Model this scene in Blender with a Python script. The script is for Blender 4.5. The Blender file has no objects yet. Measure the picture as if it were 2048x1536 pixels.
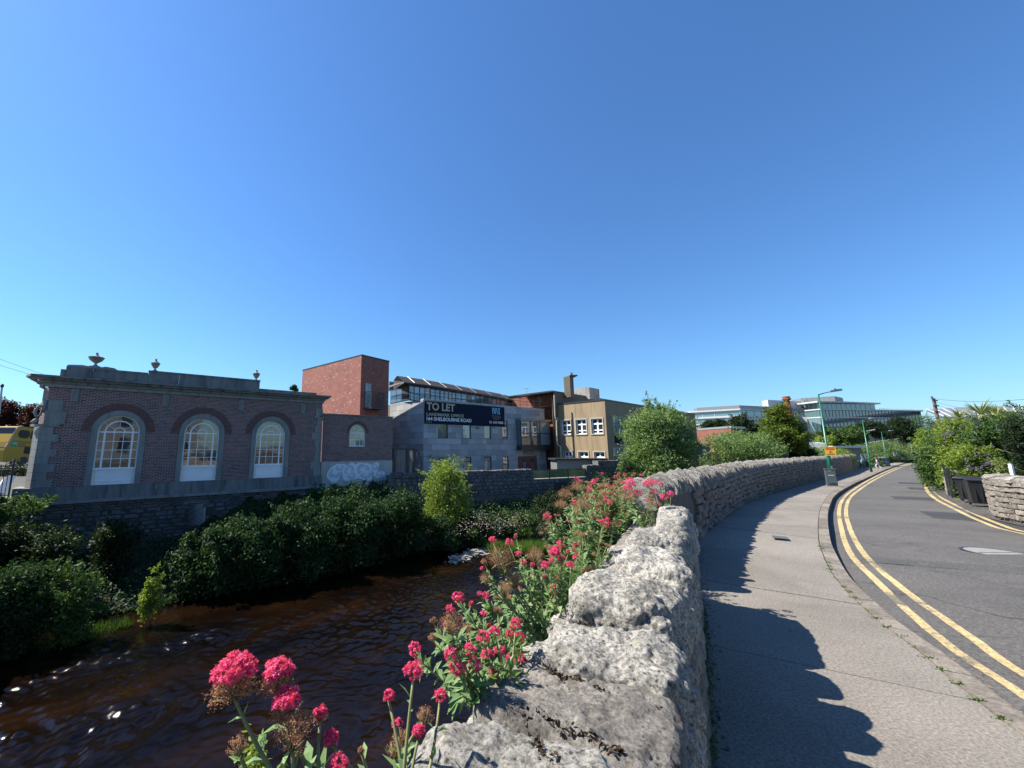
import bpy, math, random
import numpy as np
from mathutils import Vector, Matrix, noise
R=math.radians
random.seed(7); rng=np.random.default_rng(7)
# ------------------------------------------------------------------ camera, sky, sun
sc=bpy.context.scene; col=sc.collection
FPX=770.; PX=870.; PY=768.; TH=math.atan(124/770.); H=1.65
cd=bpy.data.cameras.new('camera'); cam=bpy.data.objects.new('camera',cd); col.objects.link(cam)
cam.location=(0,0,H); cam.rotation_euler=(R(90)+TH,0,0)
cd.sensor_width=36; cd.lens=FPX/2048*36; cd.shift_x=(1024-PX)/2048; cd.clip_start=.05; cd.clip_end=6000
sc.camera=cam
SUN_AZ=-79.; SUN_EL=49.
w=bpy.data.worlds.new('World'); sc.world=w; w.use_nodes=True
nt=w.node_tree; nt.nodes.clear()
sky=nt.nodes.new('ShaderNodeTexSky'); sky.sky_type='NISHITA'; sky.sun_disc=False
sky.sun_elevation=R(SUN_EL); sky.sun_rotation=R(SUN_AZ); sky.air_density=1.3; sky.dust_density=0.3; sky.ozone_density=6.0
bgn=nt.nodes.new('ShaderNodeBackground'); bgn.inputs[1].default_value=.060
tint=nt.nodes.new('ShaderNodeMix'); tint.data_type='RGBA'; tint.blend_type='MULTIPLY'; tint.inputs[0].default_value=1; tint.inputs[7].default_value=(.70,1.01,1.31,1)
wo=nt.nodes.new('ShaderNodeOutputWorld')
nt.links.new(sky.outputs[0],tint.inputs[6]); nt.links.new(tint.outputs[2],bgn.inputs[0]); nt.links.new(bgn.outputs[0],wo.inputs[0])
sd=bpy.data.lights.new('sun','SUN'); sd.energy=5.0; sd.angle=R(.5); sd.color=(1,.94,.84)
sun=bpy.data.objects.new('sun',sd); col.objects.link(sun)
sv=Vector((math.sin(R(SUN_AZ))*math.cos(R(SUN_EL)),math.cos(R(SUN_AZ))*math.cos(R(SUN_EL)),math.sin(R(SUN_EL))))
sun.rotation_euler=sv.to_track_quat('Z','Y').to_euler(); sun.location=sv*60
vs=sc.view_settings; vs.view_transform='Standard'; vs.look='None'; vs.gamma=1; vs.exposure=1.22
try: vs.use_curve_mapping=False
except Exception: pass
# ------------------------------------------------------------------ geometry helpers
CT,ST=math.cos(TH),math.sin(TH)
def ray(x,y):
    a=(x-PX)/FPX; b=(PY-y)/FPX
    return Vector((a,CT-b*ST,ST+b*CT))
def GZ(x,y,z=0.):
    r=ray(x,y); t=(z-H)/r.z; return Vector((r.x*t,r.y*t,z))
def WP(x,y,Y):
    r=ray(x,y); t=Y/r.y; return Vector((r.x*t,Y,r.z*t+H))
def azx(x):
    r=ray(x,892); return math.atan2(r.x,r.y)
LT=np.array([(0,1),(6,1),(9,1.05),(12,1.13),(15,1.25),(20,1.5),(24,1.75),(29,2.1),(36,2.5),(44,2.8),(60,3.2),(400,4.)])
def lam(ya): return float(np.interp(ya,LT[:,0],LT[:,1]))
YR=LT[:,0]*LT[:,1]; ZR=H*(1-LT[:,1])
def zg(y): return float(np.interp(y,YR,ZR))
def GA(x,y,up=0.):                       # the road falls away from the bridge: point of the sloping ground seen here
    p=GZ(x,y,0); l=lam(p.y); return Vector((p.x*l,p.y*l,H*(1-l)+up))
def lift(p):
    l=lam(p[1]); return Vector((p[0]*l,p[1]*l,H*(1-l)))
class MB:
    def __init__(s): s.v=[]; s.f=[]; s.mi=[]
    def add(s,vs,fs,mi=0):
        b=len(s.v); s.v+= [tuple(p) for p in vs]; s.f+=[tuple(i+b for i in f) for f in fs]; s.mi+=[mi]*len(fs); return s
    def box(s,x0,x1,y0,y1,z0,z1,mi=0):
        return s.add([(x0,y0,z0),(x1,y0,z0),(x1,y1,z0),(x0,y1,z0),(x0,y0,z1),(x1,y0,z1),(x1,y1,z1),(x0,y1,z1)],
          [(0,3,2,1),(4,5,6,7),(0,1,5,4),(1,2,6,5),(2,3,7,6),(3,0,4,7)],mi)
    def prism(s,poly,z0,z1,mi=0):
        n=len(poly); z0=z0 if hasattr(z0,'__len__') else [z0]*n; z1=z1 if hasattr(z1,'__len__') else [z1]*n
        ar=sum(poly[i][0]*poly[(i+1)%n][1]-poly[(i+1)%n][0]*poly[i][1] for i in range(n))
        if ar<0: poly=poly[::-1]; z0=z0[::-1]; z1=z1[::-1]
        vs=[(p[0],p[1],z0[i]) for i,p in enumerate(poly)]+[(p[0],p[1],z1[i]) for i,p in enumerate(poly)]
        return s.add(vs,[tuple(range(n))[::-1],tuple(range(n,2*n))]+[(i,(i+1)%n,(i+1)%n+n,i+n) for i in range(n)],mi)
    def slab(s,poly,y0,y1,mi=0):         # polygon in x,z extruded along y
        n=len(poly)
        ar=sum(poly[i][0]*poly[(i+1)%n][1]-poly[(i+1)%n][0]*poly[i][1] for i in range(n))
        if ar<0: poly=poly[::-1]
        vs=[(p[0],y0,p[1]) for p in poly]+[(p[0],y1,p[1]) for p in poly]
        return s.add(vs,[tuple(range(n)),tuple(range(n,2*n))[::-1]]+[(i,i+n,(i+1)%n+n,(i+1)%n) for i in range(n)],mi)
    def tube(s,pts,rad,n=8,mi=0,cap=True):
        pts=[Vector(p) for p in pts]; k=len(pts); rad=rad if hasattr(rad,'__len__') else [rad]*k
        vs=[];fs=[]
        for i,p in enumerate(pts):
            d=(pts[min(i+1,k-1)]-pts[max(i-1,0)]).normalized()
            a=d.cross(Vector((0,0,1)) if abs(d.z)<.9 else Vector((1,0,0))).normalized(); b=d.cross(a)
            for j in range(n):
                t=2*math.pi*j/n; vs.append(p+(a*math.cos(t)+b*math.sin(t))*rad[i])
        for i in range(k-1):
            for j in range(n): fs.append((i*n+j,(i+1)*n+j,(i+1)*n+(j+1)%n,i*n+(j+1)%n))
        if cap: fs+=[tuple(range(n)),tuple(range((k-1)*n,k*n))[::-1]]
        return s.add(vs,fs,mi)
    def lathe(s,prof,c=(0,0,0),n=16,mi=0):
        vs=[];fs=[];k=len(prof)
        for r,z in prof:
            for j in range(n):
                t=2*math.pi*j/n; vs.append((c[0]+r*math.cos(t),c[1]+r*math.sin(t),c[2]+z))
        for i in range(k-1):
            for j in range(n): fs.append((i*n+j,i*n+(j+1)%n,(i+1)*n+(j+1)%n,(i+1)*n+j))
        fs+=[tuple(range(n))[::-1],tuple(range((k-1)*n,k*n))]
        return s.add(vs,fs,mi)
    def strip(s,A,B,mi=0):
        n=len(A); return s.add(list(A)+list(B),[(i,n+i,n+i+1,i+1) for i in range(n-1)],mi)
    def shift(s,d): s.v=[(a+d[0],b+d[1],c+d[2]) for a,b,c in s.v]; return s
    def build(s,name,m,parent=None,world=False,smooth=False):
        me=bpy.data.meshes.new(name)
        v=s.v
        if world and parent is not None:
            inv=PM[root(parent).name].inverted(); v=[tuple(inv@Vector(p)) for p in v]
        me.from_pydata(v,[],s.f); 
        for mm in (m if isinstance(m,(list,tuple)) else [m]): me.materials.append(mm)
        if any(s.mi): me.polygons.foreach_set('material_index',s.mi)
        if smooth: me.polygons.foreach_set('use_smooth',[True]*len(me.polygons))
        me.update()
        return link(name,me,parent)
PM={}
def root(o):
    while o.parent is not None: o=o.parent
    return o
def link(name,me,parent=None):
    o=bpy.data.objects.new(name,me); col.objects.link(o)
    if parent is not None: o.parent=parent
    return o
def empty(name,loc,rz=0.):
    o=bpy.data.objects.new(name,None); o.empty_display_size=.2; o.location=loc; o.rotation_euler=(0,0,rz); col.objects.link(o)
    PM[o.name]=Matrix.Translation(Vector(loc))@Matrix.Rotation(rz,4,'Z'); return o
def tag(o,label=None,cat=None,group=None,kind=None):
    if label: o['label']=label
    if cat: o['category']=cat
    if group: o['group']=group
    if kind: o['kind']=kind
    return o
def struct(o): o['kind']='structure'; return o
def copytree(o,parent=None,reg=True):
    c=o.copy(); col.objects.link(c)
    if parent: c.parent=parent
    for ch in KIDS.get(o.name,[]): copytree(ch,c)
    return c
KIDS={}
def kids(o,lst): KIDS[o.name]=lst
class Frame:                              # a vertical facade plane: x along it, y into the building, z up
    def __init__(s,xp,Y,vp=None,az=None):
        s.az=azx(vp) if az is None else az; p=WP(xp,892,Y); s.o=Vector((p.x,p.y,0))
        s.d=Vector((math.sin(s.az),math.cos(s.az),0)); s.n=Vector((-math.cos(s.az),math.sin(s.az),0)); s.rz=math.pi/2-s.az
    def at(s,x,y,n=0.):
        r=ray(x,y); o=s.o+s.n*n-Vector((0,0,H)); c=Vector((0,0,H))
        k=(s.o+s.n*n).dot(s.n)/r.dot(s.n); p=r*k
        return (p-s.o).dot(s.d), p.z+H
    def w(s,t,n,z): q=s.o+s.d*t+s.n*n; return Vector((q.x,q.y,z))
def resample(P,step):
    P=[Vector(p) for p in P]; out=[P[0]]; acc=0.
    # smooth first (Catmull-Rom)
    Q=[]
    for i in range(len(P)-1):
        p0=P[max(i-1,0)];p1=P[i];p2=P[i+1];p3=P[min(i+2,len(P)-1)]
        for k in range(12):
            t=k/12; Q.append(.5*((2*p1)+(p2-p0)*t+(2*p0-5*p1+4*p2-p3)*t*t+(3*p1-p0-3*p2+p3)*t**3))
    Q.append(P[-1]); out=[Q[0]]; need=step
    for i in range(len(Q)-1):
        a,b=Q[i],Q[i+1]; L=(b-a).length; pos=0
        while L-pos>=need:
            pos+=need; out.append(a.lerp(b,pos/L)); need=step
        need-=L-pos
    return out
# ------------------------------------------------------------------ materials
def newmat(name):
    m=bpy.data.materials.new(name); m.use_nodes=True; n=m.node_tree; n.nodes.clear()
    o=n.nodes.new('ShaderNodeOutputMaterial'); p=n.nodes.new('ShaderNodeBsdfPrincipled'); n.links.new(p.outputs[0],o.inputs[0])
    return m,n,p,o
def N(n,t,**k):
    q=n.nodes.new(t)
    for a,b in k.items():
        if a[0]=='i' and a[1:].isdigit(): q.inputs[int(a[1:])].default_value=b
        elif a.startswith('in_'): q.inputs[a[3:].replace('_',' ')].default_value=b
        else: setattr(q,a,b)
    return q
def ramp(n,pts,fac=None,interp='LINEAR'):
    q=n.nodes.new('ShaderNodeValToRGB'); q.color_ramp.interpolation=interp; e=q.color_ramp.elements
    while len(e)<len(pts): e.new(.5)
    for i,(p,c) in enumerate(pts): e[i].position=p; e[i].color=(c[0],c[1],c[2],1) if hasattr(c,'__len__') else (c,c,c,1)
    if fac is not None: n.links.new(fac,q.inputs[0])
    return q
def mixc(n,fac,a,b,mode='MIX'):
    q=n.nodes.new('ShaderNodeMix'); q.data_type='RGBA'; q.blend_type=mode
    for s,v in ((q.inputs[0],fac),(q.inputs[6],a),(q.inputs[7],b)):
        if hasattr(v,'links') or hasattr(v,'is_linked'): n.links.new(v,s)
        elif hasattr(v,'__len__'): s.default_value=(v[0],v[1],v[2],1)
        else: s.default_value=v
    return q.outputs[2]
def bump(n,p,h,strength=.5,dist=.02,prev=None):
    b=n.nodes.new('ShaderNodeBump'); b.inputs['Strength'].default_value=strength; b.inputs['Distance'].default_value=dist
    n.links.new(h,b.inputs['Height'])
    if prev: n.links.new(prev.outputs[0],b.inputs['Normal'])
    n.links.new(b.outputs[0],p.inputs['Normal']); return b
KS={'dark red brick':1.22,'valerian petals':.95,'valerian seed heads':.85,'valerian leaf':.95,'willow leaf':1.35,'light green leaf':.95,'mid green leaf':.9,'cypress spray':1.1,'cordyline blade':.85,'bank grass':.6,'balsam petals':.9,'stem green':.9,'buddleia flower':.9,'bank ivy leaf':.58,'dark leaf':.6,'beige render':.62,'stained render':.55,'cream paint':.6,'peeling white tank':.55,'galvanised grey':.6,'weathered pole wood':.6,'grey cladding':.6,'white cladding':.75,'mauve mullion':.6,'grey brown mortar':.5,'mossy mortar':.68,'dark soil':.6,'ground earth':.5,'yellow bus paint':.6,'yellow sign':.62,'red chimney brick':.6,'green lamp post paint':.7,'grey sheet':.5,'grey cast iron':.5,'skin':.6,'mint cloth':.7,'white cloth':.7,
'orange red brick':.85,'red brick':.62,'lichened granite':.76,'granite coping':1.05,'rubble granite face':1.15,'kerb granite':.60,'river pebbles':.6,'grey stone cladding':.92,'dark rubble stone':1.35,'dark limestone rubble':1.}
def kc(name,c,d=1.):
    k=KS.get(name,d); return tuple(x*k for x in c) if c is not None else None
def m_plain(name,c,rough=.7,var=.25,scale=3.,bstr=.25,bscale=30.,bdist=.01,metal=0.,spec=.5,c2=None,streak=False):
    c=kc(name,c); c2=kc(name,c2); m,n,p,o=newmat(name); tc=N(n,'ShaderNodeTexCoord'); src=tc.outputs['Object']
    if streak:
        mp=N(n,'ShaderNodeMapping'); mp.inputs['Scale'].default_value=(1.6,1.6,.22); n.links.new(src,mp.inputs[0]); s1=mp.outputs[0]
    else: s1=src
    t=N(n,'ShaderNodeTexNoise',in_Scale=scale,in_Detail=7.,in_Roughness=.62); n.links.new(s1,t.inputs['Vector'])
    c2=c2 or tuple(x*(1-var) for x in c); c1=tuple(min(1,x*(1+var*.6)) for x in c)
    r=ramp(n,[(.3,c2),(.5,c),(.72,c1)],t.outputs[0]); n.links.new(r.outputs[0],p.inputs['Base Color'])
    p.inputs['Roughness'].default_value=rough; p.inputs['Metallic'].default_value=metal; p.inputs['Specular IOR Level'].default_value=spec
    if bstr:
        t2=N(n,'ShaderNodeTexNoise',in_Scale=bscale,in_Detail=5.,in_Roughness=.6); n.links.new(src,t2.inputs['Vector']); bump(n,p,t2.outputs[0],bstr,bdist)
    return m
def m_brick(name,cols,mortar,bw=.225,bh=.075,ms=.01,bstr=.5,white=0.):
    cols=[kc(name,q) for q in cols]; mortar=kc(name,mortar); m,n,p,o=newmat(name); tc=N(n,'ShaderNodeTexCoord'); sx=N(n,'ShaderNodeSeparateXYZ'); n.links.new(tc.outputs['Object'],sx.inputs[0])
    ad=N(n,'ShaderNodeMath',operation='ADD'); n.links.new(sx.outputs[0],ad.inputs[0]); n.links.new(sx.outputs[1],ad.inputs[1])
    cx=N(n,'ShaderNodeCombineXYZ'); n.links.new(ad.outputs[0],cx.inputs[0]); n.links.new(sx.outputs[2],cx.inputs[1])
    b=N(n,'ShaderNodeTexBrick',in_Scale=1.,offset=.5); b.inputs['Brick Width'].default_value=bw; b.inputs['Row Height'].default_value=bh
    b.inputs['Mortar Size'].default_value=ms; b.inputs['Mortar Smooth'].default_value=.3; b.inputs['Color1'].default_value=(0,0,0,1); b.inputs['Color2'].default_value=(1,1,1,1); b.inputs['Mortar'].default_value=(.5,.5,.5,1); b.inputs['Bias'].default_value=0
    n.links.new(cx.outputs[0],b.inputs['Vector'])
    pts=[(i/(len(cols)-1) if len(cols)>1 else 0,c) for i,c in enumerate(cols)]
    r=ramp(n,pts,b.outputs['Color'])
    t=N(n,'ShaderNodeTexNoise',in_Scale=.9,in_Detail=6.,in_Roughness=.7); n.links.new(tc.outputs['Object'],t.inputs['Vector'])
    r2=ramp(n,[(.3,.62),(.55,1.),(.75,1.18)],t.outputs[0])
    c=mixc(n,1.,r.outputs[0],r2.outputs[0],'MULTIPLY')
    c=mixc(n,b.outputs['Fac'],c,mortar)
    if white:
        w1=N(n,'ShaderNodeTexNoise',in_Scale=2.4,in_Detail=8.,in_Roughness=.8); 
        mp=N(n,'ShaderNodeMapping'); mp.inputs['Scale'].default_value=(1,1,2.5); n.links.new(tc.outputs['Object'],mp.inputs[0]); n.links.new(mp.outputs[0],w1.inputs['Vector'])
        wr=ramp(n,[(.575,0.),(.63,white)],w1.outputs[0]); c=mixc(n,wr.outputs[0],c,(.62,.5,.42))
    n.links.new(c,p.inputs['Base Color']); p.inputs['Roughness'].default_value=.85
    inv=N(n,'ShaderNodeMath',operation='SUBTRACT',i0=1.); n.links.new(b.outputs['Fac'],inv.inputs[1]); bump(n,p,inv.outputs[0],bstr,.012)
    return m
def m_leaf(name,cols,trans=.35,rough=.6,spec=.22):
    cols=[kc(name,q,.52) for q in cols]; m,n,p,o=newmat(name); g=N(n,'ShaderNodeNewGeometry')
    tc=N(n,'ShaderNodeTexCoord'); t=N(n,'ShaderNodeTexNoise',in_Scale=.9,in_Detail=3.); n.links.new(tc.outputs['Object'],t.inputs['Vector'])
    ad=N(n,'ShaderNodeMath',operation='MULTIPLY_ADD',i1=.55); n.links.new(g.outputs['Random Per Island'],ad.inputs[0])
    ml=N(n,'ShaderNodeMath',operation='MULTIPLY',i1=.6); n.links.new(t.outputs[0],ml.inputs[0]); n.links.new(ml.outputs[0],ad.inputs[2])
    r=ramp(n,[(.12+.76*i/(len(cols)-1),c) for i,c in enumerate(cols)],ad.outputs[0]); n.links.new(r.outputs[0],p.inputs['Base Color'])
    p.inputs['Roughness'].default_value=rough; p.inputs['Specular IOR Level'].default_value=spec
    tr=N(n,'ShaderNodeBsdfTranslucent'); tint=mixc(n,1.,r.outputs[0],(1.25,1.35,.55),'MULTIPLY'); n.links.new(tint,tr.inputs[0])
    mx=N(n,'ShaderNodeMixShader',i0=trans); n.links.new(p.outputs[0],mx.inputs[1]); n.links.new(tr.outputs[0],mx.inputs[2]); n.links.new(mx.outputs[0],o.inputs[0])
    return m
def m_granite(name,light,dark,scale=60.,disp=.9,lichen=None,dstep=.012,dirt=None,mott=.5):
    light=kc(name,light); dark=kc(name,dark); lichen=kc(name,lichen); m,n,p,o=newmat(name); tc=N(n,'ShaderNodeTexCoord'); s=tc.outputs['Object']
    oi=N(n,'ShaderNodeObjectInfo'); va=N(n,'ShaderNodeVectorMath',operation='MULTIPLY_ADD'); n.links.new(oi.outputs['Random'],va.inputs[0]); va.inputs[1].default_value=(37,51,23)
    n.links.new(s,va.inputs[2]); s=va.outputs[0]
    t=N(n,'ShaderNodeTexNoise',in_Scale=scale,in_Detail=8.,in_Roughness=.85); n.links.new(s,t.inputs['Vector'])
    t2=N(n,'ShaderNodeTexNoise',in_Scale=scale*.1,in_Detail=5.,in_Roughness=.7); n.links.new(s,t2.inputs['Vector'])
    mid=tuple(.5*(a+b) for a,b in zip(light,dark))
    r=ramp(n,[(.36,dark),(.47,mid),(.56,light),(.68,tuple(min(1,x*1.25) for x in light))],t.outputs[0])
    r2=ramp(n,[(.32,mott),(.5,.5+mott*.5+.2*(1-mott)),(.7,1.0+.12*(1-mott)*2)],t2.outputs[0])
    c=mixc(n,1.,r.outputs[0],r2.outputs[0],'MULTIPLY')
    if lichen:
        t3=N(n,'ShaderNodeTexNoise',in_Scale=scale*.18,in_Detail=9.,in_Roughness=.75); n.links.new(s,t3.inputs['Vector'])
        r3=ramp(n,[(.58,0.),(.66,.75)],t3.outputs[0]); c=mixc(n,r3.outputs[0],c,lichen)
    if dirt:
        t4=N(n,'ShaderNodeTexVoronoi',in_Scale=scale*.7); n.links.new(s,t4.inputs['Vector'])
        r4=ramp(n,[(.10,.85),(.26,0.)],t4.outputs[0]); c=mixc(n,r4.outputs[0],c,dirt)
    bri=N(n,'ShaderNodeMapRange',i3=.78,i4=1.18); n.links.new(oi.outputs['Random'],bri.inputs[0])
    c=mixc(n,1.,c,bri.outputs[0],'MULTIPLY')
    n.links.new(c,p.inputs['Base Color']); p.inputs['Roughness'].default_value=.9; p.inputs['Specular IOR Level'].default_value=.2
    b1=bump(n,p,t2.outputs[0],disp,dstep*3); bump(n,p,t.outputs[0],disp,dstep,b1)
    return m
def m_asphalt(name,c,seed=0.,grit=90.,patch=.2,spots=.0,stain=None,cracks=0.,wear=None):
    c=kc(name,c,.46); stain=kc(name,stain,.46); m,n,p,o=newmat(name); tc=N(n,'ShaderNodeTexCoord'); s=tc.outputs['Object']
    t=N(n,'ShaderNodeTexNoise',in_Scale=grit,in_Detail=6.,in_Roughness=.85); n.links.new(s,t.inputs['Vector'])
    t2=N(n,'ShaderNodeTexNoise',in_Scale=.6,in_Detail=7.,in_Roughness=.65); n.links.new(s,t2.inputs['Vector'])
    r=ramp(n,[(.38,tuple(x*.5 for x in c)),(.5,c),(.62,tuple(min(1,x*1.55) for x in c))],t.outputs[0])
    r2=ramp(n,[(.3,1-patch*1.3),(.5,1.),(.7,1+patch)],t2.outputs[0])
    cc=mixc(n,1.,r.outputs[0],r2.outputs[0],'MULTIPLY')
    if stain:
        mp=N(n,'ShaderNodeMapping'); mp.inputs['Scale'].default_value=(.5,1.6,1); mp.inputs['Rotation'].default_value=(0,0,.5); n.links.new(s,mp.inputs[0])
        t5=N(n,'ShaderNodeTexNoise',in_Scale=.8,in_Detail=9.,in_Roughness=.72); n.links.new(mp.outputs[0],t5.inputs['Vector'])
        r5=ramp(n,[(.56,0.),(.68,.6)],t5.outputs[0]); cc=mixc(n,r5.outputs[0],cc,stain)
    if spots:
        vo=N(n,'ShaderNodeTexVoronoi',in_Scale=2.6,in_Randomness=1.); n.links.new(s,vo.inputs['Vector']); rv=ramp(n,[(.035,spots),(.06,0.)],vo.outputs['Distance']); cc=mixc(n,rv.outputs[0],cc,tuple(x*.45 for x in c))
    if cracks:
        wn=N(n,'ShaderNodeTexNoise',in_Scale=2.2,in_Detail=6.); n.links.new(s,wn.inputs['Vector']); wa_=N(n,'ShaderNodeVectorMath',operation='MULTIPLY_ADD'); n.links.new(wn.outputs['Color'],wa_.inputs[0]); wa_.inputs[1].default_value=(.5,.5,.5); n.links.new(s,wa_.inputs[2])
        vc=N(n,'ShaderNodeTexVoronoi',in_Scale=.42,feature='DISTANCE_TO_EDGE'); n.links.new(wa_.outputs[0],vc.inputs['Vector']); mk_=N(n,'ShaderNodeTexNoise',in_Scale=.35,in_Detail=2.); n.links.new(s,mk_.inputs['Vector'])
        rc=ramp(n,[(.003,1.),(.008,0.)],vc.outputs['Distance']); rm=ramp(n,[(.48,0.),(.6,cracks)],mk_.outputs[0]); mm=N(n,'ShaderNodeMath',operation='MULTIPLY'); n.links.new(rc.outputs[0],mm.inputs[0]); n.links.new(rm.outputs[0],mm.inputs[1]); cc=mixc(n,mm.outputs[0],cc,tuple(x*.3 for x in c))
    if wear:
        wt_=N(n,'ShaderNodeTexNoise',in_Scale=16.,in_Detail=9.,in_Roughness=.8); n.links.new(s,wt_.inputs['Vector']); wl2=N(n,'ShaderNodeTexNoise',in_Scale=1.1,in_Detail=3.); n.links.new(s,wl2.inputs['Vector']); wm2=N(n,'ShaderNodeMath',operation='ADD'); n.links.new(wt_.outputs[0],wm2.inputs[0]); n.links.new(wl2.outputs[0],wm2.inputs[1]); wr2=ramp(n,[(.0,0.),(1.,1.)],None); mr2=N(n,'ShaderNodeMapRange',i1=1.07,i2=1.17); n.links.new(wm2.outputs[0],mr2.inputs[0]); cc=mixc(n,mr2.outputs[0],cc,tuple(x*.46 for x in wear))
    n.links.new(cc,p.inputs['Base Color']); p.inputs['Roughness'].default_value=.82; p.inputs['Specular IOR Level'].default_value=.35
    bump(n,p,t.outputs[0],.7,.006); return m
def m_glass(name,c=(.02,.03,.035),rough=.04,var=.5):
    m,n,p,o=newmat(name); g=N(n,'ShaderNodeNewGeometry'); oi=N(n,'ShaderNodeObjectInfo')
    ad=N(n,'ShaderNodeMath',operation='ADD'); n.links.new(g.outputs['Random Per Island'],ad.inputs[0]); n.links.new(oi.outputs['Random'],ad.inputs[1])
    fr=N(n,'ShaderNodeMath',operation='FRACT'); n.links.new(ad.outputs[0],fr.inputs[0])
    r=ramp(n,[(0,tuple(x*(1-var) for x in c)),(1,tuple(x*(1+var*2) for x in c))],fr.outputs[0]); n.links.new(r.outputs[0],p.inputs['Base Color'])
    p.inputs['Roughness'].default_value=rough; p.inputs['Specular IOR Level'].default_value=1.; p.inputs['IOR'].default_value=1.7
    tc=N(n,'ShaderNodeTexCoord'); t=N(n,'ShaderNodeTexNoise',in_Scale=1.3); n.links.new(tc.outputs['Object'],t.inputs['Vector']); bump(n,p,t.outputs[0],.08,.05)
    return m
M={}
M['brickA']=m_brick('dark red brick',[(.05,.025,.03),(.20,.075,.06),(.09,.04,.042),(.25,.09,.07),(.14,.06,.058)],(.27,.25,.235),bstr=1.,ms=.013)
M['voussoir']=m_plain('arch brick',(.135,.072,.064),.85,.4,14,.3,40)
M['brickT']=m_brick('orange red brick',[(.30,.075,.045),(.38,.10,.06),(.27,.065,.045)],(.26,.2,.17),white=.8)
M['brickR']=m_brick('red brick',[(.33,.085,.05),(.40,.12,.07),(.28,.07,.05)],(.25,.18,.15))
M['limestone']=m_plain('weathered limestone',(.22,.22,.205),.9,.35,2.2,.4,25,.015,c2=(.14,.145,.14),streak=True)
M['cornice']=m_plain('dark weathered stone',(.17,.17,.16),.9,.5,2.5,.5,22,.02,c2=(.06,.065,.06),streak=True)
M['white']=m_plain('white paint',(.86,.86,.84),.45,.06,4,.05,60)
M['rendergrey']=m_plain('pale render',(.42,.41,.38),.9,.2,2,.3,40,.01,streak=True)
M['paintw']=m_plain('white spray paint',(.72,.74,.78),.6,.12,9,0)
M['paintg']=m_plain('grey spray paint',(.50,.54,.60),.6,.2,7,0)
M['slab']=m_granite('grey stone cladding',(.44,.45,.46),(.33,.34,.36),scale=22,disp=.15,dstep=.004,mott=.9)
M['dark']=m_plain('charcoal metal',(.028,.03,.034),.45,.3,5,.05,30,spec=.5)
M['roofm']=m_plain('grey roof sheet',(.055,.05,.05),.75,.25,2,.05,20,spec=.2)
M['glass']=m_glass('dark window glass')
M['glassb']=m_glass('pale window glass',(.10,.13,.15),.05,.4)
M['glassg']=m_glass('green office glass',(.06,.11,.12),.08,.35)
M['busglass']=m_plain('dark bus glass',(.012,.015,.018),.25,.2,3,0,spec=.3)
M['moss']=m_plain('dark moss',(.022,.014,.012),.95,.5,40,.9,90,.01)
M['bal']=m_glass('green balustrade glass',(.10,.14,.08),.1,.2)
M['beige']=m_plain('beige render',(.45,.335,.20),.92,.2,1.6,.35,30,.012,c2=(.32,.24,.145),streak=True)
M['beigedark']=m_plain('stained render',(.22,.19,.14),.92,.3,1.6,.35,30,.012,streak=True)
M['cream']=m_plain('cream paint',(.62,.6,.52),.6,.1,4,.1,40)
M['tank']=m_plain('peeling white tank',(.55,.52,.48),.8,.5,3,.3,20,c2=(.16,.11,.08),streak=True)
M['rust']=m_plain('rusty metal',(.16,.08,.05),.8,.4,6,.2,30)
M['blue']=m_plain('navy board',(.008,.014,.034),.75,.15,2,0,spec=.15)
M['gold']=m_plain('gold lettering',(.42,.36,.24),.5,.1,5,0)
M['letw']=m_plain('white lettering',(.7,.74,.8),.5,.05,5,0)
M['letb']=m_plain('blue lettering',(.12,.42,.62),.5,.1,5,0)
M['rubble']=m_granite('dark rubble stone',(.13,.13,.13),(.05,.05,.052),scale=14,disp=.7,lichen=(.20,.20,.17),dstep=.02)
M['mortar']=m_plain('old mortar',(.13,.125,.115),.95,.4,5,.6,18,.03)
M['calp']=m_granite('dark limestone rubble',(.20,.20,.20),(.08,.08,.085),scale=12,disp=.7,lichen=(.33,.33,.30),dstep=.02)
M['granite']=m_granite('lichened granite',(.68,.64,.56),(.05,.05,.045),scale=62,disp=1.,lichen=(.50,.44,.32),dstep=.010,dirt=(.03,.03,.028))
M['coping']=m_granite('granite coping',(.40,.37,.32),(.12,.11,.10),scale=26,disp=.9,lichen=(.45,.42,.34),dstep=.016)
M['face']=m_granite('rubble granite face',(.30,.265,.225),(.10,.09,.08),scale=20,disp=.9,lichen=(.36,.31,.25),dstep=.018)
M['mortarw']=m_plain('grey brown mortar',(.20,.18,.155),.95,.4,7,.7,22,.03)
M['mortarn']=m_granite('mossy mortar',(.50,.46,.40),(.16,.14,.12),scale=70,disp=1.,lichen=(.16,.12,.10),dstep=.008,dirt=(.05,.04,.035))
M['paving']=m_asphalt('worn concrete pavement',(.375,.336,.288),grit=55,patch=.2,spots=.8,cracks=.5,stain=(.24,.215,.19))
M['paving2']=m_asphalt('lighter concrete bay',(.40,.36,.31),grit=60,patch=.18,spots=.7)
M['kerb']=m_granite('kerb granite',(.38,.335,.28),(.2,.175,.15),scale=30,disp=.6,dstep=.008)
M['road']=m_asphalt('grey asphalt',(.180,.168,.154),grit=38,patch=.18,stain=(.095,.09,.088),cracks=.8,spots=.5)
M['patch']=m_asphalt('newer dark asphalt',(.085,.088,.092),grit=45,patch=.15)
M['yellow']=m_asphalt('worn yellow line paint',(.80,.62,.31),grit=35,patch=.2,wear=(.26,.235,.19))
M['white_line']=m_asphalt('white paint chip',(.7,.68,.62),grit=35,patch=.2)
M['iron']=m_plain('grey cast iron',(.20,.19,.18),.5,.3,8,.3,60,metal=.2)
M['soil']=m_plain('dark soil',(.045,.04,.03),.95,.4,3,.6,15,.05)
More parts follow.
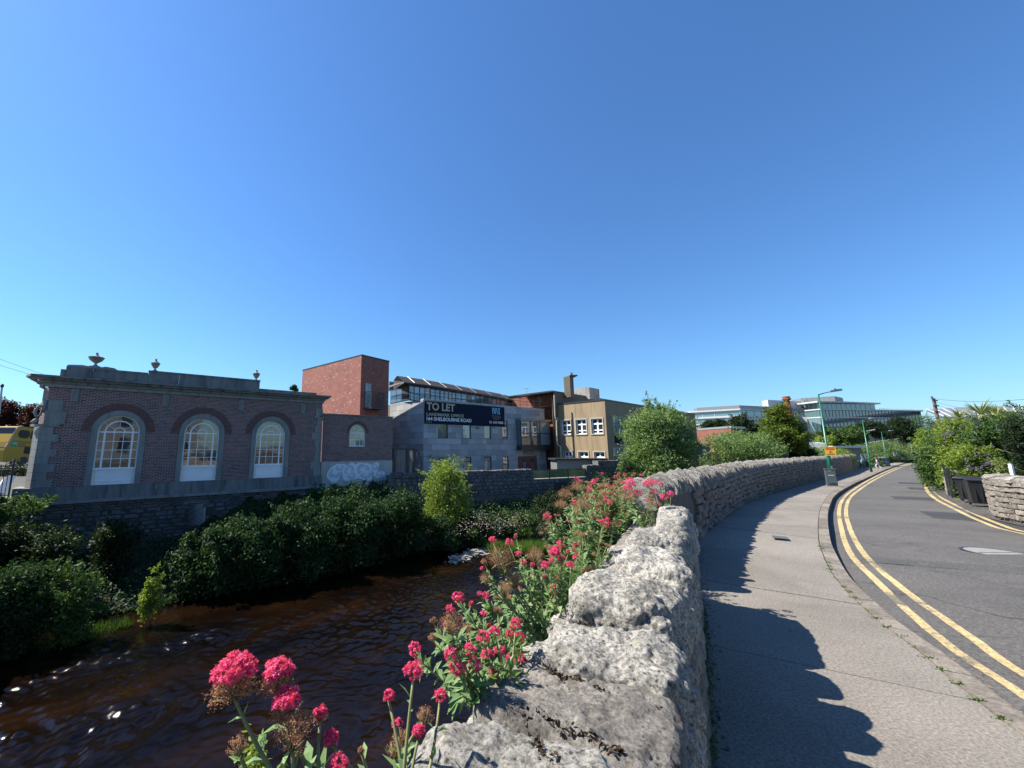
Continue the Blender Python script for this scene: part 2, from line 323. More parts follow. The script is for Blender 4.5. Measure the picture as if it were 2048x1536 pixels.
M['earth']=m_plain('ground earth',(.10,.095,.07),.95,.3,.3,.4,4,.05)
M['green']=m_plain('green lamp post paint',(.012,.15,.085),.35,.15,5,.03,30)
M['galv']=m_plain('galvanised grey',(.45,.46,.45),.4,.15,5,.03,40,metal=.3)
M['cab']=m_plain('grey green cabinet',(.075,.10,.105),.5,.15,3,.05,30)
M['wood']=m_plain('weathered pole wood',(.19,.15,.12),.9,.4,3,.4,25,.02,streak=True)
M['bin']=m_plain('black bin plastic',(.018,.018,.02),.4,.2,5,.05,40)
M['busy']=m_plain('yellow bus paint',(.72,.42,.015),.3,.05,2,0)
M['busg']=m_plain('green logo',(.02,.30,.12),.4,.05,5,0)
M['signy']=m_plain('yellow sign',(.85,.52,.03),.4,.05,4,0)
M['signr']=m_plain('red lettering',(.45,.03,.02),.5,.1,5,0)
M['redch']=m_plain('red chimney brick',(.42,.10,.05),.85,.25,8,.3,25)
M['officeg']=m_plain('grey cladding',(.30,.31,.33),.5,.1,2,.05,10,metal=.2)
M['officew']=m_plain('white cladding',(.62,.63,.62),.5,.06,2,0)
M['officem']=m_plain('mauve mullion',(.36,.34,.38),.5,.1,2,0)
M['skin']=m_plain('skin',(.48,.28,.2),.6,.05,5,0)
M['mint']=m_plain('mint cloth',(.18,.60,.52),.8,.1,8,0)
M['black']=m_plain('black cloth',(.012,.012,.016),.8,.2,8,0)
M['wcloth']=m_plain('white cloth',(.7,.68,.66),.8,.1,8,0)
M['stem']=m_leaf('stem green',[(.10,.13,.05),(.22,.24,.10),(.30,.22,.12)],.1)
M['bark']=m_plain('bark',(.09,.07,.05),.95,.4,6,.7,20,.03)
M['lv_val']=m_leaf('valerian leaf',[(.06,.12,.045),(.14,.235,.09),(.27,.37,.17)],.3)
M['lv_dry']=m_leaf('valerian seed heads',[(.24,.07,.06),(.40,.15,.11),(.46,.28,.17),(.50,.11,.15)],.35)
M['pink']=m_leaf('valerian petals',[(.45,.02,.09),(.66,.05,.17),(.78,.09,.26),(.85,.24,.42)],.35)
M['lv_will']=m_leaf('willow leaf',[(.055,.095,.03),(.10,.155,.055),(.16,.215,.085)],.35)
M['lv_light']=m_leaf('light green leaf',[(.08,.13,.02),(.17,.24,.04),(.28,.34,.08)],.4)
M['lv_dark']=m_leaf('dark leaf',[(.012,.028,.010),(.028,.055,.018),(.05,.09,.03)],.25)
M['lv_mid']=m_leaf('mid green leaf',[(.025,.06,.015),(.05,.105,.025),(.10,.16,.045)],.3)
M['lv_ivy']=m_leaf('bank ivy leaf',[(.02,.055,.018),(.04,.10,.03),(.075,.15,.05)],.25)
M['lv_con']=m_leaf('cypress spray',[(.025,.055,.008),(.07,.11,.012),(.15,.18,.02)],.25)
M['lv_red']=m_leaf('copper beech leaf',[(.035,.010,.010),(.08,.022,.018),(.14,.04,.025)],.3)
M['lv_palm']=m_leaf('cordyline blade',[(.08,.13,.03),(.20,.26,.07),(.34,.34,.12)],.3)
M['lilac']=m_leaf('buddleia flower',[(.16,.11,.24),(.28,.22,.38)],.3)
M['grass']=m_leaf('bank grass',[(.06,.13,.03),(.14,.25,.05),(.25,.36,.10)],.35)
M['pebble']=m_granite('river pebbles',(.55,.52,.46),(.25,.23,.2),scale=10,disp=.4)
def water_mat():
    m,n,p,o=newmat('peaty river water'); tc=N(n,'ShaderNodeTexCoord'); s=tc.outputs['Object']
    mp=N(n,'ShaderNodeMapping'); mp.inputs['Rotation'].default_value=(0,0,R(-40)); n.links.new(s,mp.inputs[0])
    mp2=N(n,'ShaderNodeMapping'); mp2.inputs['Scale'].default_value=(.45,1.3,1); n.links.new(mp.outputs[0],mp2.inputs[0]); s=mp2.outputs[0]
    base=N(n,'ShaderNodeTexNoise',in_Scale=.5,in_Detail=3.); n.links.new(s,base.inputs['Vector'])
    r=ramp(n,[(.35,(.0020,.0013,.0011)),(.55,(.0055,.0028,.0015)),(.72,(.012,.0052,.002))],base.outputs[0]); n.links.new(r.outputs[0],p.inputs['Base Color'])
    p.inputs['Roughness'].default_value=.06; p.inputs['IOR'].default_value=1.33; p.inputs['Specular IOR Level'].default_value=.5
    t1=N(n,'ShaderNodeTexNoise',in_Scale=2.6,in_Detail=4.,in_Roughness=.55,in_Distortion=.6); n.links.new(s,t1.inputs['Vector'])
    t2=N(n,'ShaderNodeTexNoise',in_Scale=9.,in_Detail=5.,in_Roughness=.68,in_Distortion=.3); n.links.new(s,t2.inputs['Vector'])
    mk=N(n,'ShaderNodeTexNoise',in_Scale=.38,in_Detail=3.,in_Distortion=1.2); n.links.new(s,mk.inputs['Vector'])
    mr=ramp(n,[(.42,.18),(.56,.5),(.66,1.)],mk.outputs[0])
    h=N(n,'ShaderNodeMath',operation='MULTIPLY'); n.links.new(t2.outputs[0],h.inputs[0]); n.links.new(mr.outputs[0],h.inputs[1])
    bump(n,p,h.outputs[0],.55,.045)
    return m
M['water']=water_mat()
# ------------------------------------------------------------------ foliage
def quads_obj(name,C,U,V,m,parent=None,smooth=False):
    """many small leaf quads: centre C, half axes U (long) and V (short)"""
    k=len(C); P=np.empty((k,4,3),np.float32)
    P[:,0]=C-U; P[:,1]=C+V-U*.1; P[:,2]=C+U; P[:,3]=C-V-U*.1
    if parent is not None:
        inv=np.array(PM[parent.name].inverted()); P=P@inv[:3,:3].T.astype(np.float32)+inv[:3,3].astype(np.float32)
    me=bpy.data.meshes.new(name); me.vertices.add(4*k); me.vertices.foreach_set('co',P.reshape(-1))
    me.loops.add(4*k); me.loops.foreach_set('vertex_index',np.arange(4*k,dtype=np.int32))
    me.polygons.add(k); me.polygons.foreach_set('loop_start',np.arange(0,4*k,4,dtype=np.int32))
    try: me.polygons.foreach_set('loop_total',np.full(k,4,np.int32))
    except Exception: pass
    me.materials.append(m); me.update(calc_edges=True)
    return link(name,me,parent)
def rdir(k):
    v=rng.normal(size=(k,3)); return v/np.linalg.norm(v,axis=1)[:,None]
def blob_pts(blobs,n,fill=.5):
    vol=np.array([b[1][0]*b[1][1]+b[1][1]*b[1][2]+b[1][0]*b[1][2] for b in blobs]); idx=rng.choice(len(blobs),n,p=vol/vol.sum())
    c=np.array([b[0] for b in blobs])[idx]; r=np.array([b[1] for b in blobs])[idx]
    d=rdir(n); rad=rng.random(n)**fill*.55+.45; rad*=1+.16*rng.normal(size=n); rad*=1+.22*np.sin(d[:,0]*5+c[:,0]*3)*np.cos(d[:,2]*6+c[:,1]*2)+.14*np.sin(d[:,1]*11+d[:,2]*9+c[:,2]*5)
    return c+d*r*rad[:,None], d
def foliage(name,blobs,n,size,m,parent,asp=.45,up=.3,droop=0.,fill=.5,outw=.5):
    C,d=blob_pts(blobs,n,fill)
    nrm=rdir(n)+d*outw; nrm[:,2]+=up; nrm/=np.linalg.norm(nrm,axis=1)[:,None]
    a=rdir(n); a[:,2]-=droop; U=a-nrm*(a*nrm).sum(1)[:,None]; U/=np.linalg.norm(U,axis=1)[:,None]+1e-6
    V=np.cross(nrm,U); s=size*(.6+.8*rng.random(n))[:,None]
    return quads_obj(name,C,U*s*.5,V*s*.5*asp,m,parent)
def crown_blobs(c,r,k,br,seed,flat=.85,jit=1.):
    rr=random.Random(seed); out=[]
    for i in range(k):
        th=rr.uniform(0,2*math.pi); ph=math.acos(rr.uniform(-.75,1)); q=rr.uniform(.45,.95)*jit
        s=br*rr.uniform(.6,1.25)
        out.append(((c[0]+r[0]*q*math.sin(ph)*math.cos(th),c[1]+r[1]*q*math.sin(ph)*math.sin(th),c[2]+r[2]*q*math.cos(ph)),(s,s,s*flat)))
    return out
def trunk_mb(base,top,r0,limbs,seed,spread):
    rr=random.Random(seed); mb=MB(); b=Vector(base); t=Vector(top); mid=b.lerp(t,.5)+Vector((rr.uniform(-.2,.2),rr.uniform(-.2,.2),0))*(t-b).length*.2
    mb.tube([b-Vector((0,0,.2)),b.lerp(mid,.5),mid,t],[r0*1.2,r0,r0*.75,r0*.3],8)
    for i in range(limbs):
        q=rr.uniform(.3,.8); s=b.lerp(t,q); a=rr.uniform(0,6.28); L=spread*rr.uniform(.5,1)
        e=s+Vector((math.cos(a)*L,math.sin(a)*L,L*rr.uniform(.4,1)))
        mb.tube([s,s.lerp(e,.5)+Vector((0,0,-.08*L)),e],[r0*.5,r0*.35,r0*.1],6)
    return mb
def tree(name,label,cat,c,r,ground,nleaf,lsize,m,seed=1,blobs=None,k=16,br=None,asp=.45,up=.3,droop=0.,group=None,bark='bark',r0=.14,limbs=7,fill=.5):
    base=(c[0],c[1],ground); e=empty(name,base); tag(e,label,cat,group)
    trunk_mb(base,(c[0],c[1],c[2]+r[2]*.5),r0,limbs,seed,max(r[0],r[1])*.8).build('trunk',M[bark],e,True,True)
    bl=blobs or crown_blobs(c,r,k,br or min(r)*.5,seed)
    foliage('crown',bl,nleaf,lsize,m,e,asp,up,droop,fill)
    return e
# ================================================================== SETTING
WZ=-4.2
# ---- river, sheet of ground
wm=MB(); wm.add([(-90,-60,WZ-.12),(160,-60,WZ-.12),(160,200,WZ-.12),(-90,200,WZ-.12)],[(0,1,2,3)]); struct(wm.build('deep_water',M['water']))
def river():
    x0,x1,y0,y1,st=-24.,9.,3.,26.,.055; nx=int((x1-x0)/st); ny=int((y1-y0)/st); X,Y=np.meshgrid(np.linspace(x0,x1,nx),np.linspace(y0,y1,ny)); r=np.random.default_rng(3)
    fl=R(52.); U=X*math.sin(fl)+Y*math.cos(fl); V=X*math.cos(fl)-Y*math.sin(fl)          # along and across the current
    wx=.35*np.sin(U*.55+1)+.2*np.sin(V*1.1+U*.3); U2=U+wx+.15*np.sin(V*2.3); V2=V+.3*np.sin(U*.7+.5)
    Z=np.zeros_like(X)
    def waves(n,l0,l1,amp,spread):
        z=np.zeros_like(X)
        for i in range(n):
            L=l0*(l1/l0)**r.random(); a=r.normal()*spread; k=2*math.pi/L; z+=np.sin(k*(U2*math.cos(a)+V2*math.sin(a))+r.random()*6.28+.8*np.sin(V2*k*.21+i))*L
        return z*amp/math.sqrt(n)
    calm=waves(18,.30,1.4,.022,1.0); chop=waves(44,.13,.48,.085,1.2); 
    m=np.zeros_like(X)
    for pts,w_,s_ in (([(-60,1425),(60,1375),(130,1340),(220,1312),(330,1290),(480,1268)],.55,1.25),([(-40,1560),(120,1490),(260,1430),(400,1380),(540,1325),(640,1290)],.6,.8),([(500,1275),(620,1245),(760,1205),(880,1160)],.8,.42),([(0,1530),(80,1500),(160,1470)],.9,1.2),([(560,1420),(700,1330),(850,1250),(960,1180)],1.6,.33),([(150,1300),(240,1270),(330,1245)],.35,.5),([(900,1125),(960,1108),(1040,1098)],.7,.6),([(300,1560),(500,1480),(700,1420)],1.2,.30)):
        P=[GZ(x,y,WZ) for x,y in pts]
        for a,b in zip(P,P[1:]):
            d=b-a; L2=d.x*d.x+d.y*d.y; t=np.clip(((X-a.x)*d.x+(Y-a.y)*d.y)/L2,0,1); D=np.hypot(X-a.x-t*d.x,Y-a.y-t*d.y); m=np.maximum(m,s_*np.exp(-(D/w_)**2))
    m=m*(.65+.35*np.sin(U*2.1+np.sin(V*3))*np.cos(V*2.7))+.36
    Z=WZ+calm+chop*m
    me=bpy.data.meshes.new('river_water'); me.vertices.add(nx*ny); me.vertices.foreach_set('co',np.stack([X,Y,Z],-1).astype(np.float32).reshape(-1))
    i=np.arange(ny-1)[:,None]*nx+np.arange(nx-1)[None,:]; Q=np.stack([i,i+1,i+nx+1,i+nx],-1).reshape(-1).astype(np.int32); k=len(Q)//4
    me.loops.add(4*k); me.loops.foreach_set('vertex_index',Q); me.polygons.add(k); me.polygons.foreach_set('loop_start',np.arange(0,4*k,4,dtype=np.int32)); me.polygons.foreach_set('use_smooth',np.ones(k,dtype=bool)); me.materials.append(M['water']); me.update(calc_edges=True)
    return link('river_water',me)
struct(river())
g=MB(); g.add([(-2500,-2500,-5.5),(2500,-2500,-5.5),(2500,2500,-5.5),(-2500,2500,-5.5)],[(0,1,2,3)]); struct(g.build('ground',M['earth']))
FA=Frame(88,17.6,1996)
# ---- polylines of the road (pixel → falling ground)
def pl(pts,up=0): return [GZ(x,y,0) for x,y in pts]
near_dir=Vector((.52,.854,0))
kerb_a=[Vector((-.95,-5.2,0)),Vector((1.3,-1.4,0)),Vector((2.9,1.3,0))]+pl([(2045,1429),(1893.7,1312),(1792,1240.8),(1716.5,1172.8),(1691,1141.5),(1673.5,1110.7),(1660.4,1077.8),(1655.5,1033.8),(1660,1009.6),(1673.5,987.7),(1706.5,968),(1735,955),(1769,939.8),(1803,928),(1827,922.8)])+[Vector((66,49,0))]
right_a=[Vector((9.4,-3.5,0)),Vector((10.65,1.5,0)),Vector((11.7,5,0)),Vector((12.55,7.9,0))]+pl([(1967.5,1026),(1905,999.5),(1874,984),(1862,971),(1860,960),(1866,948),(1869,937),(1872,929)])+[Vector((75,50,0))]
rwall_a=[Vector((10.6,-3.5,0)),Vector((11.4,1.5,0)),Vector((12.2,5,0)),Vector((13.08,8.93,0)),Vector((14.18,10.16,0)),Vector((14.86,10.83,0)),Vector((16.22,12.25,0)),Vector((17.58,13.57,0)),Vector((20.2,15.6,0)),Vector((25,19.6,0)),Vector((36,28,0)),Vector((52,38,0)),Vector((78,50,0))]
K=resample(kerb_a,.2); Rr=resample(right_a,.2); RW=resample(rwall_a,.3)
def kz(p): return -float(np.interp(p[1],[2,6,8,400],[.035,.06,.12,.12]))
def sample(P,n):
    L=[0]; 
    for a,b in zip(P,P[1:]): L.append(L[-1]+(b-a).length)
    out=[]; j=0
    for i in range(n):
        t=L[-1]*i/(n-1)
        while j<len(P)-2 and L[j+1]<t: j+=1
        q=(t-L[j])/max(L[j+1]-L[j],1e-9); out.append(P[j].lerp(P[j+1],min(max(q,0),1)))
    return out
n=260
ra=MB(); A=[];B=[]
for a,b in zip(sample(K,n),sample(Rr,n)):
    A.append(a);B.append(b)
rows=[]
for k in range(9):
    rows.append([lift(a.lerp(b,k/8))+Vector((0,0,kz(a.lerp(b,k/8)))) for a,b in zip(A,B)])
for k in range(8): ra.strip(rows[k],rows[k+1])
struct(ra.build('road',M['road']))
# ground beyond the right boundary wall, and below the far road
def lifted(P,dz=0): return [lift(p)+Vector((0,0,dz)) for p in P]
bk=sample(Rr,120); rw=sample(RW,120)
vg=MB(); vg.strip([p+Vector((0,0,kz(p)+.02)) for p in lifted(bk)],[p+Vector((0,0,-.02)) for p in lifted(rw)]); struct(vg.build('verge',m_asphalt('dirty verge tarmac',(.12,.11,.10),grit=30,patch=.4)))
rt=MB(); o1=lifted(rw,-.02); o2=[Vector((p.x+500,p.y-60+i*3,p.z-.1)) for i,p in enumerate(o1)]; rt.strip(o1,o2); struct(rt.build('garden_ground',M['earth']))
# ---- pavement bays with joints
WB=[(1.05,1.65),(1.9,3.4),(2.62,4.8),(3.66,6.14),(4.72,7.28),(6.14,8.8),(9.45,12.01),(13.03,14.91),(20.1,20.32),(24.35,23.54),(31.49,29.23),(41.41,36.47),(51.98,43.71),(57.18,46.82),(75,57)]
WBa=[Vector((a,b,0)) for a,b in WB]
WF=resample(WBa,.2)
inner=[Vector((-3.9,-6,0)),Vector((-1.0,-1.5,0))]+WF[2:]
kin=K
def nearest_pair(P,Q,n): return list(zip(sample(P,n),sample(Q,n)))
pv=empty('pavement',(0,0,0)); struct(pv)
# parametrise by stations on the kerb; find opposite point on the wall line by direction
def seg_hit(p,d,P):
    best=None
    for a,b in zip(P,P[1:]):
        e=b-a; den=d.x*e.y-d.y*e.x
        if abs(den)<1e-9: continue
        t=((a.x-p.x)*e.y-(a.y-p.y)*e.x)/den; s=((a.x-p.x)*d.y-(a.y-p.y)*d.x)/den
        if -1e-6<=s<=1+1e-6 and t>0 and (best is None or t<best): best=t
    return None if best is None else p+d*best
innerS=[Vector((-5.4,-6,0)),Vector((-.35,-.25,0)),Vector((2.3,3.95,0))]+WF[14:]
stations=[]; 
for i in range(0,len(K)-1):
    t=(K[min(i+1,len(K)-1)]-K[max(i-1,0)]).normalized(); d=Vector((-t.y,t.x,0)); h=seg_hit(K[i],d,innerS)
    if h is None or (h-K[i]).length>6: continue
    if stations and (h-stations[-1][1]).dot(K[i]-stations[-1][0])<-1e-4: continue
    stations.append((K[i],h))
def arc(i): return (stations[i][0]-stations[i-1][0]).length
bay=[]; acc=0; cuts=[0]
blen=1.75
for i in range(1,len(stations)):
    acc+=arc(i)
    if acc>blen: cuts.append(i); acc=0; blen=random.choice([1.6,1.75,1.9]) if len(cuts)<26 else 6
if cuts[-1]!=len(stations)-1: cuts.append(len(stations)-1)
for ci,(a,b) in enumerate(zip(cuts,cuts[1:])):
    mb=MB(); G=.006
    idx=list(range(a,b+1)); 
    def pt(i,q):
        k,h=stations[i]; return lift(k.lerp(h,q))
    KW=.155
    A=[];B=[]
    for i in idx:
        k,h=stations[i]; L=(h-k).length
        A.append(lift(k.lerp(h,KW/L))); B.append(lift(h+(h-k).normalized()*.1))
    d=(A[1]-A[0]).normalized()*G; A[0]=A[0]+d; B[0]=B[0]+d; A[-1]=A[-1]-d; B[-1]=B[-1]-d
    dz=random.uniform(-.003,.003)
    for P in (A,B):
        for q in range(len(P)): P[q]=P[q]+Vector((0,0,dz))
    mb.strip(A,B); dn=Vector((0,0,-.1)); mb.strip([p+dn for p in A],A); mb.strip(B,[p+dn for p in B])
    for e in (0,-1): mb.add([A[e],B[e],B[e]+dn,A[e]+dn],[(0,1,2,3)])
    mb.build('paving_slab',M['paving2'] if ci%5==2 else M['paving'],pv)
sb=MB(); A=[lift(k.lerp(h,.02))+Vector((0,0,-.035)) for k,h in stations]; B=[lift(h+(h-k).normalized()*.2)+Vector((0,0,-.035)) for k,h in stations]; sb.strip(A,B); struct(sb.build('pavement_bed',M['soil']))
# kerb stones
kb=empty('kerb',(0,0,0)); struct(kb); i=0; nk=0; rest=MB()
while i<len(stations)-5:
    j=min(i+4,len(stations)-1); mb=MB() if nk<90 else rest
    A=[];B=[]
    for q in range(i,j+1):
        k,h=stations[q]; u=(h-k).normalized(); A.append(lift(k)); B.append(lift(k+u*.145))
    d=(A[-1]-A[0]).normalized()*.005; A[0]+=d;B[0]+=d;A[-1]-=d;B[-1]-=d
    up=Vector((0,0,random.uniform(.002,.007))); dn=Vector((0,0,-.2)); A=[p+up for p in A]; B=[p+up for p in B]
    mb.strip(A,B); mb.strip([p+dn for p in A],A); mb.strip(B,[p+dn for p in B])
    for e in (0,-1): mb.add([A[e],B[e],B[e]+dn,A[e]+dn],[(0,1,2,3)])
    if nk<90: mb.build('kerb_stone',M['kerb'],kb)
    nk+=1; i=j
o=rest.build('distant_kerb_stone',M['kerb'],kb); o['kind']='stuff'
# yellow lines
def band(P,off0,off1,dz,name,m,parent=None,jit=0.):
    A=[];B=[]
    for i,p in enumerate(P):
        t=(P[min(i+1,len(P)-1)]-P[max(i-1,0)]).normalized(); nn=Vector((t.y,-t.x,0)); j=random.uniform(-jit,jit)
        for L,o in ((A,off0),(B,off1)):
            q=p+nn*(o+j/lam(p.y)); r=lift(q)+Vector((0,0,kz(q)+dz)); L.append(r)
    mb=MB(); mb.strip(A,B); return mb.build(name,m,parent)
Y1=resample([Vector((-.2,-4.7,0)),Vector((2.3,-.4,0)),Vector((3.35,1.7,0))]+[p for p in pl([(2048,1381.6),(1874.7,1264.6),(1757.6,1160),(1700.6,1100),(1682,1051),(1676.8,1011.8),(1686.7,990),(1706.5,974.5),(1739.5,955.8),(1772,941.5),(1806,929.5),(1829,923.5)])],.15)
Y2=resample([Vector((.1,-4.9,0)),Vector((2.6,-.5,0)),Vector((3.65,1.6,0))]+[p for p in pl([(2048,1339),(1938,1263),(1805,1169.6),(1727.5,1100),(1695.5,1040),(1691,1009.6),(1699,990),(1717,975.5),(1748,957),(1778,943),(1810,930.5),(1830,924.5)])],.15)
for P in (Y1,Y2): struct(band(P,-.036,.040,.006,'yellow_line',M['yellow'],None,.004))
YR1=resample([Vector((8.6,-3.5,0)),Vector((9.7,1.5,0)),Vector((10.75,5,0))]+pl([(2048,1057),(1967.5,1036),(1905,1009),(1867.5,990.4),(1852,973.8),(1849.8,957)]),.2)
struct(band(YR1,-.045,.045,.006,'yellow_line',M['yellow'],None,.004)); struct(band(YR1,.15,.24,.006,'yellow_line',M['yellow'],None,.004))
# asphalt patches (pixel outlines on the road)
def roadpt(x,y,dz):
    p=GA(x,y); q=GZ(x,y,0); r=ray(x,y); z=p.z+kz(q); 
    for _ in range(3):
        t=(z-H)/r.z; pp=r*t; z=zg(pp.y)+kz(pp)
    t=(z-H)/r.z; return Vector((r.x*t,r.y*t,z+dz))
def interp(L,t):
    f=t*(len(L)-1); i=min(int(f),len(L)-2); q=f-i; return (L[i][0]*(1-q)+L[i+1][0]*q,L[i][1]*(1-q)+L[i+1][1]*q)
trench=m_asphalt('old trench asphalt',(.15,.145,.135),grit=40)
for tp_,bt_,m_ in (([(1838,1022),(1958,1028),(2000,1036),(2100,1066)],[(1866,1036),(1948,1042),(2000,1056),(2100,1078)],M['patch']),([(1779,992),(1862,995)],[(1790,998),(1874,1001)],M['patch']),([(1815,974),(1847,975.5)],[(1817,977.5),(1849,979)],M['patch']),([(1795,964),(1846,965.5)],[(1798,966.5),(1846,968)],M['patch']),([(1732,1113),(2120,1140)],[(1736,1124),(2120,1155)],trench)):
    A=[roadpt(*interp(tp_,i/20),.002) for i in range(21)]; B=[roadpt(*interp(bt_,i/20),.002) for i in range(21)]; C2=[a.lerp(b,.5) for a,b in zip(A,B)]
    for c in C2: pass
    mb=MB(); mb.strip(A,B); struct(mb.build('asphalt_patch',m_))
# manhole cover and small pavement cover
c=roadpt(1994,1106,.004); mh=empty('manhole_cover',c); tag(mh,'round pale iron manhole cover set in the grey road','manhole cover')
f=MB(); 
for j in range(32):
    a0,a1=j*math.pi/16,(j+1)*math.pi/16
    f.add([(math.cos(a)*r,math.sin(a)*r,.002) for a,r in ((a0,.34),(a1,.34),(a1,.385),(a0,.385))],[(0,1,2,3)])
f.build('cover_ring',M['dark'],mh)
l=MB(); l.add([(math.cos(j*math.pi/16)*.335,math.sin(j*math.pi/16)*.335,.003) for j in range(32)],[tuple(range(32))]); l.build('cover_lid',m_plain('worn cast iron',(.22,.21,.19),.6,.3,14,.3,60),mh)
l=MB(); l.box(-.3,.3,-.008,.008,.004,.006); l.build('cover_slot',M['dark'],mh)
c=GZ(1560,1075,.0)
sc2=MB(); sc2.box(-.11,.11,-.11,.11,.002,.007); o=sc2.build('stopcock_cover',M['iron']); o.location=c; o.rotation_euler=(0,0,R(-35)); tag(o,'small dark iron cover in the concrete pavement','cover')
c=lift(GZ(1838,935,0))+Vector((0,0,.0))
# ---- banks: water line rising to the far walls
wl=[(-400,1420),(-150,1330),(0,1285),(120,1258),(250,1228),(450,1193),(640,1158),(760,1130),(850,1106),(930,1097),(1060,1089)]
wline=[GZ(x,y,WZ) for x,y in wl]+[Vector((9,25.5,WZ)),Vector((14,29,WZ)),Vector((22,36,WZ)),Vector((34,48,WZ)),Vector((54,68,WZ)),Vector((80,95,WZ))]
FB=[FA.w(-26,-.1,-3.3),FA.w(-7,-.1,-3.3),FA.w(-2,-.1,-3.3),FA.w(1,-.1,-3.2),FA.w(3.5,-.1,-3.1),FA.w(7,-.1,-2.9),FA.w(11,-.1,-2.6),FA.w(14,-.1,-2.4),WP(850,1000,29.),WP(930,1000,30.),WP(1060,1000,32.),
    Vector((15.8,33.5,-2.2)),Vector((21,37,-2.2)),Vector((31,47,-2.2)),Vector((45,60,-2.4)),Vector((66,82,-2.4)),Vector((95,110,-2.4))]
for i in (8,9,10): FB[i].z=-2.5
bankw=[a for a in wline]; nb=len(bankw)
def smooth_line(P,n): return sample(resample(P,.3),n)
W0=smooth_line(wline,200); F0=smooth_line(FB,200)
def bank_pt(i,q):
    a=W0[i]; b=F0[i]; p=a.lerp(b,q); z=WZ-.15+(b.z-WZ+.15)*(q**.8)
    z+=.25*noise.noise(Vector((p.x*.5,p.y*.5,0)))*math.sin(math.pi*q); return Vector((p.x,p.y,z))
bm=MB(); rows=[[bank_pt(i,q) for i in range(200)] for q in np.linspace(0,1,10)]
for a,b in zip(rows,rows[1:]): bm.strip(a,b)
struct(bm.build('river_bank',M['soil'],smooth=True))
# terrace behind the far walls
ter=MB(); a=[p.copy() for p in F0]; 
for p in a: p.z=-1.3
b=[Vector((p.x-900 if i<100 else p.x-900+ (i-100)*12,p.y+700+(200-i)*2,-1.3)) for i,p in enumerate(a)]; ter.strip(a,b); 
ter.strip([Vector((p.x,p.y,-3.5)) for p in a],a)
struct(ter.build('far_terrace',M['earth']))
# far ground past the bend
fg=MB(); fg.add([(60,110,-2.0),(900,70,-2.0),(900,1500,-2.0),(-300,1500,-2.0),(-20,190,-2.0)],[(0,1,2,3,4)]); struct(fg.build('far_ground',M['earth']))
# ================================================================== BUILDING A: brick pump-house style block with arched windows
tA,_=FA.at(66,985); eA=empty('brick_hall',FA.w(0,0,0),FA.rz)
tag(eA,'dark red brick hall above the river with stone cornice and three tall arched windows','building')
def at(x,y,n=0.): return FA.at(x,y,n)
zb=at(88,975.5)[1]; zc=at(124,775)[1]; t1=at(641,900)[0]; t0=at(75,900)[0]
zpl=at(88,1005)[1]
# window geometry: three arched openings
wins=[]
for (xl,xr,yb,ysp) in ((180,267,970,864),(358,432,962,866.5),(507,565,956,869.2)):
    a=at(xl,yb)[0]; b=at(xr,yb)[0]; wins.append((a,b,at((xl+xr)/2,yb)[1],at((xl+xr)/2,ysp)[1]))
wd=sum(b-a for a,b,_,_ in wins)/3; wins=[((a+b)/2-wd/2,(a+b)/2+wd/2,zb,wins[0][3]) for a,b,z,s in wins]
ST_W=.24
def arch_pts(cx,cz,r,k=16,a0=0,a1=math.pi): return [(cx+r*math.cos(a0+(a1-a0)*i/k),cz+r*math.sin(a0+(a1-a0)*i/k)) for i in range(k+1)]
def wall_with_arches(mb,x0,x1,z0,z1,ops,y,depth,k=16):
    """front face at y with arched openings (cx,half width,sill z,spring z); reveals run back by depth"""
    xs=x0
    def q(a,b,c,d): mb.add([(a,y,c),(b,y,c),(b,y,d),(a,y,d)],[(0,1,2,3)])
    for cx,hw,zs,zsp in ops:
        q(xs,cx-hw,z0,z1); xs=cx+hw
        if zs>z0+.001: q(cx-hw,cx+hw,z0,zs)
        P=arch_pts(cx,zsp,hw,k)[::-1]
        for i in range(k):
            a,b=P[i],P[i+1]; mb.add([(a[0],y,a[1]),(b[0],y,b[1]),(b[0],y,z1),(a[0],y,z1)],[(0,1,2,3)])
            mb.add([(a[0],y,a[1]),(a[0],y+depth,a[1]),(b[0],y+depth,b[1]),(b[0],y,b[1])],[(0,1,2,3)])
        for s in (-1,1):
            xx=cx+s*hw; v=[(xx,y,zs),(xx,y+depth,zs),(xx,y+depth,zsp),(xx,y,zsp)]; mb.add(v,[(0,1,2,3)] if s<0 else [(3,2,1,0)])
        mb.add([(cx-hw,y,zs),(cx+hw,y,zs),(cx+hw,y+depth,zs),(cx-hw,y+depth,zs)],[(0,1,2,3)])
    q(xs,x1,z0,z1)
DEEP=9.5
mb=MB(); ops=[((a+b)/2,wd/2+ST_W,zb,s) for a,b,z,s in wins]
wall_with_arches(mb,t0+.05,t1,zb,zc,ops,0.,.25)
LX,LY=t0-.30,.55      # the canted return on the bridge side
mb.add([(t0+.05,0,zb),(t0+.05,0,zc),(LX+.08,LY,zc),(LX+.08,LY,zb)],[(0,1,2,3)]); mb.add([(LX+.08,LY,zb),(LX+.08,LY,zc),(LX+.08,DEEP,zc),(LX+.08,DEEP,zb)],[(0,1,2,3)])
mb.add([(t1,0,zb),(t1,DEEP,zb),(t1,DEEP,zc),(t1,0,zc)],[(0,1,2,3)]); mb.add([(LX,DEEP,zb),(t1,DEEP,zb),(t1,DEEP,zc),(LX,DEEP,zc)],[(3,2,1,0)])
mb.build('brick_wall',M['brickA'],eA)
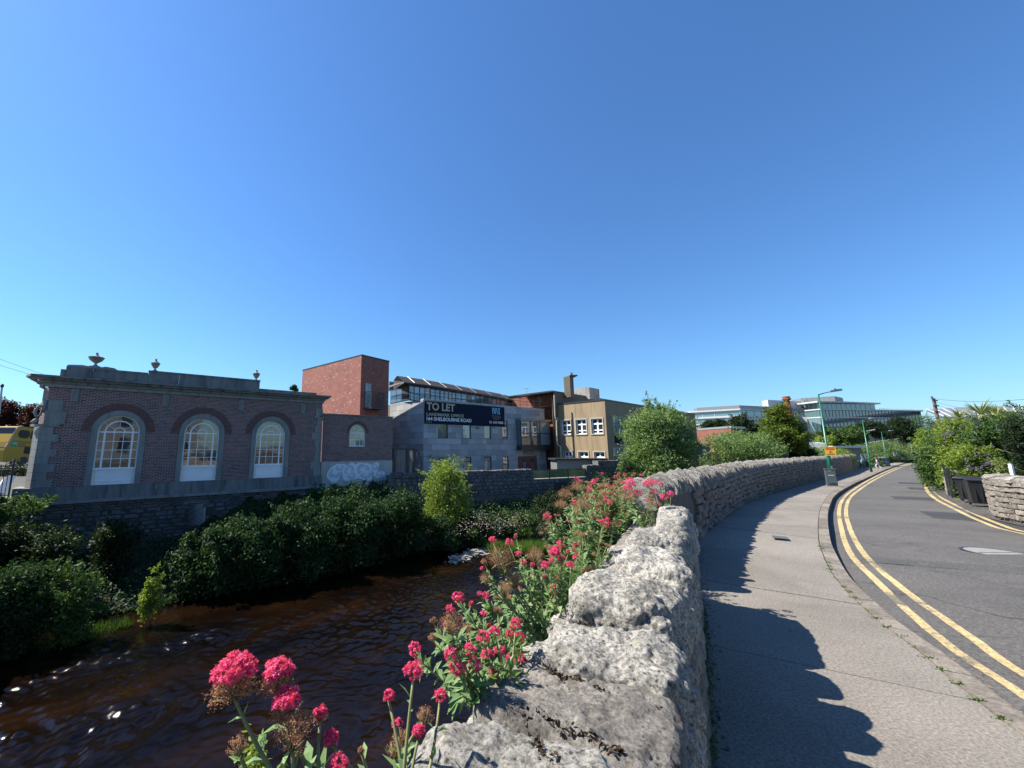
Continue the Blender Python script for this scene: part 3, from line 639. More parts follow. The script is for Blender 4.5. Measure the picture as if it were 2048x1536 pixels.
# interior seen through the windows
ib=MB(); ib.add([(t0,3.2,zb),(t1-.1,3.2,zb),(t1-.1,3.2,zc),(t0,3.2,zc)],[(0,1,2,3)]); ib.box(t0,t1-.1,.5,8,zb-.1,zb-.02); ib.box(t0,t1-.1,.3,8,zc-.5,zc-.4); ib.build('interior_wall',m_plain('dim plaster',(.30,.26,.19),.9,.3,1.2,0),eA)
ib=MB()
for xx in np.arange(t0+1.,t1-.5,1.15): ib.box(xx,xx+.22,1.6,1.8,zb,zc-.5)
ib.build('interior_column',M['cream'],eA)
for cx,hw,zs,zsp in ops:
    cx0=cx; W=wd/2
    # stone surround: jamb blocks and arch ring
    sb_=MB(); k=18
    Po=arch_pts(cx,zsp,W+ST_W,k); Pi=arch_pts(cx,zsp,W,k)
    y0,y1=-.045,.22
    for i in range(k):
        o0,o1,i0,i1=Po[i],Po[i+1],Pi[i],Pi[i+1]
        sb_.add([(o0[0],y0,o0[1]),(o1[0],y0,o1[1]),(i1[0],y0,i1[1]),(i0[0],y0,i0[1])],[(3,2,1,0)][:1])
        sb_.add([(i0[0],y0,i0[1]),(i1[0],y0,i1[1]),(i1[0],y1,i1[1]),(i0[0],y1,i0[1])],[(0,1,2,3)])
        sb_.add([(o0[0],y0,o0[1]),(o1[0],y0,o1[1]),(o1[0],y1,o1[1]),(o0[0],y1,o0[1])],[(3,2,1,0)])
    so=sb_.build('window_surround',M['limestone'],eA)
    for s in (-1,1):
        nbk=5; hz=(zsp-zs)/nbk
        for q in range(nbk):
            bb=MB(); a_,b_=sorted((cx+s*W,cx+s*(W+ST_W))); bb.box(a_,b_,y0-.001*(q%2),y1,zs+q*hz+.004,zs+(q+1)*hz-.004); bb.build('jamb_block',M['limestone'],eA)
    # radial brick arch
    vb=MB(); kk=44; r0,r1=W+ST_W+.005,W+ST_W+.36
    for i in range(kk):
        a0=math.pi*(i+.08)/kk; a1=math.pi*(i+.92)/kk; v=[]
        for y in (-.018,.05):
            for r,a in ((r0,a0),(r1,a0),(r1,a1),(r0,a1)): v.append((cx+r*math.cos(a),y,zsp+r*math.sin(a)))
        vb.add(v,[(3,2,1,0)[::1],(0,1,5,4),(1,2,6,5),(2,3,7,6),(3,0,4,7)])
    o=vb.build('brick_arch',M['voussoir'],eA); o['kind']='stuff'
    # window: frame, bars, panes, panel
    zpan=zs+(zsp-zs)*.30; yw=.14
    fr=MB()
    def ring(r0,r1,k=24,a0=0,a1=math.pi,y=yw,th=.05):
        P=arch_pts(cx,zsp,r0,k,a0,a1); Q=arch_pts(cx,zsp,r1,k,a0,a1)
        for i in range(k):
            v=[(P[i][0],y,P[i][1]),(Q[i][0],y,Q[i][1]),(Q[i+1][0],y,Q[i+1][1]),(P[i+1][0],y,P[i+1][1])]; v+=[(a,y+th,b) for a,_,b in v]
            fr.add(v,[(0,1,2,3),(1,0,4,5),(2,3,7,6)])
    ring(W-.06,W); Wi=W-.27; ring(Wi-.04,Wi+.02); ring(.2,.235)
    for s in (-1,1):
        a_,b_=sorted((cx+s*W,cx+s*(W-.06))); fr.box(a_,b_,yw,yw+.06,zpan,zsp)
        a_,b_=sorted((cx+s*(Wi+.03),cx+s*(Wi-.05))); fr.box(a_,b_,yw-.01,yw+.05,zpan+.06,zsp-.03)
    fr.box(cx-W+.06,cx+W-.06,yw-.012,yw+.05,zsp-.03,zsp+.035); fr.box(cx-W+.06,cx+W-.06,yw-.012,yw+.05,zpan,zpan+.055)
    xsb=[cx-W+.06,cx-Wi,cx-Wi/3,cx+Wi/3,cx+Wi,cx+W-.06]; zsb=[zpan+.055+(zsp-.03-zpan-.055)*q/4 for q in range(5)]
    for x in xsb[2:4]: fr.box(x-.014,x+.014,yw+.004,yw+.034,zsb[0],zsb[-1])
    for z in zsb[1:-1]: fr.box(cx-W+.061,cx+W-.061,yw+.007,yw+.031,z-.014,z+.014)
    for a in (math.pi/2,math.pi/2+.95,math.pi/2-.95):
        ca,sa=math.cos(a),math.sin(a); p,q=(cx+.23*ca,zsp+.23*sa),(cx+(W-.05)*ca,zsp+(W-.05)*sa); nx,nz=-sa*.014,ca*.014
        v=[(p[0]+nx,yw+.002,p[1]+nz),(q[0]+nx,yw+.002,q[1]+nz),(q[0]-nx,yw+.002,q[1]-nz),(p[0]-nx,yw+.002,p[1]-nz)]; v+=[(a_,yw+.03,b_) for a_,_,b_ in v]
        fr.add(v,[(0,1,2,3),(3,2,1,0)[::-1],(0,4,5,1),(2,6,7,3)])
    wo_=fr.build('window_frame',M['white'],eA)
    for i in range(5):
        for j in range(4):
            pn=MB(); pn.add([(xsb[i],yw+.02,zsb[j]),(xsb[i+1],yw+.02,zsb[j]),(xsb[i+1],yw+.02,zsb[j+1]),(xsb[i],yw+.02,zsb[j+1])],[(0,1,2,3)])
            pn.build('pane',M['glassw'] if 'glassw' in M else M['glass'],wo_)
    for a0,a1 in ((0,.62),(.62,math.pi/2),(math.pi/2,math.pi-.62),(math.pi-.62,math.pi)):
        pn=MB(); P=arch_pts(cx,zsp,W-.05,6,a0,a1); pn.add([(cx,yw+.02,zsp)]+[(x,yw+.02,z) for x,z in P],[tuple(range(8))]); pn.build('fanlight_pane',M['glassw'] if 'glassw' in M else M['glass'],wo_)
    pb=MB(); pb.box(cx-W+.003,cx+W-.003,yw-.03,yw+.05,zs+.004,zpan-.002); 
    po=pb.build('window_panel',M['white'],eA)
    pb=MB(); zz0,zz1=zs+.16,zpan-.14
    for (a,b,c,d) in ((cx-W+.12,cx+W-.12,zz0,zz0+.03),(cx-W+.12,cx+W-.12,zz1-.03,zz1),(cx-W+.12,cx-W+.15,zz0,zz1),(cx+W-.15,cx+W-.12,zz0,zz1)): pb.box(a,b,yw-.05,yw-.03,c,d)
    pb.box(cx-W-.02,cx+W+.02,yw-.09,yw,zpan-.05,zpan+.02); pb.build('panel_moulding',M['white'],po)
    sl=MB(); sl.box(cx-W-.03,cx+W+.03,-.09,yw,zs-.035,zs+.012); sl.build('window_sill',M['cornice'],eA)
# quoins on both ends
hq=(at(75,853)[1]-zb)/8
for i in range(8):
    L=.62 if i%2==0 else .42; q=MB(); q.box(t0-.04,t0+L,-.04,.1,zb+i*hq+.005,zb+(i+1)*hq-.005)
    q.prism([(t0-.04,-.04),(LX-.03,LY-.03),(LX-.03,LY+.1),(t0-.04,.1)],zb+i*hq+.005,zb+(i+1)*hq-.005); q.build('quoin_block',M['limestone'],eA)
zq=zb+8*hq; qq=MB(); qq.box(t0-.12,t0+.62,-.1,.05,zq+.004,zq+.12); qq.prism([(t0-.12,-.1),(LX-.16,LY-.1),(LX-.16,LY+.05),(t0-.12,.05)],zq+.004,zq+.12)
qq.build('pilaster_cap',M['limestone'],eA)
q=MB(); z1q=at(110,801)[1]; q.box(t0+.05,t0+.78,-.05,.1,zq+.12,zq+.12+(z1q-zq-.12)*.55); q.box(t0+.12,t0+.62,-.05,.1,zq+.125+(z1q-zq-.12)*.55,z1q)
q.build('quoin_block',M['limestone'],eA)
# carved scroll bracket at the corner
s=MB(); P=[]
for i in range(26):
    a=i/25*4.2*math.pi*.5; r=.06+.30*(1-i/25); P.append((t0-.05-.1+r*math.cos(a)*.6,.05,zq+.62+r*math.sin(a)*1.1))
s.tube(P,[.075*(1-.5*i/25) for i in range(26)],8); s.tube([(t0-.32,.1,zq+.16),(t0-.22,.05,zq+.3),(t0-.02,.02,zq+.75),(t0+.02,.0,z1q)],[.1,.09,.08,.06],8); s.build('scroll_bracket',M['limestone'],eA,smooth=True)
for i in range(8):
    L=[.42,.62,.42,.3][i%4]; q=MB(); hh=(at(641,837)[1]-zb)/8; q.box(t1-L,t1+.03,-.04,.1,zb+i*hh+.005,zb+(i+1)*hh-.005); q.build('quoin_block',M['limestone'],eA)
zq2=zb+8*hh; q=MB(); q.box(t1-.5,t1+.1,-.1,.1,zq2+.004,zq2+.1); q.box(t1-.42,t1+.02,-.05,.1,zq2+.104,zq2+.62); q.build('pilaster_cap',M['limestone'],eA)
s=MB(); s.tube([(t1-.1,-.08,zq2+.12),(t1+.0,-.08,zq2+.2),(t1-.02,-.07,zq2+.45),(t1-.15,-.06,zq2+.6)],[.09,.08,.05,.03],8); s.build('scroll_bracket',M['limestone'],eA,smooth=True)
# brackets hanging below the cornice
for xx,yy,y2 in ((151,779.5,803),(333,790,812),(483,800.5,821),(606,808.5,827)):
    a,z_t=at(xx,yy); _,z_b=at(xx,y2); q=MB(); q.box(a-.13,a+.13,-.06,.05,z_b,z_t+.02)
    for g_ in (-.06,0,.06): q.box(a+g_-.012,a+g_+.012,-.075,-.06,z_b+.06,z_t-.06)
    q.build('console_block',M['limestone'],eA)
# cornice: stepped profile along the front, returning at the corner
def course(name,z0,z1,p,m,seg=None,b=.1):
    xs=[t0-.1-p]; 
    while xs[-1]<t1+p-1.2: xs.append(xs[-1]+(seg or 1.9)*random.uniform(.9,1.1))
    xs[-1]=t1+p; 
    for i,(a,b_) in enumerate(zip(xs,xs[1:])):
        q=MB(); q.box(a+(.003 if i else 0),b_-.003,-p,b,z0+.002,z1-.002)
        if i==0: q.prism([(a,-p),(LX-p*1.2,LY-p*.8),(LX-p*1.2,LY+1.),(a,b)],z0+.002,z1-.002)
        q.build(name,m,eA)
course('architrave_stone',zc,zc+.16,.06,M['limestone'])
course('cornice_stone',zc+.16,zc+.30,.14,M['cornice']); course('cornice_stone',zc+.30,zc+.40,.30,M['cornice'],2.3); course('cornice_stone',zc+.40,zc+.50,.42,M['cornice'],2.6)
# blocking course / parapet: main height then the lower right part
def par(xa,xb,za,zb_,y0=-.02,y1=.3,name='parapet_block'):
    q=MB(); q.box(xa,xb,y0,y1,za,zb_); return q.build(name,M['cornice'],eA)
zt1=at(140,739)[1]; zt=at(316,744)[1]; z0p=zc+.5
tp=[at(x,760)[0] for x in (120,130,296,514,520,634)]
par(tp[0],tp[1]-.01,z0p,z0p+(zt-z0p)*.55,-.15); par(tp[1],tp[1]+.9,z0p,zt-.12,-.12)
xs=list(np.linspace(tp[1]+.9,tp[2],3))
for a,b in zip(xs,xs[1:]): par(a+.004,b-.004,z0p,zt-.18)
par(tp[1]+.95,tp[2]-.02,zt-.175,zt-.09,-.05,.34,'parapet_coping')
xs=list(np.linspace(tp[2],tp[4],5))
for a,b in zip(xs,xs[1:]): par(a+.004,b-.004,z0p,zt-.05,-.05)
par(tp[2]-.02,tp[4]+.02,zt-.045,zt+.04,-.08,.34,'parapet_coping')
xs=list(np.linspace(tp[4],tp[5],4)); zl=at(580,782)[1]
for a,b in zip(xs,xs[1:]): par(a+.004,b-.004,z0p,zl-.06)
par(tp[4]+.03,tp[5]+.02,zl-.055,zl,-.04,.34,'parapet_coping')
# urns
def urn(x,y,s,flat=1.):
    a,_=at(x,745); _,z0=at(x,y); 
    pr=[(.13,0),(.13,.06),(.06,.10),(.05,.17),(.10,.20),(.19*flat,.34),(.235*flat,.48),(.25*flat,.50),(.22*flat,.53),(.12,.58),(.07,.66),(.05,.70),(.065,.74),(.03,.79)]
    q=MB(); q.lathe([(r*s,z*s) for r,z in pr],(a,.15,z0),18); o=q.build('urn_finial',M['limestone'],eA,smooth=True)
    return a,z0
a,z0=urn(188,732,.9,1.45); q=MB(); q.slab([(a-1.0,zt-.1),(a+.9,zt-.1),(a+.75,zt),(a+.4,zt+.04),(a+.28,z0-.02),(a-.28,z0-.02),(a-.45,zt+.02),(a-.95,zt-.02)],0.,.3); q.box(a-.2,a+.2,.0,.3,z0-.02,z0+.01); q.build('scrolled_pedestal',M['limestone'],eA)
a,z0=urn(309,741.5,.85); par(a-.16,a+.16,zt-.045,z0,-.0,.3,'pedestal_block')
a,z0=urn(514,761,.85); par(a-.16,a+.16,zt-.045,z0,-.0,.3,'pedestal_block')
rf=MB(); rf.box(LX+.2,t1-.1,.3,DEEP-.1,z0p-.1,z0p+.05); rf.build('flat_roof',M['roofm'],eA)
# plinth band and ledge
xs=list(np.linspace(t0-.55,t1+.15,9)); zle=at(88,1003)[1]
for i,(a,b) in enumerate(zip(xs,xs[1:])):
    q=MB(); q.box(a+.003,b-.003,-.12,.2,zle,zb-.003)
    q.build('plinth_stone',M['cornice'],eA)
q=MB(); q.prism([(t0-.55,-.12),(LX-.4,LY),(LX-.4,LY+1),(t0,.2)],zle-.1,zb-.003); q.build('plinth_stone',M['cornice'],eA)
for i,(a,b) in enumerate(zip(xs,xs[1:])):
    q=MB(); q.box(a+.002,b-.002,-.24,.2,zle-.14,zle-.002); q.build('ledge_stone',M['limestone'],eA)
# river retaining wall of rubble beneath: its own thing
eR=empty('river_retaining_wall',FA.w(0,0,0),FA.rz); tag(eR,'dark rubble stone retaining wall dropping from the brick hall to the river','wall')
q=MB(); zt_=zle-.145; q.box(t0-8,t1+5,-.02,1.,-5.2,zt_); q.build('wall_core',M['mortar'],eR)
JM=[]
def jitbox(nm,m,jx=.12,bev=.14,seed=0):
    rr=random.Random(seed); b=bev
    mb=MB(); c=[]
    # chamfered unit block: front face inset
    for (x,z) in ((-.5,-.5),(.5,-.5),(.5,.5),(-.5,.5)):
        c.append((x*(1-rr.uniform(0,jx)),z*(1-rr.uniform(0,jx))))
    back=[(x,.5,z) for x,z in c]; mid=[(x,-.15,z) for x,z in c]; fr=[(x*(1-b*2),-.5+rr.uniform(0,.25),z*(1-b*2)) for x,z in c]
    mb.add(back+mid+fr,[(0,1,5,4)[::-1],(1,2,6,5)[::-1],(2,3,7,6)[::-1],(3,0,4,7)[::-1],(4,5,9,8),(5,6,10,9),(6,7,11,10),(7,4,8,11),(8,9,10),(8,10,11)])
    me=bpy.data.meshes.new(nm); me.from_pydata(mb.v,[],mb.f); me.materials.append(m); me.update(); return me
def put(me,name,parent,loc,scl,rot=(0,0,0)):
    o=bpy.data.objects.new(name,me); col.objects.link(o); o.parent=parent; o.location=loc; o.scale=scl; o.rotation_euler=rot; return o
RM=[jitbox('rubble_block',M['rubble'],seed=i) for i in range(8)]
z=zt_; cnt=0
while z>-3.3 and cnt<290:
    h=random.uniform(.12,.24); x=t0-1.2+random.uniform(0,.3)
    while x<(9.5 if z>-2.2 else 5.5) and cnt<290:
        L=random.uniform(.28,.75); cx_=x+L/2; 
        a,b=at(392,1005)[0]-.55,at(392,1005)[0]+.55
        if not(z>-2.5 and z<zt_-.12 and a<cx_<b):
            put(random.choice(RM),'rubble_stone',eR,(cx_,-.05-random.uniform(0,.03),z-h/2),(L-.025,.14,h-.02),(0,random.uniform(-.03,.03),0)); cnt+=1
        x+=L
    z-=h
a=at(390,1010)[0]; q=MB(); z1_=at(390,1008)[1]; z2_=at(390,1050)[1]; q.box(a-.5,a+.5,-.10,.05,z2_,z1_); q.build('blocked_opening',M['rendergrey'],eR)
q=MB(); q.box(a-.62,a+.62,-.1,.05,z1_,z1_+.1); q.box(a-.6,a-.5,-.08,.05,z2_,z1_); q.box(a+.5,a+.6,-.08,.05,z2_,z1_); q.build('opening_surround',M['limestone'],eR)
# ================================================================== ANNEX
eN=empty('brick_annex',FA.w(0,0,0),FA.rz); tag(eN,'low brick annex with one small arched window and graffiti on its pale base','building')
x0,x1=t1+.16,at(785,880,.25)[0]; Y0=.25
zt_n=at(717,832,.25)[1]; zbn=at(717,922,.25)[1]; wl_,wr_=at(699,870,.25)[0],at(731,870,.25)[0]; cxn=(wl_+wr_)/2; hwn=(wr_-wl_)/2; zsn=at(715,893,.25)[1]; zspn=at(715,866,.25)[1]
mb=MB(); wall_with_arches(mb,x0,x1,zbn,zt_n,[(cxn,hwn,zsn,zspn)],Y0,.15)
mb.add([(x1,Y0,zbn),(x1,6,zbn),(x1,6,zt_n),(x1,Y0,zt_n)],[(0,1,2,3)]); mb.add([(x0,6,zt_n-.05),(x1,6,zt_n-.05),(x1,Y0+.01,zt_n-.05),(x0,Y0+.01,zt_n-.05)],[(3,2,1,0)])
mb.build('brick_wall',M['brickA'],eN)
q=MB(); q.box(x0,x1+.03,Y0-.06,Y0+.22,zt_n,zt_n+.07); q.build('wall_coping',M['cornice'],eN)
q=MB(); q.box(x0,x1,Y0-.02,Y0+.2,-3.2,zbn-.004); ro=q.build('rendered_base',M['rendergrey'],eN)
vb=MB(); kk=22
for i in range(kk):
    a0=math.pi*(i+.08)/kk; a1=math.pi*(i+.92)/kk; v=[]
    for y in (Y0-.015,Y0+.05):
        for r,a in ((hwn+.005,a0),(hwn+.22,a0),(hwn+.22,a1),(hwn+.005,a1)): v.append((cxn+r*math.cos(a),y,zspn+r*math.sin(a)))
    vb.add(v,[(3,2,1,0),(0,1,5,4),(1,2,6,5),(2,3,7,6),(3,0,4,7)])
o=vb.build('brick_arch',M['voussoir'],eN); o['kind']='stuff'
fr=MB(); yw=Y0+.08
def ringN(r0,r1,k=16):
    P=arch_pts(cxn,zspn,r0,k); Q=arch_pts(cxn,zspn,r1,k)
    for i in range(k):
        v=[(P[i][0],yw,P[i][1]),(Q[i][0],yw,Q[i][1]),(Q[i+1][0],yw,Q[i+1][1]),(P[i+1][0],yw,P[i+1][1])]; v+=[(a,yw+.05,b) for a,_,b in v]; fr.add(v,[(0,1,2,3),(1,0,4,5),(2,3,7,6)])
ringN(hwn-.045,hwn); ringN(.1,.125)
fr.box(cxn-hwn,cxn-hwn+.045,yw,yw+.05,zsn,zspn); fr.box(cxn+hwn-.045,cxn+hwn,yw,yw+.05,zsn,zspn); fr.box(cxn-hwn+.045,cxn+hwn-.045,yw,yw+.05,zsn,zsn+.06); fr.box(cxn-hwn+.045,cxn+hwn-.045,yw-.005,yw+.05,zspn-.02,zspn+.025)
for x in (cxn-hwn/3,cxn+hwn/3): fr.box(x-.012,x+.012,yw+.005,yw+.04,zsn+.06,zspn-.02)
zm=(zsn+zspn)/2; fr.box(cxn-hwn+.045,cxn+hwn-.045,yw+.008,yw+.038,zm-.012,zm+.012)
for a in (math.pi/2,math.pi/2+.8,math.pi/2-.8):
    ca,sa=math.cos(a),math.sin(a); fr.tube([(cxn+.12*ca,yw+.02,zspn+.12*sa),(cxn+(hwn-.03)*ca,yw+.02,zspn+(hwn-.03)*sa)],.012,6)
wo_=fr.build('window_frame',M['white'],eN)
for i in range(3):
    for j in range(2):
        xa=cxn-hwn+2*hwn*i/3; za=zsn+(zspn-zsn)*j/2; pn=MB(); pn.add([(xa,yw+.03,za),(xa+2*hwn/3,yw+.03,za),(xa+2*hwn/3,yw+.03,za+(zspn-zsn)/2),(xa,yw+.03,za+(zspn-zsn)/2)],[(0,1,2,3)]); pn.build('pane',M['glassb'],wo_)
pn=MB(); pn.add([(x,yw+.03,z) for x,z in arch_pts(cxn,zspn,hwn-.02,16)],[tuple(range(17))]); pn.build('fanlight_pane',M['glass'],wo_)
# graffiti: overlapping bubble letter shapes in white with grey fill
gx=[at(x,940,.25)[0] for x in (655,768)]; gz0,gz1=at(700,962,.25)[1],at(700,924,.25)[1]; Wd=gx[1]-gx[0]; Hh=gz1-gz0
gw,gg=MB(),MB(); rr=random.Random(3)
def blob(mb,cx,cz,rx,rz_,y,seed,k=22,tilt=0.):
    r2=random.Random(seed); ph=[r2.uniform(0,6.28) for _ in range(3)]; v=[]
    for i in range(k):
        a=2*math.pi*i/k; q=1+.13*math.sin(2*a+ph[0])+.09*math.sin(3*a+ph[1])+.04*math.sin(5*a+ph[2]); x=rx*q*math.cos(a); z=rz_*q*math.sin(a); v.append((cx+x+tilt*z,y,cz+z))
    mb.add(v,[tuple(range(k))])
for i,(u,v_,rx,rz_) in enumerate(((.12,.45,.13,.42),(.2,.7,.10,.22),(.36,.5,.12,.45),(.40,.25,.12,.22),(.60,.55,.14,.48),(.66,.25,.13,.26),(.82,.68,.09,.24),(.90,.3,.10,.22))):
    cx_,cz_=gx[0]+u*Wd,gz0+v_*Hh
    blob(gw,cx_,cz_,rx*Wd,rz_*Hh,Y0-.024-.0015*i,i,tilt=.1); blob(gg,cx_+.02,cz_,rx*Wd*.72,rz_*Hh*.74,Y0-.0247-.0015*i,i+3,tilt=.1)
    blob(gw,cx_+.01,cz_+.05*Hh,rx*Wd*.33,rz_*Hh*.30,Y0-.0254-.0015*i,i+9,tilt=.3)
go=gw.build('graffiti_outline',M['paintw'],ro); go2=gg.build('graffiti_fill',M['paintg'],ro)
# ================================================================== BRICK TOWER
def xy(x,Y): p=WP(x,892,Y); return Vector((p.x,p.y,0))
C=xy(717.6,32.); aR=azx(1500); aL=azx(20); dR=Vector((math.sin(aR),math.cos(aR),0)); dL=Vector((math.sin(aL),math.cos(aL),0))
def hit(p,d,x):
    r=ray(x,892); k=r.x/r.y; s_=(k*p.y-p.x)/(d.x-k*d.y); return p+d*s_, s_
pr,sr=hit(C,dR,775); plh,sl_=hit(C,dL,597)
zT=WP(717.6,711,32.).z
eT=empty('brick_tower',C,math.pi/2-aR); tag(eT,'tall orange red brick tower block with mottled sunlit side and a narrow balcony window','building')
mb=MB(); mb.prism([C,pr,pr+dL*sl_,plh],-1.5,zT); 
inv=PM[eT.name].inverted(); mb.build('brick_wall',M['brickT'],eT,True)
q=MB(); ex=.08
cc=(C+pr+dL*sl_+plh)/1 if False else None
P4=[C,pr,pr+dL*sl_,plh]; cen=sum(P4,Vector())/4; q.prism([cen+(p-cen)*1.012 for p in P4],zT,zT+.1); q.build('roof_coping',M['dark'],eT,True)
FT=Frame(717.6,32.,1500)
a0,z0=FT.at(729,815.5); a1,z1=FT.at(742,768); q=MB()
for (u0,u1,v0,v1) in ((a0,a0+.09,z0,z1),(a1-.09,a1,z0,z1),(a0+.09,a1-.09,z1-.09,z1),(a0+.09,a1-.09,z0,z0+.09),((a0+a1)/2-.03,(a0+a1)/2+.03,z0+.09,z1-.09)): q.box(u0,u1,-.06,.0,v0,v1)
wo_=q.build('window_frame',M['galv'],eT)
for u0,u1 in ((a0+.09,(a0+a1)/2-.03),((a0+a1)/2+.03,a1-.09)):
    q=MB(); q.box(u0,u1,-.03,-.003,z0+.09,z1-.09); q.build('pane',M['glassb'],wo_)
q=MB(); a2=FT.at(755,800)[0]; zr=FT.at(742,787)[1]
q.box(a0-.1,a2,-.95,-.0,z0-.12,z0); 
for i in range(13):
    x=a0-.1+(a2-a0+.1)*i/12; q.box(x-.012,x+.012,-.94,-.915,z0,zr)
for yy in (-.94,): q.box(a0-.12,a2+.02,yy-.02,yy+.03,zr,zr+.05)
for x in (a0-.1,a2-.04):
    q.box(x,x+.04,-.9,-.0,zr,zr+.05)
    for i in range(6): q.box(x,x+.02,-.8+i*.14,-.78+i*.14,z0,zr)
q.build('juliet_balcony',M['dark'],eT)
# ================================================================== GREY STONE OFFICE
FG=Frame(847,34.,1949); gat=lambda x,y,n=0.: FG.at(x,y,n)
eG=empty('stone_office',FG.w(0,0,0),FG.rz); tag(eG,'three storey office clad in grey stone slabs with a curved glazed top floor','building')
zGt=gat(847,799)[1]; gR=gat(1092,900)[0]; zG0=-1.6
aLf=azx(205); dl=Vector((math.sin(aLf),math.cos(aLf),0)); lf,sl=hit(FG.o,dl,779); inv=PM[eG.name].inverted(); LF=inv@lf
mb=MB(); mb.prism([(0.03,.06),(gR-.03,.06),(gR-.03,9),(LF.x+.03,LF.y+8),(LF.x+.06,LF.y)],zG0,zGt-.03); mb.build('wall_core',M['mortar'],eG)
G3=lambda X,Y: (760+X/4.8,700+Y/4.8)
def g3(X,Y,n=0.): return gat(*G3(X,Y),n)
# openings in the front (t0,t1,z0,z1)
opn=[]
ws=[(558,652),(795,874),(997,1066),(1172,1228)]
zu0=g3(700,850)[1]; zu1=g3(1200,676)[1]; zw0=g3(1100,1168)[1]; zw1=g3(1100,1022)[1]
for a,b in ws: opn.append((g3(a,850)[0],g3(b,850)[0],zu0,zu1)); 
for a,b in ws: opn.append((g3(a,850)[0],g3(b,850)[0],zw0,zw1))
zd1=g3(1420,1020)[1]; opn.append((g3(1325,1100)[0],g3(1510,1100)[0],zG0,zd1))
rows_=[]; ch=(zu0-zw0)/6; zz=zw0-ch*2
while zz<zGt-.05: rows_.append(zz); zz+=ch
npan=0
PMs={}
def panelbox(x0,x1,y0,y1,z0,z1):
    q=MB(); q.box(x0,x1,y0,y1,z0,z1); return q
def clip(x0,x1,z0,z1):
    segs=[(x0,x1,z0,z1)]
    for (a,b,c,d) in opn:
        out=[]
        for (u0,u1,v0,v1) in segs:
            if b<=u0 or a>=u1 or d<=v0+.01 or c>=v1-.01: out.append((u0,u1,v0,v1)); continue
            if a-u0>.06: out.append((u0,a,v0,v1))
            if u1-b>.06: out.append((b,u1,v0,v1))
            if c-v0>.04: out.append((max(u0,a),min(u1,b),v0,c))
            if v1-d>.04: out.append((max(u0,a),min(u1,b),d,v1))
        segs=out
    return segs
for ri,zr0 in enumerate(rows_):
    x=-(.45 if ri%2 else 0.); zr1=min(zr0+ch,zGt)
    while x<gR:
        L=random.choice([.9,.9,.6,1.1]); a=max(x,0.); b=min(x+L,gR); 
        if b-a>.1:
            for (u0,u1,v0,v1) in clip(a,b,zr0,zr1):
                q=MB(); q.box(u0+.008,u1-.008,-.0-random.uniform(0,.004),.05,v0+.008,v1-.008); q.build('stone_panel',M['slab'],eG)
        x+=L
# left return panels
Ll=math.hypot(LF.x,LF.y); ul=Vector((LF.x,LF.y,0))/Ll; nl=Vector((ul.y,-ul.x,0)); 
if nl.x>0: nl=-nl
for ri,zr0 in enumerate(rows_):
    x=-(.6 if ri%2 else 0.)
    while x<Ll:
        L=1.2; a=max(x,0.03); b=min(x+L,Ll)
        if b-a>.1:
            q=MB(); p0=ul*(a+.008); p1=ul*(b-.008); o_=nl*(.03+random.uniform(0,.004)); i_=-nl*.02; q.prism([p0+o_,p1+o_,p1+i_,p0+i_],zr0+.008,min(zr0+ch,zGt)-.008); q.build('stone_panel',M['slab'],eG)
        x+=L
for (a,b,c,d) in opn[:8]:
    q=MB(); w_=.06
    for (u0,u1,v0,v1) in ((a,a+w_,c,d),(b-w_,b,c,d),(a+w_,b-w_,c,c+w_),(a+w_,b-w_,d-w_,d),(b-w_*2.4,b-w_,c+w_,d-w_)): q.box(u0,u1,.03,.059,v0,v1)
    q.box(a+w_,b-w_,.032,.058,c+(d-c)*.72,c+(d-c)*.72+.05); f_=q.build('window_frame',M['dark'],eG)
    q=MB(); q.box(a+w_,b-w_*2.4,.045,.057,c+w_,d-w_); q.build('pane',M['glassb'],f_)
q=MB(); q.box(-.03,gR+.03,-.05,.4,zGt,zGt+.07); q.build('terrace_coping',M['officew'],eG)
# recess with red brick and two arched lights
a,b,c,d=opn[8]; q=MB(); q.box(a,b,.05,.058,c,d); q.build('recessed_brickwork',M['brickR'],eG)
for X in (1388,1468):
    t_=g3(X,1100)[0]; z0_=g3(X,1160)[1]; z1_=g3(X,1045)[1]; q=MB(); q.slab([(t_-.3,z0_),(t_+.3,z0_),(t_+.3,z1_-.3)]+arch_pts(t_,z1_-.3,.3,10)[1:-1]+[(t_-.3,z1_-.3)],.02,.049); f_=q.build('arched_window',M['dark'],eG)
    q=MB(); q.box(t_-.24,t_-.02,.012,.02,z0_,z1_-.3); q.box(t_+.02,t_+.24,.012,.02,z0_,z1_-.3); q.build('pane',M['glassb'],f_)
# glass bay
ba,bz0=g3(1312,915); bb_=g3(1590,915)[0]; bz1=g3(1312,680)[1]; 
q=MB(); q.box(ba-.1,bb_+.15,-.75,.0,bz1,bz1+.16); q.box(ba-.15,bb_+.2,-.85,0.,bz1+.16,bz1+.22); q.build('bay_roof',M['galv'],eG)
q=MB(); q.box(ba-.05,bb_+.1,-.72,.0,bz0-.42,bz0); q.box(ba-.12,bb_+.18,-.8,0.,bz0-.5,bz0-.42); q.build('bay_base',M['dark'],eG)
fr=MB(); fx=[ba,ba+(bb_-ba)*.33,ba+(bb_-ba)*.64,bb_]; zm=(bz0+bz1)/2
for x in fx: fr.box(x-.035,x+.035,-.7,-.63,bz0,bz1)
fr.box(ba,bb_,-.695,-.635,zm-.03,zm+.03); fr.box(bb_-.03,bb_+.03,-.08,-.0,bz0,bz1)
for z in (bz0,bz1-.06): fr.box(ba,bb_,-.694,-.636,z,z+.06)
f_=fr.build('bay_frame',M['dark'],eG)
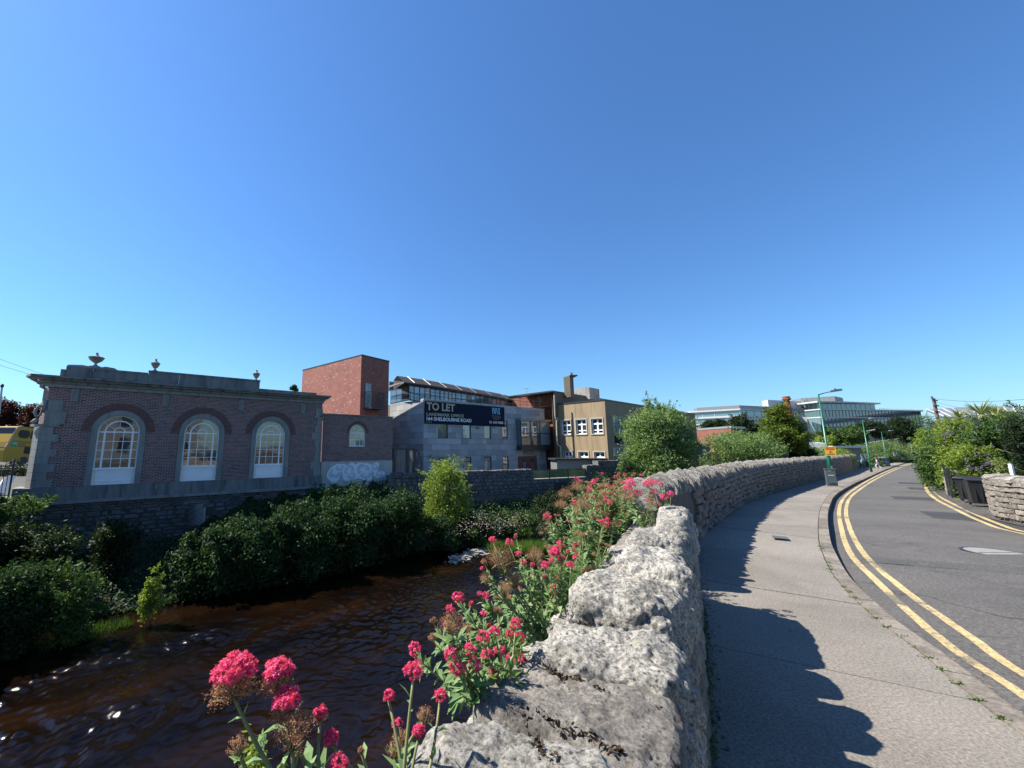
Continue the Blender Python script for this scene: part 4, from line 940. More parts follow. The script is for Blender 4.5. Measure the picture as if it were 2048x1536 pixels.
for i in range(3):
    for z0_,z1_ in ((bz0,zm),(zm,bz1)): q=MB(); q.box(fx[i]+.035,fx[i+1]-.035,-.675,-.66,z0_+.04,z1_-.04); q.build('pane',M['glassb'],f_)
for xx in (ba,bb_): q=MB(); q.box(xx-.01,xx+.01,-.64,-.02,bz0,bz1); q.build('side_pane',M['glassb'],f_)
# curved glazed top storey
cp=[(816,35.3),(838,36.3),(860,37.4),(880,38.4),(897,39.4),(912,40.3),(934,41.4),(953,42.6),(970,43.8),(986,45.),(1003,46.6),(1021,48.6),(1038,50.8),(1056,53.)]
CP=[inv@xy(x,Y) for x,Y in cp]; z0=zGt+.08; ztop=WP(813,770,35.3).z
def vwall(mb,p,q,z0,z1,th):
    d=(q-p).normalized(); nn=Vector((d.y,-d.x,0)); mb.prism([p,q,q-nn*th,p-nn*th],z0,z1)
for i,(p,q_) in enumerate(zip(CP,CP[1:])):
    fr=MB(); L=(q_-p).length; zm=z0+(ztop-z0)*.52
    d=(q_-p).normalized(); nn=Vector((d.y,-d.x,0))
    def bar(u0,u1,v0,v1,o=.04):
        a_=p+d*u0+nn*o; b_=p+d*u1+nn*o; fr.prism([a_,b_,b_-nn*.12,a_-nn*.12],v0,v1)
    bar(0,.06,z0,ztop); bar(L/2-.03,L/2+.03,z0,ztop,.035); bar(.06,L,zm-.03,zm+.03,.03); bar(.06,L,ztop-.08,ztop,.031); bar(.06,L,z0,z0+.1,.031)
    f_=fr.build('window_frame',M['dark'],eG)
    for u0,u1 in ((.06,L/2-.03),(L/2+.03,L)):
        for v0,v1 in ((z0+.1,zm-.03),(zm+.03,ztop-.08)):
            g_=MB(); a_=p+d*u0; b_=p+d*u1; g_.prism([a_,b_,b_-nn*.03,a_-nn*.03],v0,v1); g_.build('pane',M['glassb'],f_)
# left glazed return of top floor
p=CP[0]; q_=inv@xy(779,38.5); f_=MB(); vwall(f_,q_,p,z0,z0+.1,.1); vwall(f_,q_,p,ztop-.08,ztop,.1); 
for k_ in (0,.33,.66,.97):
    a_=q_.lerp(p,k_); b_=q_.lerp(p,min(1,k_+.03)); vwall(f_,a_,b_,z0+.1,ztop-.08,.09)
vwall(f_,q_.lerp(p,.03),q_.lerp(p,.97),(z0+ztop)/2-.04,(z0+ztop)/2+.04,.08)
f_=f_.build('window_frame',M['dark'],eG); g_=MB(); vwall(g_,q_.lerp(p,.01),q_.lerp(p,.99),z0+.1,ztop-.08,.04); g_.build('pane',M['glassb'],f_)
# terrace railing
rl=MB(); 
for i in range(2,len(CP)):
    p=CP[i]; 
RA=[Vector((.9,1.1,0)),Vector((.9,.35,0)),Vector((gR-.3,.35,0))]
for a_,b_ in zip(RA,RA[1:]):
    L=(b_-a_).length; k_=int(L/1.1)+1
    for z in (.35,.7,1.05): rl.tube([a_+Vector((0,0,zGt+.07+z)),b_+Vector((0,0,zGt+.07+z))],.02,6)
    for j in range(k_+1): p=a_.lerp(b_,j/k_); rl.box(p.x-.02,p.x+.02,p.y-.02,p.y+.02,zGt+.07,zGt+1.13)
rl.build('terrace_railing',M['dark'],eG)
# roof: overhanging eaves rising to a ridge line, with lit rafters
er=[(806,34.6),(860,36.6),(912,39.4),(960,42.6),(1012,46.7),(1056,52.),(1094,58.)]
E0=[inv@xy(x,Y) for x,Y in er]; zE=ztop+.05; rb=MB()
back=[Vector((p.x+1.2,p.y+4.,0)) for p in E0]
def offp(P,o):
    out=[]
    for i,p in enumerate(P):
        d=(P[min(i+1,len(P)-1)]-P[max(i-1,0)]).normalized(); out.append(p+Vector((d.y,-d.x,0))*o)
    return out
E1=offp(E0,.0); E2=offp(E0,-1.1)
up=lambda P,z: [Vector((p.x,p.y,z)) for p in P]
rb.strip(up(E1,zE),up(E1,zE+.12)); rb.strip(up(E1,zE+.12),up(E2,zE+.85)); rb.strip(up(E2,zE+.85),up(back,zE+.95)); rb.strip(up(back,zE),up(E1,zE))
rb.add([up(E1,zE)[0],up(E1,zE+.12)[0],up(E2,zE+.85)[0],up(back,zE+.95)[0],up(back,zE)[0]],[(0,1,2,3,4)]); rb.add([up(E1,zE)[-1],up(E1,zE+.12)[-1],up(E2,zE+.85)[-1],up(back,zE+.95)[-1],up(back,zE)[-1]],[(0,1,2,3,4)])
rb.build('curved_roof',M['roofm'],eG)
for k_ in range(9):
    f=.4+k_*.62; i=int(f); q=f-i
    if i+1>=len(E1): break
    a_=E1[i].lerp(E1[i+1],q); b_=E2[i].lerp(E2[i+1],q); s_=MB(); s_.tube([a_+Vector((0,0,zE+.17)),b_+Vector((0,0,zE+.9))],.035,6); s_.build('roof_rib',M['galv'],eG)
s_=MB(); a_=inv@xy(777,37.5); s_.prism([a_,E1[0],E2[0],a_+Vector((0,2,0))],zE,zE+.15); s_.build('canopy_slab',M['galv'],eG)
s_=MB(); p=inv@xy(785,39.5); s_.box(p.x-.5,p.x+.5,p.y,p.y+1,zE+.1,zE+.95); s_.build('roof_vent_box',M['galv'],eG)
s_=MB(); p=inv@xy(1057,50.5); s_.tube([(p.x,p.y,zE+.3),(p.x,p.y,zE+1.9)],.02,6)
for i in range(5): s_.tube([(p.x-.5+i*.04,p.y,zE+1.9-.02*i),(p.x+.5-i*.04,p.y,zE+1.9-.02*i)] if i==0 else [(p.x-.45+i*.22,p.y-.3,zE+1.88),(p.x-.45+i*.22,p.y+.3,zE+1.88)],.012,5)
s_.build('roof_aerial',M['galv'],eG)
# banner
ta,tb=.05,gat(1007,830)[0]; zb1=gat(847,802)[1]; zb0=gat(847,847)[1]
bn=empty('letting_banner',FG.w(0,0,0),FG.rz); tag(bn,'long navy banner reading TO LET fixed across the upper floor of the grey stone office','banner')
q=MB(); q.box(ta,tb,-.13,-.06,zb0,zb1); q.build('banner_board',M['blue'],bn)
def text(body,x,z,size,m,parent,y=-.137,off=.0,rot=(R(90),0,0),name='lettering',wid=None,align='LEFT',sp=1.):
    c=bpy.data.curves.new(name,'FONT'); c.body=body; c.size=size; c.offset=off; c.extrude=.003; c.align_x=align; c.resolution_u=3; c.space_character=sp
    o=bpy.data.objects.new(name,c); col.objects.link(o); bpy.context.view_layer.update()
    me=bpy.data.meshes.new_from_object(o); bpy.data.objects.remove(o); o=bpy.data.objects.new(name,me); col.objects.link(o); me.materials.clear(); me.materials.append(m)
    if wid:
        xs=[v.co.x for v in me.vertices]; s=wid/(max(xs)-min(xs)); mn=min(xs)
        for v in me.vertices: v.co.x=(v.co.x-mn)*s
    o.location=(x,y,z); o.rotation_euler=rot; o.parent=parent; return o
def bz(X,Y):  # position inside the banner from the zoomed picture
    return gat(840+X/11.38,790+Y/11.38)
def line(body,Xa,Ya,Xb,hpix,m,off):
    t_,z_=bz(Xa,Ya); t2=bz(Xb,Ya)[0]; z2=bz(Xa,Ya-hpix)[1]; text(body,t_,z_,(z2-z_)/.69,m,bn,off=off*(z2-z_),wid=t2-t_)
line('TO LET',128,335,775,165,M['gold'],.045); line('LANDMARK OFFICE',130,468,975,68,M['gold'],.03); line('164 SHELBOURNE ROAD',130,575,1150,78,M['letw'],.035)
line('01 634 0300',1560,645,1870,52,M['letw'],.03); line('TO VIEW',120,632,240,30,M['gold'],.0)
t_,z_=bz(1625,430); t2,z2=bz(1800,305); q=MB(); w_=(t2-t_); h_=z2-z_
z2=z_+h_
for u in (0,.36):
    q.slab([(t_+w_*(u+.0),z_),(t_+w_*(u+.09),z_+h_*.0),(t_+w_*(u+.09),z2),(t_+w_*(u+.0),z2)],-.14,-.131); q.slab([(t_+w_*(u+.11),z2),(t_+w_*(u+.24),z2),(t_+w_*(u+.36),z_),(t_+w_*(u+.25),z_)],-.14,-.131)
q.slab([(t_+w_*.74,z_),(t_+w_*1.,z_),(t_+w_*1.,z_+h_*.1),(t_+w_*.93,z_+h_*.15),(t_+w_*.93,z2-h_*.15),(t_+w_*1.,z2-h_*.1),(t_+w_*1.,z2),(t_+w_*.74,z2),(t_+w_*.74,z2-h_*.1),(t_+w_*.8,z2-h_*.15),(t_+w_*.8,z_+h_*.15),(t_+w_*.74,z_+h_*.1)],-.14,-.131)
q.build('agent_logo',M['letb'],bn)
for (Xa,Xb,Y,m_) in ((1620,1808,478,'gold'),(1625,1815,518,'gold'),(1650,1780,553,'gold')):
    a_,z_=bz(Xa,Y); b_=bz(Xb,Y)[0]; q=MB(); 
    x=a_; rr=random.Random(int(Y))
    while x<b_-.03: l_=rr.uniform(.03,.09); q.box(x,min(x+l_,b_),-.139,-.131,z_,z_+.035); x+=l_+.02
    o=q.build('small_print',M[m_],bn); o['kind']='stuff'
# security lights
for X,Y in ((490,1020),(940,748)):
    t_,z_=g3(X,Y); q=MB(); q.box(t_-.25,t_+.25,-.35,-.02,z_-.07,z_+.05); q.tube([(t_,-.02,z_+.1),(t_,-.3,z_+.03)],.03,6); q.build('wall_floodlight',M['galv'],eG)
# gate with the large wheel
FW=Frame(790,28.5,1949); wt=lambda X,Y: FW.at(*G3(X,Y))
eW=empty('steel_gate',FW.w(0,0,0),FW.rz); tag(eW,'black steel sliding gate with a large spoked wheel beside the brick annex','gate')
x0_,z0_=wt(125,1200); x1_,z1_=wt(330,948); q=MB()
for X in (135,262,326): x=wt(X,1000)[0]; w_=.10 if X!=262 else .13; q.box(x-w_,x+w_,-.08,.08,z0_,z1_)
q.box(x0_,x1_,-.06,.06,z1_-.08,z1_+.05); q.box(x0_,x1_,-.05,.05,z0_,z0_+.1); q.build('gate_frame',M['dark'],eW)
xx=wt(150,1000)[0]; xe=wt(318,1000)[0]; k_=14
for i in range(k_):
    x=xx+(xe-xx)*i/(k_-1)
    if abs(x-wt(262,1000)[0])<.12: continue
    q=MB(); q.box(x-.018,x+.018,-.02,.02,z0_+.1,z1_-.08); q.build('gate_bar',M['galv'],eW)
wc_=wt(330,1068); rw_=(z1_-z0_)/2*.98; q=MB()
P=[(wc_[0]+math.sin(a)*rw_*.55,-.02,wc_[1]+math.cos(a)*rw_) for a in np.linspace(0,math.pi,20)]; q.tube(P,.045,8)
for a in np.linspace(.1,math.pi-.1,13): q.tube([(wc_[0]+.02,-.02,wc_[1]),(wc_[0]+math.sin(a)*rw_*.55,-.02,wc_[1]+math.cos(a)*rw_)],.014,5)
q.build('spoked_wheel',M['dark'],eW)
# ================================================================== RED BRICK LINK behind, and BEIGE BUILDING
C=xy(1110,44); aL=azx(260); dL=Vector((math.sin(aL),math.cos(aL),0)); plh,s1=hit(C,dL,1062); zt2=WP(1110,783,44).z; dB=Vector((math.sin(azx(1790)),math.cos(azx(1790)),0))
eK=empty('brick_link_building',C,0); tag(eK,'narrow red brick building between the grey stone office and the beige building','building')
q=MB(); q.prism([C,C+dB*6,C+dB*6+dL*(s1+4),plh+dL*4],-1.6,zt2); q.build('brick_wall',M['brickR'],eK,True)
q=MB(); c2=C-dB*.15; q.prism([c2,C+dB*6,C+dB*6+dL*(s1+4),plh+dL*4-dB*.15],zt2,zt2+.12); q.build('roof_edge',M['dark'],eK,True)
FL=Frame(1110,44,az=azx(260)); 
for (X,Y0_,Y1_) in ((1101,879,901),(1107,936,950)):
    t_,z0_=FL.at(X,Y1_); z1_=FL.at(X,Y0_)[1]; a_=FL.w(t_-.35,.03,z0_)
q=MB(); p=WP(1078,800,45); q.lathe([(.02,-.02),(.3,.0),(.42,.08),(.44,.1),(.3,.03),(.02,.01)],(0,0,0),16); o=q.build('satellite_dish',M['officew'],eK,smooth=True); o.location=Vector((p.x-C.x,p.y-C.y-.5,p.z-0)); o.rotation_euler=(R(60),0,R(40))
FB_=Frame(1215.4,38.,1790); eB=empty('beige_building',FB_.w(0,0,0),FB_.rz); tag(eB,'beige rendered two storey building with a tall chimney and white framed windows','building')
aL=azx(255); inv=PM[eB.name].inverted(); dL=Vector((math.sin(aL),math.cos(aL),0)); lft,sB=hit(FB_.o,dL,1119); L2=inv@lft
zB=WP(1215.4,800.5,38).z; bR=FB_.at(1391,840)[0]
# left wall with window openings: build from strips
FBl=Frame(1215.4,38.,az=azx(255)); 
ops_l=[]
Z4=lambda X,Y:(1040+X/5.39,720+Y/5.39)
for (Xa,Xb,Ya,Yb) in ((775,885,618,785),(608,710,638,800),(452,545,660,815),(805,910,980,1100),(635,735,990,1100),(480,560,1000,1100)):
    ta_,za_=FBl.at(*Z4(Xa,Yb)); tb_,zb_=FBl.at(*Z4(Xb,Ya)); ops_l.append((min(ta_,tb_),max(ta_,tb_),za_,zb_))
zu0_=sum(o[2] for o in ops_l[:3])/3; zu1_=sum(o[3] for o in ops_l[:3])/3; zl1_=sum(o[3] for o in ops_l[3:])/3; zl0_=zl1_-(zu1_-zu0_)
ops_l=[(a,b,zu0_,zu1_) for a,b,_,_ in ops_l[:3]]+[(a,b,zl0_,zl1_) for a,b,_,_ in ops_l[3:]]
eBl=eB
def wallrects(mb,x0,x1,z0,z1,ops,mk):
    xs=sorted(set([x0,x1]+[v for o in ops for v in o[:2]])); zs=sorted(set([z0,z1]+[v for o in ops for v in o[2:]]))
    for a,b in zip(xs,xs[1:]):
        for c,d in zip(zs,zs[1:]):
            mx,mz=(a+b)/2,(c+d)/2
            if any(o[0]<mx<o[1] and o[2]<mz<o[3] for o in ops): continue
            mb.add([mk(a,c),mk(b,c),mk(b,d),mk(a,d)],[(0,1,2,3)])
mk=lambda t,z,n=0.: FBl.w(t,n,z)
mb=MB(); Lw=sB; wallrects(mb,0,Lw,-1.8,zB,ops_l,mk)
sg=1 if FBl.n.dot(Vector((1,0,0)))>0 else -1     # direction into the building
for (a,b,c,d) in ops_l:
    for (p,q_) in (((a,c),(a,d)),((a,d),(b,d)),((b,d),(b,c)),((b,c),(a,c))): mb.add([mk(*p),mk(*q_),mk(*q_,.25*sg),mk(*p,.25*sg)],[(0,1,2,3)])
mb.add([FB_.w(0,0,-1.8),FB_.w(bR,0,-1.8),FB_.w(bR,0,zB),FB_.w(0,0,zB)],[(0,1,2,3)]); p1=FB_.w(bR,0,0); p2=p1+dL*(sB+4); p3=FB_.o+dL*(sB+4)
mb.add([(p1.x,p1.y,-1.8),(p2.x,p2.y,-1.8),(p2.x,p2.y,zB),(p1.x,p1.y,zB)],[(0,1,2,3)]); mb.add([(FB_.o.x,FB_.o.y,zB-.02),(p1.x,p1.y,zB-.02),(p2.x,p2.y,zB-.02),(p3.x,p3.y,zB-.02)],[(0,1,2,3)])
mb.build('rendered_wall',M['beige'],eB,True)
mb=MB(); cpoly=[FB_.o-FB_.n*.06+FBl.n*(-.06*sg),FB_.w(bR,-.06,0),FB_.w(bR,.3,0),FB_.w(.3,.3,0),FBl.w(Lw,.3*sg,0),FBl.w(Lw,-.06*sg,0)]; mb.prism(cpoly,zB,zB+.12); mb.build('roof_edge',M['dark'],eB,True)
for (a,b,c,d) in ops_l:
    fr=MB(); W_=.09
    def bl(a0,a1,c0,c1,n0,n1):
        v=[mk(a0,c0,n0*sg),mk(a1,c0,n0*sg),mk(a1,c0,n1*sg),mk(a0,c0,n1*sg),mk(a0,c1,n0*sg),mk(a1,c1,n0*sg),mk(a1,c1,n1*sg),mk(a0,c1,n1*sg)]
        fr.add(v,[(0,3,2,1),(4,5,6,7),(0,1,5,4),(1,2,6,5),(2,3,7,6),(3,0,4,7)])
    bl(a-.1,a,c-.1,d+.1,-.05,.02); bl(b,b+.1,c-.1,d+.1,-.05,.02); bl(a,b,d,d+.1,-.05,.02); bl(a,b,c-.1,c,-.07,.02)
    so=fr.build('window_surround',M['cream'],eB,True); fr=MB()
    bl(a,a+W_,c,d,.15,.2);bl(b-W_,b,c,d,.15,.2);bl(a+W_,b-W_,d-W_,d,.15,.2);bl(a+W_,b-W_,c,c+W_,.15,.2); m_=(a+b)/2; bl(m_-.07,m_+.07,c+W_,d-W_,.14,.21); z3=c+(d-c)*.66; bl(a+W_,b-W_,z3-.07,z3+.07,.145,.205); z4=c+(d-c)*.24; bl(a+W_,b-W_,z4-.05,z4+.05,.146,.204)
    f_=fr.build('window_frame',M['white'],eB,True)
    fr=MB(); bl(a,m_,c,d,.22,.235); fr.build('pane',M['glass'],f_,True); fr=MB(); bl(m_,b,c,d,.22,.235); fr.build('pane',M['glass'],f_,True)
# front windows (mostly behind the willow)
for k_ in range(5):
    for (ya,yb) in ((834,866),(897,925)):
        xa=1227+k_*34; a,c=FB_.at(xa,yb if k_==0 else yb); b=a+2.3; c=FB_.at(1227,yb)[1]; d=FB_.at(1227,ya)[1]
        q=MB()
        for i in range(4): x=a+(b-a)*i/3; q.box(x-.05,x+.05,-.05,.0,c,d)
        q.box(a-.049,b+.049,-.048,.0,d,d+.08); q.box(a-.1,b+.1,-.1,.0,c-.08,c); q.box(a,b,-.047,.0,(c+d)/2-.03,(c+d)/2+.03); f_=q.build('window_frame',M['cream'],eB)
        for i in range(3): q=MB(); q.box(a+(b-a)*i/3+.05,a+(b-a)*(i+1)/3-.05,-.02,-.004,c,d); q.build('pane',M['glassg'],f_)
q=MB(); a,c=FB_.at(1230,886); b,d=FB_.at(1247,872); q.box(a,a+1.6,-.08,-.02,c,d); q.build('wall_sign',M['blue'],eB); 
# rear upper block, chimney, tank, pilaster and pipe
def block(name,x0,x1,Y,ytop,dep,m,par,zlow=-1.8,vp=1790,lvp=255):
    p0=xy(x0,Y); dR_=Vector((math.sin(azx(vp)),math.cos(azx(vp)),0)); dL_=Vector((math.sin(azx(lvp)),math.cos(azx(lvp)),0)); p1,_=hit(p0,dR_,x1); z=WP(x0,ytop,Y).z
    q=MB(); q.prism([p0,p1,p1+dL_*dep,p0+dL_*dep],zlow,z); return q.build(name,m,par,True),p0,z
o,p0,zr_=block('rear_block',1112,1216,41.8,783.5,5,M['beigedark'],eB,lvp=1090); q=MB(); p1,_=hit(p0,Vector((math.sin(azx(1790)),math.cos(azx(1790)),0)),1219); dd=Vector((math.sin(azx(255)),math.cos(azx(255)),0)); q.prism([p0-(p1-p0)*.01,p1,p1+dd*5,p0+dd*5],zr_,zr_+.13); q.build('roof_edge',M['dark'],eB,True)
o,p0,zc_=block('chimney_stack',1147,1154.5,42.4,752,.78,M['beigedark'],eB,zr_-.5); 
q=MB(); cc_=WP(1146,752,42.6); q.box(cc_.x-.45,cc_.x+.42,cc_.y-.25,cc_.y+.85,zc_,zc_+.13); q.build('chimney_cap',M['rust'],eB,True)
q=MB(); q.lathe([(.13,0),(.11,.3),(.14,.33)],(cc_.x-.05,cc_.y+.3,zc_+.13),10); q.build('chimney_pot',M['rust'],eB,True)
o,p0,z_=block('water_tank',1186,1206,46.,774.5,2.2,M['tank'],eB,zr_-.3,lvp=60); 
pipe=MB(); a_=WP(1113,790,40.6); pts=[WP(1108.5,790,41.2),WP(1110,832,41.2),WP(1112,838,41.2),WP(1116.5,836,41.2),WP(1113,842,41.2),WP(1114.5,888,41.2),WP(1121,894,41.2),WP(1122,915,41.2)]; pipe.tube(pts,.075,8); pipe.build('drainpipe',M['cream'],eB,True)
o,p0,z_=block('corner_pilaster',1108.5,1119,42.3,785,1,M['beige'],eB,-1.8,lvp=1090)
# shed roof / low dark building in front
q=MB(); a_,b_=xy(1112,35.5),xy(1208,35.5); z0_=WP(1112,938,35.5).z; z1_=WP(1112,918,35.5).z
eS=empty('low_shed',(a_.x,a_.y,-1.8)); tag(eS,'low blue grey flat roofed shed in front of the beige building','shed')
q.prism([a_,b_,b_+Vector((0,1.9,0)),a_+Vector((0,1.9,0))],-1.8,z1_-.1); q.build('shed_wall',M['officeg'],eS,True); q=MB(); q.prism([a_+Vector((-.2,-.25,0)),b_+Vector((.2,-.25,0)),b_+Vector((.2,2,0)),a_+Vector((-.2,2,0))],z1_-.1,z1_+.05); q.build('shed_roof',M['dark'],eS,True)

# ivy draping the rubble wall right of the blocked opening
ivy=empty('wall_ivy',FA.w(9,-.2,-3)); tag(ivy,'dark ivy draping the rubble wall below the third window and the end of the hall','climbing plant')
n_=15000; tt=np.array([at(x,1000)[0] for x in (405,455,500,560,650,700)]); zz=np.array([at(405,1050)[1],at(455,1022)[1],at(500,1000)[1],at(560,992)[1],at(650,985)[1],at(700,975)[1]])
T=tt[0]+(tt[-1]-tt[0])*rng.random(n_); top=np.interp(T,tt,zz)+.14*np.sin(T*3.1)+.1*np.sin(T*7.3+1); Zv=top-(top+3.4)*rng.random(n_)**1.2; Nn=-.06-.32*rng.random(n_)*np.minimum(1,(top-Zv)+.25)
Pq=np.array(FA.o)[None]+T[:,None]*np.array(FA.d)+Nn[:,None]*np.array(FA.n); Pq[:,2]=Zv; nr=rdir(n_)*.8-np.array(FA.n); nr/=np.linalg.norm(nr,axis=1)[:,None]; a=rdir(n_); U=a-nr*(a*nr).sum(1)[:,None]; U/=np.linalg.norm(U,axis=1)[:,None]; V=np.cross(nr,U); s_=(.13*(.5+rng.random(n_)))[:,None]
quads_obj('ivy_leaves',Pq,U*s_*.5,V*s_*.4,M['lv_ivy'],ivy)
q=MB(); rI=random.Random(4)
for i in range(9):
    t_=tt[0]+.4+i*(tt[-1]-tt[0])/9; z0_=-3.2; z1_=float(np.interp(t_,tt,zz)); q.tube([FA.w(t_+rI.uniform(-.2,.2)*k,-.06,z0_+(z1_-z0_)*k/4) for k in range(5)],[.03,.025,.02,.015,.01],5)
q.build('ivy_stem',M['bark'],ivy,True)
# ================================================================== FAR BOUNDARY WALL with glass balustrade
FW2=Frame(785,26.8,az=azx(2600)); e=empty('river_boundary_wall',FW2.w(0,0,0),FW2.rz); tag(e,'grey rubble boundary wall with a stepped top standing between the stone office and the river','wall')
wa=lambda x,y,n=0.: FW2.at(x,y,n)
ta_,zA=wa(785,951); tb_,_=wa(1061,942); tc_,zB_=wa(1068,960); td_,_=wa(1174,955); te_,zC=wa(1237,932); th_,zD=wa(1236,921); tg_,_=wa(1196,932)
mb=MB(); mb.box(ta_-.3,tb_,0,.45,-4,zA); mb.box(tb_,td_,0,.45,-4,zB_); mb.box(td_,te_+.1,0,.45,-4,zC); mb.build('wall_core',M['mortar'],e)
CM=[jitbox('rubble_unit',M['calp'],jx=.18,bev=.12,seed=20+i) for i in range(8)]
cnt=0
z=zC
while z>-2.9 and cnt<292:
    h=random.uniform(.2,.3); x=ta_+random.uniform(0,.2)
    while x<te_ and cnt<292:
        L=random.uniform(.3,.62); top=zA if x<tb_-.1 else (zB_ if x<td_ else zC)
        if z-h*.4<top: put(random.choice(CM),'rubble_stone',e,(x+L/2,-.03-random.uniform(0,.03),min(z,top)-h/2),(L-.02,.14,h-.02)); cnt+=1
        x+=L
    z-=h
def caprow(x0,x1,zt):
    x=x0
    while x<x1:
        L=random.uniform(.12,.2); q=MB(); q.box(x+.008,x+L-.008,-.06-random.uniform(0,.02),.5,zt,zt+random.uniform(.10,.17)); q.build('cap_stone',M['calp'],e); x+=L
caprow(ta_,tb_,zA); caprow(td_,te_,zC)
q=MB(); q.box(tg_,th_+.1,-.02,.6,zC+.14,zD); q.build('raised_cap_stone',M['calp'],e)
q=MB(); q.box(tb_,td_,-.05,.5,zB_,zB_+.06); q.build('cap_slab',M['limestone'],e)
eb=empty('glass_balustrade',FW2.w(tb_,0,zB_+.06),FW2.rz); tag(eb,'greenish glass balustrade with a dark rail in the gap of the boundary wall','balustrade')
Lb=td_-tb_; zt_=wa(1110,938.5)[1]-zB_-.06; q=MB(); q.box(.0,Lb,.1,.17,zt_-.05,zt_); q.build('hand_rail',M['dark'],eb)
for i in range(4):
    x=Lb*i/3; q=MB(); q.box(x-.03,x+.03,.08,.16,0,zt_-.05); q.build('baluster_post',M['dark'],eb)
    if i<3: q=MB(); q.box(x+.04,x+Lb/3-.04,.11,.125,.04,zt_-.06); q.build('glass_panel',M['bal'],eb)
# ================================================================== ROAD-SIDE WALL (curving) -------------------------
mathn=noise
SWL=[lift(p) for p in WF if p.y<57]
SWa=[p for p in WF if p.y<57]
def wh(ya): return float(np.interp(ya,[0,9,12,15,20,24,29,29.3,36,43.5,43.8,60],[1.12,1.14,1.24,1.36,1.6,1.82,2.1,1.32,1.45,1.6,2.35,2.5]))
def lnorm(i,P):
    d=(P[min(i+1,len(P)-1)]-P[max(i-1,0)]); d.z=0; d.normalize(); return d,Vector((-d.y,d.x,0))
i0=next(i for i,p in enumerate(SWa) if p.y>4.75)
P=SWL[i0:]; Pa=SWa[i0:]
base=(P[0].x,P[0].y,0); eRW=empty('curved_river_wall',base); tag(eRW,'long curving granite rubble wall with upright coping stones between the pavement and the river','wall')
ARC=[0]
for a,b in zip(P,P[1:]): ARC.append(ARC[-1]+(b-a).length)
def wp_(s):
    j=int(np.searchsorted(ARC,s))-1; j=max(0,min(j,len(P)-2)); q=(s-ARC[j])/(ARC[j+1]-ARC[j]); p=P[j].lerp(P[j+1],q); ya=Pa[j].y*(1-q)+Pa[j+1].y*q; d,nn=lnorm(j,P); return p,d,nn,ya
cm=MB(); A=[];B=[];C_=[];D=[];E_=[]
for s in np.arange(0,ARC[-1],.35):
    p,d,nn,ya=wp_(s); h=wh(ya)-.24
    A.append(Vector((p.x,p.y,p.z-.3))); B.append(p+Vector((0,0,h))); C_.append(p+nn*.42+Vector((0,0,h))); q=p+nn*.55; D.append(Vector((q.x,q.y,-4.6)))
cm.strip(B,A); cm.strip(C_,B); cm.strip(D,C_); cm.add([A[0],B[0],C_[0],D[0]],[(0,1,2,3)]); cm.build('wall_core',M['mortarw'],eRW,True)
def cope_mesh(seed,flat=1.):
    rr=random.Random(seed); prof=[(-.5,0),(-.53,.5),(-.40,.82),(-.02,1.),(.22,.95),(.44,.66),(.5,.3),(.5,0)]
    mb=MB(); pts=[(x*(1+rr.uniform(-.10,.10)),z*(1+rr.uniform(-.2,.14)) if z>0 else 0) for x,z in prof]; n=len(pts)
    a=[(x,-.5*(1-.2*z*rr.random()),z) for x,z in pts]; m=[(x*1.03,rr.uniform(-.1,.1),z*1.05) for x,z in pts]; b=[(x,.5*(1-.2*z*rr.random()),z) for x,z in pts]
    fs=[(i,i+1,n+i+1,n+i) for i in range(n-1)]+[(n+i,n+i+1,2*n+i+1,2*n+i) for i in range(n-1)]+[tuple(range(n))[::-1],tuple(range(2*n,3*n))]
    me=bpy.data.meshes.new('coping_unit'); me.from_pydata(a+m+b,[],fs); me.materials.append(M['coping']); me.update(); return me
CO=[cope_mesh(i) for i in range(9)]
class Batch:                                      # joins far copies of a unit mesh
    def __init__(s,meshes): s.m=[(np.array([v.co[:] for v in me.vertices]),[tuple(p.vertices) for p in me.polygons]) for me in meshes]; s.mb=MB()
    def put(s,loc,scl,rz,rx=0):
        V,F=random.choice(s.m); T=np.array(Matrix.Translation(Vector(loc))@Matrix.Rotation(rz,4,'Z')@Matrix.Rotation(rx,4,'X')@Matrix.Diagonal((*scl,1))); s.mb.add((V@T[:3,:3].T+T[:3,3]).tolist(),F)
bt=Batch(CO); s=0.; cnt=0; org=Vector(base)
while s<ARC[-1]-.2:
    p,d,nn,ya=wp_(s); w_=random.uniform(.05,.12)*(1 if ya<20 else 1.7); h=wh(ya); hh=.24*random.uniform(.72,1.3); rz=math.atan2(d.y,d.x)-math.pi/2
    c=p+d*w_/2+nn*(.21+random.uniform(-.03,.03))+Vector((0,0,h-.26)); sc_=(.47*random.uniform(.9,1.08),w_*.86,hh+.03)
    if cnt<295: o=put(random.choice(CO),'coping_stone',eRW,c-org,sc_,(random.uniform(-.12,.12),0,rz+random.uniform(-.06,.06))); cnt+=1
    else: bt.put(c-org,sc_,rz,random.uniform(-.1,.1))
    s+=w_
o=bt.mb.build('distant_coping',M['coping'],eRW); o['kind']='stuff'
FM=[jitbox('face_unit',M['face'],jx=.16,bev=.1,seed=50+i) for i in range(9)]
bf=Batch(FM); cnt=0; cand=[]
for r_ in range(16):
    s=random.uniform(0,.3)
    while s<75:
        L=random.choice([.12,.18,.24,.3,.4])*random.uniform(.8,1.2)*(1. if s<22 else 1.5); p,d,nn,ya=wp_(s+L/2); h=wh(ya)-.26; nr=max(5,int(round(h/.135))); 
        if r_<nr:
            rh=h/nr; cand.append((s,p+Vector((0,0,rh*(r_+.5)+random.uniform(-.022,.022)))-nn*(.015+random.uniform(0,.02)),(L-.014,.12*random.uniform(.7,1.3),(rh-.012)*random.uniform(.8,1.25)),math.atan2(d.y,d.x)))
        s+=L
cand.sort(key=lambda c:c[0])
